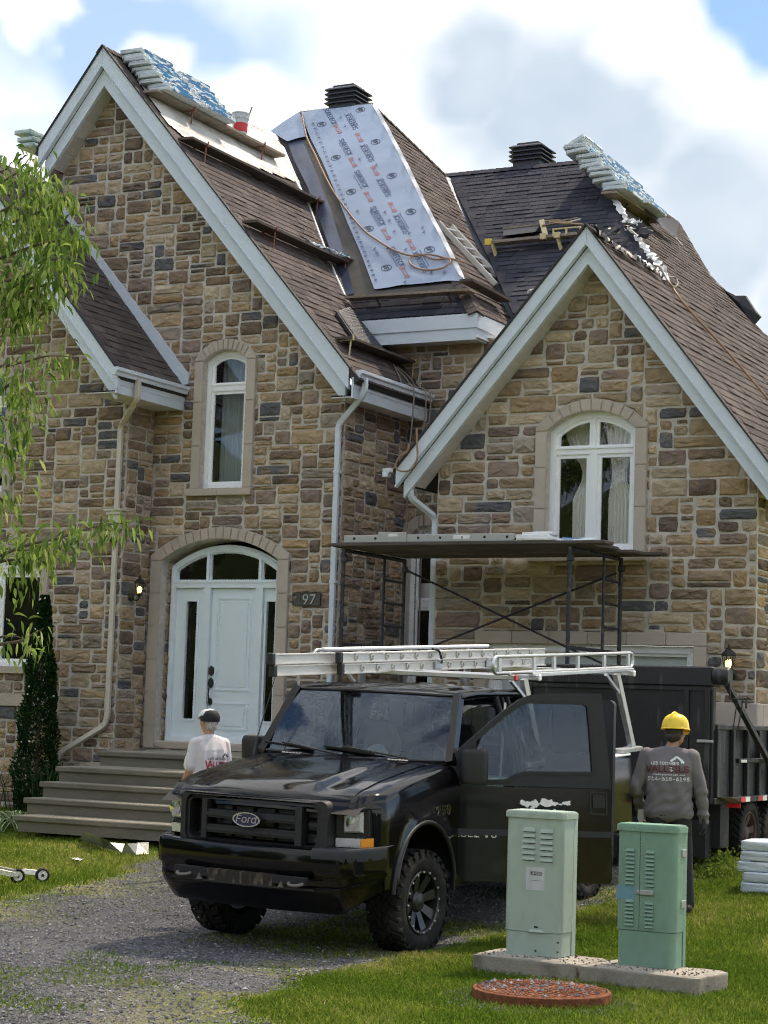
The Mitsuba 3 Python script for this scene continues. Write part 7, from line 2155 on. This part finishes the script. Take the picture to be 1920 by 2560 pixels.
def hand(w, d, pal, sc=1.0, curl=.5):
    """finger chains from the wrist w; d: down the hand, pal: from back of hand to palm"""
    d, pal = unit(d), unit(pal); sd = np.cross(d, pal)
    S = []
    base = [w + d * .035 + sd * x for x in (-.028, .028)]
    kn = [w + d * .092 + sd * x for x in (-.034, -.012, .011, .032)]
    S.append(((w - d * .06, .026), (w, .027), (base[0], .017), (base[1], .017), (kn[0], .014), (kn[3], .014)))
    for q, L in zip(kn, (.062, .078, .074, .060)):
        c1 = unit(d + pal * curl * .6); c2 = unit(d + pal * curl * 1.5); c3 = unit(d * .6 + pal * curl * 2.4)
        a = q + c1 * L * .45; b = a + c2 * L * .32; c = b + c3 * L * .25
        S += [((q, .0105), (a, .0098)), ((a, .0098), (b, .0092)), ((b, .0092), (c, .0082))]
    t0 = w + d * .03 - sd * .03; t1 = t0 + d * .035 - sd * .022 + pal * .012; t2 = t1 + d * .03 - sd * .004 + pal * .012
    S += [((t0, .014), (t1, .0115)), ((t1, .0115), (t2, .0095))]
    return S


def head_segs(c, f, up=(0, 0, 1)):
    """c: centre of the skull, f: where the face looks"""
    f, up = unit(f), unit(up); f = unit(f - up * (f @ up)); s = np.cross(f, up)
    P = lambda x, y, z: c + s * x + f * y + up * z
    S = [((P(0, -.02, .025), .088), (P(0, .015, .02), .083), (P(.012, .0, .03), .08), (P(-.012, .0, .03), .08)),
         ((P(0, .02, .0), .075), (P(0, .055, -.07), .045), (P(.03, .02, -.07), .04), (P(-.03, .02, -.07), .04)),
         ((P(0, .075, -.095), .022), (P(0, .05, -.09), .032)),
         ((P(0, .095, .005), .010), (P(0, .118, -.028), .012), (P(0, .098, -.035), .016)),
         ((P(0, .088, .028), .012), (P(.035, .078, .030), .014), (P(-.035, .078, .030), .014)),
         ((P(0, .092, -.058), .009), (P(.022, .084, -.056), .008), (P(-.022, .084, -.056), .008)),
         ((P(0, .090, -.07), .009), (P(.018, .084, -.069), .008), (P(-.018, .084, -.069), .008))]
    for e in (-1, 1):
        S.append(((P(e * .083, -.008, .012), .011), (P(e * .092, -.022, .014), .010), (P(e * .087, -.010, -.025), .009), (P(e * .094, -.026, .0), .009)))
        S.append(((P(e * .05, .055, -.02), .024), (P(e * .04, .06, -.03), .022)))
    return S, P


def surface_text(verts, d, lines, fr0, mat_of, key):
    """lettering laid on a garment: fr0 a frame facing outward; each point is dropped onto the garment's surface"""
    from scipy.spatial import cKDTree
    q = fr0.inv(verts); ok = q[:, 2] > -.05
    tree = cKDTree(q[ok][:, :2]); qz = q[ok][:, 2]
    for v, f, mt in lines:
        dd, ii = tree.query(v[:, :2], k=12)
        w = 1 / (dd + .004) ** 2; top = np.sort(qz[ii], axis=1)[:, -8:].mean(1)
        z = np.maximum((qz[ii] * w).sum(1) / w.sum(1), top - .006)
        part(key, 'print', (fr0(v[:, 0], v[:, 1], z + .005 + v[:, 2]), f), mt)


mat('print_white', (.70, .70, .70), .7); mat('print_maroon', (.16, .03, .05), .8); mat('print_crimson', (.40, .03, .05), .7); mat('print_grey', (.12, .12, .13), .8)
flat = Fr((0, 0, 0), (1, 0, 0), (0, 1, 0))
def fine(v, f, L=.012):
    t = trimesh.Trimesh(v, f, process=False)
    for _ in range(2):
        v2, f2 = trimesh.remesh.subdivide_to_size(t.vertices, t.faces, L)
        t = trimesh.Trimesh(v2, f2, process=False)
    return np.array(t.vertices), np.array(t.faces)
def tx(s, h, a, b, bold=True, sx=1.0): return fine(*text_on(s, h, flat, a, b, 0, 0, .001, bold, sx))
def bars(*pts, w=.014):
    m = M()
    for p, q in zip(pts, pts[1:]):
        m.beam((p[0], p[1], .0006), (q[0], q[1], .0006), .0012, w, up=(0, 0, 1)) if False else m.prism(LineString([p, q]).buffer(w / 2, cap_style=2), flat, 0, .001)
    return fine(*m.get())


# --- the worker in the yellow helmet, seen from behind
def person_right():
    k = thing('person', 'worker in a yellow helmet and grey long sleeved shirt standing with his back to us', 'person')
    pos = A(-6.42, 17.92, 0); g = .20
    fwd = unit(A(-.30, .95, 0)); rt = A(fwd[1], -fwd[0], 0)
    W = lambda x, y, z: pos + rt * x + fwd * y + A(0, 0, z + g)
    W3 = lambda v: np.asarray(v)
    S = lambda *a: tuple((W(*p), r) for p, r in a)
    hc = W(.05, .045, 1.655); hf = unit(fwd * .9 + rt * .42 + A(0, 0, -.25))
    hs, HP_ = head_segs(hc, hf, up=unit(A(0, 0, 1) + fwd * .12 + rt * .03))
    # joints
    sL, eL, wL = W(-.205, -.0, 1.43), W(-.30, -.02, 1.13), W(-.27, .17, .93)
    sR, eR, wR = W(.205, -.01, 1.43), W(.295, .0, 1.12), W(.325, .05, .86)
    hipL, kL, aL = W(-.10, 0, .90), W(-.12, .02, .48), W(-.13, -.02, .085)
    hipR, kR, aR = W(.10, 0, .90), W(.15, .03, .48), W(.19, -.02, .085)
    body = [S(((-.09, .01, .93), .105), ((.09, .01, .93), .105)), S(((-.07, 0, 1.08), .10), ((.07, 0, 1.08), .10), ((0, .0, .95), .11)),
            S(((-.07, 0, 1.08), .10), ((.07, 0, 1.08), .10), ((-.10, 0, 1.30), .105), ((.10, 0, 1.30), .105)), S(((-.12, 0, 1.32), .10), ((.12, 0, 1.32), .10), ((-.15, -.01, 1.41), .07), ((.15, -.01, 1.41), .07)),
            S(((0, 0, 1.42), .075), ((.02, .02, 1.52), .056)), ((W(.02, .02, 1.50), .056), (W(.04, .035, 1.60), .054))] + hs
    arms = [((sL, .062), (eL, .047)), ((eL, .045), (wL, .030)), ((sR, .062), (eR, .047)), ((eR, .045), (wR, .030))]
    legs = [((hipL, .092), (kL, .058)), ((kL, .056), (aL, .038)), ((hipR, .092), (kR, .058)), ((kR, .056), (aR, .038))]
    hands = hand(wL + A(0, 0, -.0), unit(wL - eL) + A(0, 0, -.3), rt * 1.0 + fwd * .2, curl=.6) + hand(wR, unit(wR - eR) + A(0, 0, -.2), -rt, curl=.5)
    part(k, 'body', bones(body + arms + legs + hands, .012, 6), 'skin_tan', smooth=True)
    # shirt with sleeves
    sh = [S(((-.105, .0, .93), .128), ((.105, .0, .93), .128), ((-.09, 0, 1.08), .124), ((.09, 0, 1.08), .124)), S(((-.09, 0, 1.08), .124), ((.09, 0, 1.08), .124), ((-.115, 0, 1.30), .115), ((.115, 0, 1.30), .115)),
          S(((-.13, -.015, 1.33), .108), ((.13, -.015, 1.33), .108), ((-.17, -.01, 1.425), .072), ((.17, -.01, 1.425), .072), ((0, .0, 1.46), .075))]
    sl = [((sL, .078), (eL, .060)), ((eL, .060), (wL + (wL - eL) * .06, .046)), ((sR, .078), (eR, .060)), ((eR, .060), (wR + (wR - eR) * .06, .047))]
    v, f = bones(sh + sl, .02, 10)
    # creases across the small of the back and along the sleeves
    t = trimesh.Trimesh(v, f, process=False); nrm = t.vertex_normals
    q = (v - pos - A(0, 0, g)); lx, lz = q @ rt, q[:, 2]
    cr = .007 * np.sin((lz * 1.0 - .55 * lx) * 62 + 2 * np.sin(lx * 20)) * np.exp(-((lz - 1.0) / .13) ** 2) + .006 * np.sin((lx * 1.2 + lz * .5) * 40) * np.exp(-((lz - 1.18) / .12) ** 2) + .006 * np.sin(lz * 85 + 3 * lx) * (np.abs(lx) > .26) * np.exp(-((lz - .95) / .14) ** 2) + .012 * (meshkit.fbm(q * 9, 3, seed=2) - .5)
    v = v + nrm * cr[:, None]
    part(k, 'shirt', (v, f), 'shirt_grey', smooth=True)
    frb = Fr(W(0, -.1, 0), rt, A(0, 0, 1))
    ls = []
    V_, F_ = bars((.015, 1.385), (.075, 1.428), (.14, 1.375), w=.020); ls.append((V_, F_, 'print_white'))
    V_, F_ = bars((.12, 1.405), (.12, 1.37), w=.018); ls.append((V_, F_, 'print_white'))
    ls.append((*tx('LES TOITURES', .026, -.035, 1.365), 'print_white'))
    ls.append((*tx('VALLE', .062, -.085, 1.315), 'print_maroon')); ls.append((*tx('FILS', .062, .095, 1.315), 'print_maroon'))
    ls.append((*tx('&', .04, .022, 1.312), 'print_white'))
    ls.append((*tx('www.toituresvalle.com', .014, 0, 1.262, True, 1.45), 'print_white'))
    ls.append((*tx('514-618-4195', .034, -.0, 1.222, True, 1.08), 'print_white'))
    surface_text(v, 0, ls, frb, None, k)
    tr_ = [S(((-.085, 0, .92), .120), ((.085, 0, .92), .120)), ((hipL, .112), (kL, .082)), ((kL, .082), (aL, .066)), ((hipR, .112), (kR, .082)), ((kR, .082), (aR, .066))]
    part(k, 'trousers', bones(tr_, .025, 8), 'trousers_black', smooth=True)
    for a in (aL, aR):
        part(k, 'shoe', bones([((a + A(0, 0, -.02), .055), (a + fwd * .17 + A(0, 0, -.045), .042), (a - fwd * .06 + A(0, 0, -.045), .042))], .02, 5), 'shoe', smooth=True)
    for w_, e_ in ((wL, eL), (wR, eR)):
        d_ = unit(w_ - e_) + A(0, 0, -.25)
        part(k, 'glove', bones([tuple((p, r_ * 1.32) for p, r_ in s) for s in hand(w_, d_, (-rt if w_ is wR else rt), curl=.55)], .008, 4), 'glove_dark', smooth=True)
    # hair, helmet
    hr = [((HP_(0, -.035, .015), .086), (HP_(0, -.02, .05), .085)), ((HP_(0, -.06, -.05), .055), (HP_(.03, -.045, -.04), .052), (HP_(-.03, -.045, -.04), .052))]
    part(k, 'hair', bones(hr, .015, 5), 'hair_dark', smooth=True)
    up = unit(HP_(0, 0, 1) - HP_(0, 0, 0)); tilt = unit(up - hf * .05)
    R0 = .128
    prof = [(R0 * 1.02, .0), (R0 * 1.01, .02), (R0 * .98, .05), (R0 * .90, .085), (R0 * .74, .115), (R0 * .5, .136), (R0 * .25, .146), (0, .149)]
    m = M().lathe(prof, HP_(0, -.005, .028), tilt, 32); 
    # short peak to the front and rolled rim
    m2 = M().lathe([(R0 * .99, -.004), (R0 * 1.08, -.006), (R0 * 1.09, .0), (R0 * 1.03, .010)], HP_(0, -.005, .028), tilt, 32)
    hk = part(k, 'helmet', m, 'hat_yellow', smooth=True)
    part(hk, 'rim', m2, 'hat_yellow', smooth=True)
    s_ = unit(np.cross(hf, up))
    part(hk, 'peak', M().man(hull([HP_(0, 0, .03) + unit(hf) * (R0 + .045 * math.cos(a)) * math.cos(a) + s_ * R0 * math.sin(a) + up * dz for a in np.linspace(-1.1, 1.1, 9) for dz in (-.012, -.004)])), 'hat_yellow')
    part(hk, 'ridge', M().tube([HP_(0, -.005, .028) + tilt * (.149 * math.cos(a) + .002) - hf * R0 * math.sin(a) * .97 for a in np.linspace(-1.2, 1.2, 15)], .012, 8), 'hat_yellow', smooth=True)
    t_ = thing('hand_tool', 'grey flat tool tucked at the left hip of the worker in the helmet', 'tool')
    part(t_, 'blade', M().man(hull([W(-.255, -.03, z_) + rt * x_ + fwd * y_ for z_, xs_ in ((.93, (-.025, .025)), (.85, (-.03, .03)), (.76, (-.004, .004))) for x_ in xs_ for y_ in (0, .008)])), 'alu_grey')


person_right()


def person_left():
    k = thing('person', 'older man in a white printed T-shirt and black backward cap walking towards the steps', 'person')
    pos = A(-12.02, 18.70, 0); g = .12
    fwd = unit(A(-.92, .38, 0)); rt = A(fwd[1], -fwd[0], 0)
    W = lambda x, y, z: pos + rt * x + fwd * y + A(0, 0, z + g)
    S = lambda *a: tuple((W(*p), r) for p, r in a)
    hc = W(-.0, .035, 1.665); hf = unit(fwd * .95 - rt * .15)
    hs, HP_ = head_segs(hc, hf, up=unit(A(0, 0, 1) + fwd * .04 - rt * .02))
    sL, eL, wL = W(-.18, 0, 1.42), W(-.23, .03, 1.13), W(-.22, .19, .93)
    sR, eR, wR = W(.18, 0, 1.42), W(.23, .0, 1.13), W(.22, .12, .90)
    hipL, kL, aL = W(-.10, 0, .90), W(-.11, .10, .49), W(-.11, .10, .085)
    hipR, kR, aR = W(.10, 0, .90), W(.11, .02, .48), W(.11, -.14, .10)
    body = [S(((-.09, .01, .93), .105), ((.09, .01, .93), .105)), S(((-.07, 0, 1.08), .11), ((.07, 0, 1.08), .11), ((0, .0, .95), .11)),
            S(((-.07, 0, 1.08), .11), ((.07, 0, 1.08), .11), ((-.10, 0, 1.30), .105), ((.10, 0, 1.30), .105)), S(((-.12, 0, 1.32), .10), ((.12, 0, 1.32), .10), ((-.15, -.01, 1.42), .07), ((.15, -.01, 1.42), .07)),
            S(((0, 0, 1.42), .075), ((0, .015, 1.52), .058)), ((W(0, .015, 1.50), .058), (W(0, .03, 1.61), .056))] + hs
    arms = [((sL, .060), (eL, .046)), ((eL, .046), (wL, .030)), ((sR, .060), (eR, .046)), ((eR, .046), (wR, .030))]
    legs = [((hipL, .092), (kL, .058)), ((kL, .056), (aL, .038)), ((hipR, .092), (kR, .058)), ((kR, .056), (aR, .038))]
    hands = hand(wL, unit(wL - eL) + A(0, 0, -.3), rt, curl=.4) + hand(wR, unit(wR - eR) + A(0, 0, -.3), -rt, curl=.4)
    part(k, 'body', bones(body + arms + legs + hands, .012, 6), 'skin', smooth=True)
    sh = [S(((-.09, .0, .90), .128), ((.09, .0, .90), .128), ((-.085, 0, 1.08), .128), ((.085, 0, 1.08), .128)), S(((-.085, 0, 1.08), .128), ((.085, 0, 1.08), .128), ((-.10, 0, 1.30), .122), ((.10, 0, 1.30), .122)),
          S(((-.11, -.012, 1.34), .106), ((.11, -.012, 1.34), .106), ((-.155, -.01, 1.42), .07), ((.155, -.01, 1.42), .07), ((0, .0, 1.465), .08))]
    mL, mR = sL + (eL - sL) * .8, sR + (eR - sR) * .8
    sl = [((sL, .076), (mL, .074)), ((sR, .076), (mR, .074))]
    v, f = bones(sh + sl, .02, 10)
    nrm = trimesh.Trimesh(v, f, process=False).vertex_normals
    q = v - pos - A(0, 0, g); lx, lz = q @ rt, q[:, 2]
    v = v + nrm * (.012 * np.sin(lx * 48 + 3 * np.sin(lz * 6)) * np.exp(-((lz - 1.28) / .16) ** 2) * np.clip(1.3 - np.abs(lx) * 2, 0, 1) + .016 * (meshkit.fbm(q * 8, 3, seed=5) - .5))[:, None]
    part(k, 'shirt', (v, f), 'shirt_white', smooth=True)
    frb = Fr(W(0, -.1, 0), rt, A(0, 0, 1))
    ls = [(*tx('V', .085, -.095, 1.20), 'print_crimson'), (*tx('ALLE', .055, .0, 1.205), 'print_crimson'), (*tx('&', .055, .083, 1.205), 'print_black'), (*tx('FILS', .055, .155, 1.205), 'print_crimson'),
          (*tx('LES TOITURES', .024, .03, 1.265), 'print_grey'), (*tx('Couvreurs', .026, .05, 1.145), 'print_grey'), (*tx('514-618-4195', .02, .05, 1.11), 'print_grey')]
    V_, F_ = bars((.085, 1.285), (.125, 1.325), (.20, 1.285), w=.014); ls.append((V_, F_, 'print_black'))
    V_, F_ = bars((.178, 1.318), (.178, 1.295), w=.014); ls.append((V_, F_, 'print_black'))
    surface_text(v, 0, ls, frb, None, k)
    tr_ = [S(((-.085, 0, .92), .115), ((.085, 0, .92), .115)), ((hipL, .108), (kL, .078)), ((kL, .078), (aL, .062)), ((hipR, .108), (kR, .078)), ((kR, .078), (aR, .062))]
    part(k, 'trousers', bones(tr_, .025, 8), 'trousers_grey', smooth=True)
    for a in (aL, aR):
        part(k, 'shoe', bones([((a + A(0, 0, -.02), .055), (a + fwd * .17 + A(0, 0, -.045), .042), (a - fwd * .06 + A(0, 0, -.045), .042))], .02, 5), 'shoe', smooth=True)
    hr = [((HP_(0, -.04, .0), .084), (HP_(0, -.02, .03), .084)), ((HP_(0, -.065, -.055), .05), (HP_(.03, -.05, -.05), .048), (HP_(-.03, -.05, -.05), .048))]
    part(k, 'hair', bones(hr, .015, 5), 'hair_grey', smooth=True)
    up = unit(HP_(0, 0, 1) - HP_(0, 0, 0)); tl = unit(up + hf * .30)
    c0 = HP_(0, -.012, .035)
    prof = [(.108, -.03), (.110, -.005), (.108, .02), (.100, .05), (.080, .078), (.05, .094), (0, .10)]
    ck_ = part(k, 'cap', M().lathe(prof, c0 - hf * .012, unit(up - hf * .10), 28), 'cap_black', smooth=True)
    part(ck_, 'panel', M().lathe([(.1085, .028), (.104, .05), (.084, .080), (.052, .098), (0, .104)], c0 + hf * .012, unit(up + hf * .18), 28), 'cap_white', smooth=True)
    s_ = unit(np.cross(hf, up))
    part(ck_, 'peak', M().man(hull([c0 + hf * (.09 + .07 * math.cos(a)) + s_ * .085 * math.sin(a) + up * (-.0 + dz - .012 * math.cos(a)) for a in np.linspace(-1.4, 1.4, 9) for dz in (0, .008)])), 'cap_white')
    part(ck_, 'strap', M().tube([c0 - hf * (.112 * math.cos(a)) + s_ * .112 * math.sin(a) + up * -.022 for a in np.linspace(-.45, .45, 7)], .006, 6), 'cap_white')


person_left()
# ================================================================ plants
def leaf_bsdf(name, tones, tr=.55):
    col = mikit.proc(lambda p, n, uv: sel(uv.x, tones) * (.7 + .6 * uv.y))
    scene[name] = {'type': 'principledthin', 'base_color': col, 'roughness': .45, 'diff_trans': tr, 'spec_trans': 0.0, 'eta': 1.4}


leaf_bsdf('tree_leaf', [(.14, .23, .05), (.21, .31, .07), (.28, .37, .09), (.09, .16, .035), (.35, .40, .16)], 1.0)
leaf_bsdf('cedar_leaf', [(.018, .045, .014), (.028, .062, .02), (.012, .032, .012), (.036, .072, .022)], .3)
leaf_bsdf('weed_leaf', [(.09, .15, .02), (.13, .19, .03), (.18, .21, .06)], .7)
mat('bark', mikit.proc(lambda p, n, uv: mi.Color3f(.11, .085, .065) * (.6 + .7 * fb(p.x * 14, p.y * 14, p.z * 5, 4))), .9)


def leaf_mesh(base, d, L, w, droop, roll, r):
    """a narrow curved leaf, folded along its midrib"""
    d = unit(d); pts = []; cur = np.array(base, float); dd = d.copy()
    for i in range(5):
        pts.append(cur.copy()); dd = unit(dd + A(0, 0, -droop)); cur = cur + dd * L / 4
    side = unit(np.cross(d, A(math.cos(roll), math.sin(roll), .15))); V = []; ws = (.12, .85, 1.0, .6, .03)
    for q, k in zip(pts, ws):
        up = A(0, 0, .25 * w * k)
        V += [q - side * w * k + up, q, q + side * w * k + up]
    F = []
    for i in range(4):
        a = i * 3
        F += [[a, a + 1, a + 4], [a, a + 4, a + 3], [a + 1, a + 2, a + 5], [a + 1, a + 5, a + 4]]
    return np.array(V), np.array(F)


TREE = thing('tree', 'leafy tree with drooping narrow leaves reaching in from the left edge', 'tree')
r = np.random.default_rng(77)
D0 = 21.3
bp = lambda pts, dd=0: crom([at(u, v, d=D0 + dd + .0018 * (v - 900) * 0) for u, v in pts], 6)
root = at(-420, 2330, d=D0)
root[2] = gz(root[0], root[1])
trunk = crom([root + A(0, 0, -.1), root + A(.05, .05, 1.6), root + A(.15, 0, 3.2), root + A(.1, .1, 5.0), root + A(.2, 0, 6.6)], 6)
part(TREE, 'trunk', M().tube(trunk, np.linspace(.13, .035, len(trunk)), 12), 'bark', smooth=True)
BR = [([(-330, 640), (-120, 520), (30, 440), (75, 395)], .2, 150), ([(-330, 640), (-100, 570), (40, 505), (100, 415)], -.3, 240), ([(-340, 700), (-120, 600), (60, 545), (140, 505), (160, 470)], .1, 330),
      ([(-340, 800), (-80, 680), (70, 620), (150, 600), (205, 588)], .35, 330), ([(-340, 800), (-60, 720), (60, 690), (120, 655), (165, 640)], -.25, 340), ([(-350, 820), (-100, 740), (0, 700), (60, 720), (90, 760)], .0, 300),
      ([(-340, 760), (-90, 620), (20, 570), (80, 560), (130, 560)], .5, 330), ([(-340, 900), (-60, 800), (30, 770), (60, 800)], .3, 160), ([(-340, 860), (20, 740), (100, 715), (150, 705), (208, 690)], .1, 170),
      ([(-340, 1000), (-60, 930), (60, 905), (120, 890), (190, 892)], .0, 120), ([(-340, 1050), (-40, 990), (30, 960), (55, 985), (78, 1010)], .2, 130), ([(-340, 1100), (-60, 1060), (20, 1050), (62, 1085)], -.1, 120), ([(-340, 1200), (-60, 1130), (10, 1130), (45, 1160)], .2, 80),
      ([(-340, 1240), (-60, 1230), (10, 1250), (40, 1265)], .0, 60), ([(-360, 1500), (-80, 1420), (60, 1365), (150, 1345), (235, 1318), (325, 1305)], -.2, 250), ([(-360, 1500), (-100, 1410), (0, 1380), (70, 1375), (130, 1380)], .1, 220), ([(-80, 1420), (40, 1400), (60, 1440), (52, 1470)], .0, 40),
      ([(-360, 1650), (-80, 1610), (20, 1590), (70, 1600)], .1, 40), ([(-80, 1620), (40, 1605), (75, 1590), (110, 1570)], .0, 22), ([(-340, 640), (-140, 470), (0, 430), (30, 405)], .4, 50)]
items = []
for pts, dd, n in BR:
    c = bp(pts, dd)
    rad = np.linspace(.026, .004, len(c))
    part(TREE, 'branch', M().tube(c, rad, 6), 'bark', smooth=True)
    vis = [i for i in range(len(c)) if proj(c[i])[0] > -110]
    i0 = vis[0] if vis else 0
    tw = M()
    for _ in range(int(n * (.8 if pts[-1][1] < 800 else 1.1))):
        i = r.integers(i0, len(c)); q = c[min(i, len(c) - 1)]
        off = r.normal(0, 1, 3) * A(.16, .20, .12) * (1.25 - .75 * (i - i0) / max(1, len(c) - i0))
        b = q + off + A(0, 0, -.03)
        d = unit(off + A(r.normal(0, .4), r.normal(0, .4), -.5 + r.normal(0, .4)))
        v, f = leaf_mesh(b, d, r.uniform(.11, .19), r.uniform(.014, .022), r.uniform(.15, .55), r.uniform(0, 6.28), r)
        items.append((v, f, float(r.choice(5, p=[.26, .3, .2, .14, .1])), float(r.uniform(0, 1))))
pieces(TREE, 'leaf', items, 'tree_leaf', 280, 'crown')

# clipped cedar beside the ground floor window
CD = thing('cedar_shrub', 'dark columnar cedar standing beside the ground floor window', 'shrub')
cb = at(88, 1990, y=25.35); cb[2] = .15
part(CD, 'trunk', M().tube([cb, cb + A(0, 0, 2.9)], [.05, .015], 8), 'bark')
r = np.random.default_rng(78); n = 15000
h = 3.35; t = r.uniform(0, 1, n) ** .85
R = (.36 * np.clip(1 - t, 0, 1) ** .75 + .03) * (.78 + .5 * meshkit.fbm(np.stack([t * 9, r.uniform(0, 1, n) * 0, t * 0], -1), 3, seed=3))
a = r.uniform(0, 2 * np.pi, n)
lump = meshkit.fbm(np.stack([np.cos(a) * 1.6, np.sin(a) * 1.6, t * 9], -1), 3, seed=6)
rr = R * (.62 + .75 * lump) * np.sqrt(r.uniform(.35, 1, n))
c = cb + np.stack([rr * np.cos(a), rr * np.sin(a), .08 + t * h], -1)
d = np.stack([np.cos(a) * .7 + r.normal(0, .3, n), np.sin(a) * .7 + r.normal(0, .3, n), .8 + r.normal(0, .3, n)], -1); d /= np.linalg.norm(d, axis=1, keepdims=True)
s = np.cross(d, r.normal(0, 1, (n, 3))); s /= np.linalg.norm(s, axis=1, keepdims=True)
L = r.uniform(.03, .075, n)[:, None]; w = L * .28
V = np.stack([c, c + d * L * .5 + s * w, c + d * L, c + d * L * .5 - s * w], 1).reshape(-1, 3)
F = ((np.arange(n) * 4)[:, None, None] + np.array([[0, 1, 2], [0, 2, 3]])).reshape(-1, 3)
tone = np.clip(np.round(lump * 4 + r.normal(0, .6, n) - .4), 0, 3)
part(CD, 'foliage', (V, F), 'cedar_leaf', uv=np.repeat(np.stack([tone, r.uniform(0, 1, n)], -1), 4, 0), kind='stuff')
m = M()
for i in range(26):
    j = r.integers(0, n); q = c[j] + A(.03, -.10, 0)
    m.ob(q, A(.012, 0, .006), A(0, .004, .0), A(-.004, 0, .010))
part(CD, 'scraps', m, 'torn_white', kind='stuff')

# variegated hosta
HO = thing('hosta', 'variegated hosta with white edged leaves at the foot of the steps', 'plant')
scene['hosta_leaf'] = {'type': 'principledthin', 'base_color': mikit.proc(lambda p, n, uv: mx((.10, .17, .05), (.62, .66, .46), ss(.55, .75, dr.abs(uv.x - .5) * 2 + .3 * (nz(p.x * 30, p.y * 30, p.z * 30) - .5)))), 'roughness': .45, 'diff_trans': .7, 'eta': 1.4}
hb = at(40, 2066, z=.2); r = np.random.default_rng(79)
for i in range(110):
    a = r.uniform(0, 2 * np.pi); k_ = r.uniform(.15, 1)
    b = hb + A(.5 * k_ * math.cos(a) * r.uniform(.2, 1) - .02, .40 * k_ * math.sin(a), .0 + r.uniform(0, .05))
    d = unit(A(math.cos(a), math.sin(a), r.uniform(.7, 1.8)))
    L, w = r.uniform(.38, .62), r.uniform(.030, .05)
    pts = []; cur = b.copy(); dd = d.copy()
    for j in range(8):
        pts.append(cur.copy()); dd = unit(dd + A(0, 0, -.24)); cur = cur + dd * L / 7
    side = unit(np.cross(d, A(0, 0, 1))); V = []; UV = []
    for q, kk in zip(pts, (.08, .2, .6, .95, 1.0, .8, .45, .03)):
        for x in (-1, -.5, 0, .5, 1):
            V.append(q + side * w * kk * x + A(0, 0, .3 * w * kk * abs(x))); UV.append([.5 + x / 2, .5])
    F = [[j * 5 + x, j * 5 + x + 1, (j + 1) * 5 + x + 1, (j + 1) * 5 + x] for j in range(7) for x in range(4)]
    mm = M().add(V, F).get()
    part(HO, 'leaf', mm, 'hosta_leaf', smooth=True, uv=np.array(UV))
# tall iris blades behind the hosta
IR = thing('iris_clump', 'clump of tall dark sword leaves between the cedar and the hosta', 'plant')
m = M(); UV = []
for i in range(90):
    b = at(70, 2040, z=.2) + A(r.normal(0, .35) - .2, r.normal(0, .2) + .6, 0); b[2] = .18
    d = unit(A(r.normal(0, .16), r.normal(0, .16), 1)); h_ = r.uniform(.5, 1.0); s_ = unit(np.cross(d, r.normal(0, 1, 3))) * .012
    q1, q2, q3 = b + d * h_ * .5, b + d * h_ * .85 + A(r.normal(0, .05), r.normal(0, .05), 0), b + d * h_ + A(r.normal(0, .14), r.normal(0, .14), -.02)
    m.add([b - s_, b + s_, q1 + s_, q1 - s_, q2 + s_ * .6, q2 - s_ * .6, q3], [[0, 1, 2], [0, 2, 3], [3, 2, 4], [3, 4, 5], [5, 4, 6]]); UV += [[float(i % 4), r.uniform(.4, 1.6)]] * 7
part(IR, 'leaves', m, 'cedar_leaf', uv=np.array(UV), kind='stuff')
# weeds by the trailer
r = np.random.default_rng(80)
WD = thing('weeds', 'tall weeds growing at the lawn edge before the trailer wheel', 'weeds', kind='stuff')
m = M(); UV = []
for i in range(1500):
    u, v = r.uniform(1735, 1850), 2215 - abs(r.normal(0, 20))
    b = at(u, min(v, 2225), z=.25); b[2] = gz(b[0], b[1])
    hh = r.uniform(.03, .32) * np.exp(-((u - 1810) / 55) ** 2) * r.uniform(.3, 1) + .03
    q = b + A(r.normal(0, .05), r.normal(0, .05), hh * r.uniform(.3, 1))
    d = unit(r.normal(0, 1, 3) + A(0, 0, .5)); L = r.uniform(.03, .07); s_ = unit(np.cross(d, r.normal(0, 1, 3))) * L * .25
    m.add([q, q + d * L * .5 + s_, q + d * L, q + d * L * .5 - s_], [[0, 1, 2], [0, 2, 3]]); UV += [[float(r.integers(0, 3)), r.uniform(0, 1)]] * 4
scene[WD] = mikit.ply(m.get(), 'weed_leaf', uv=np.array(UV))
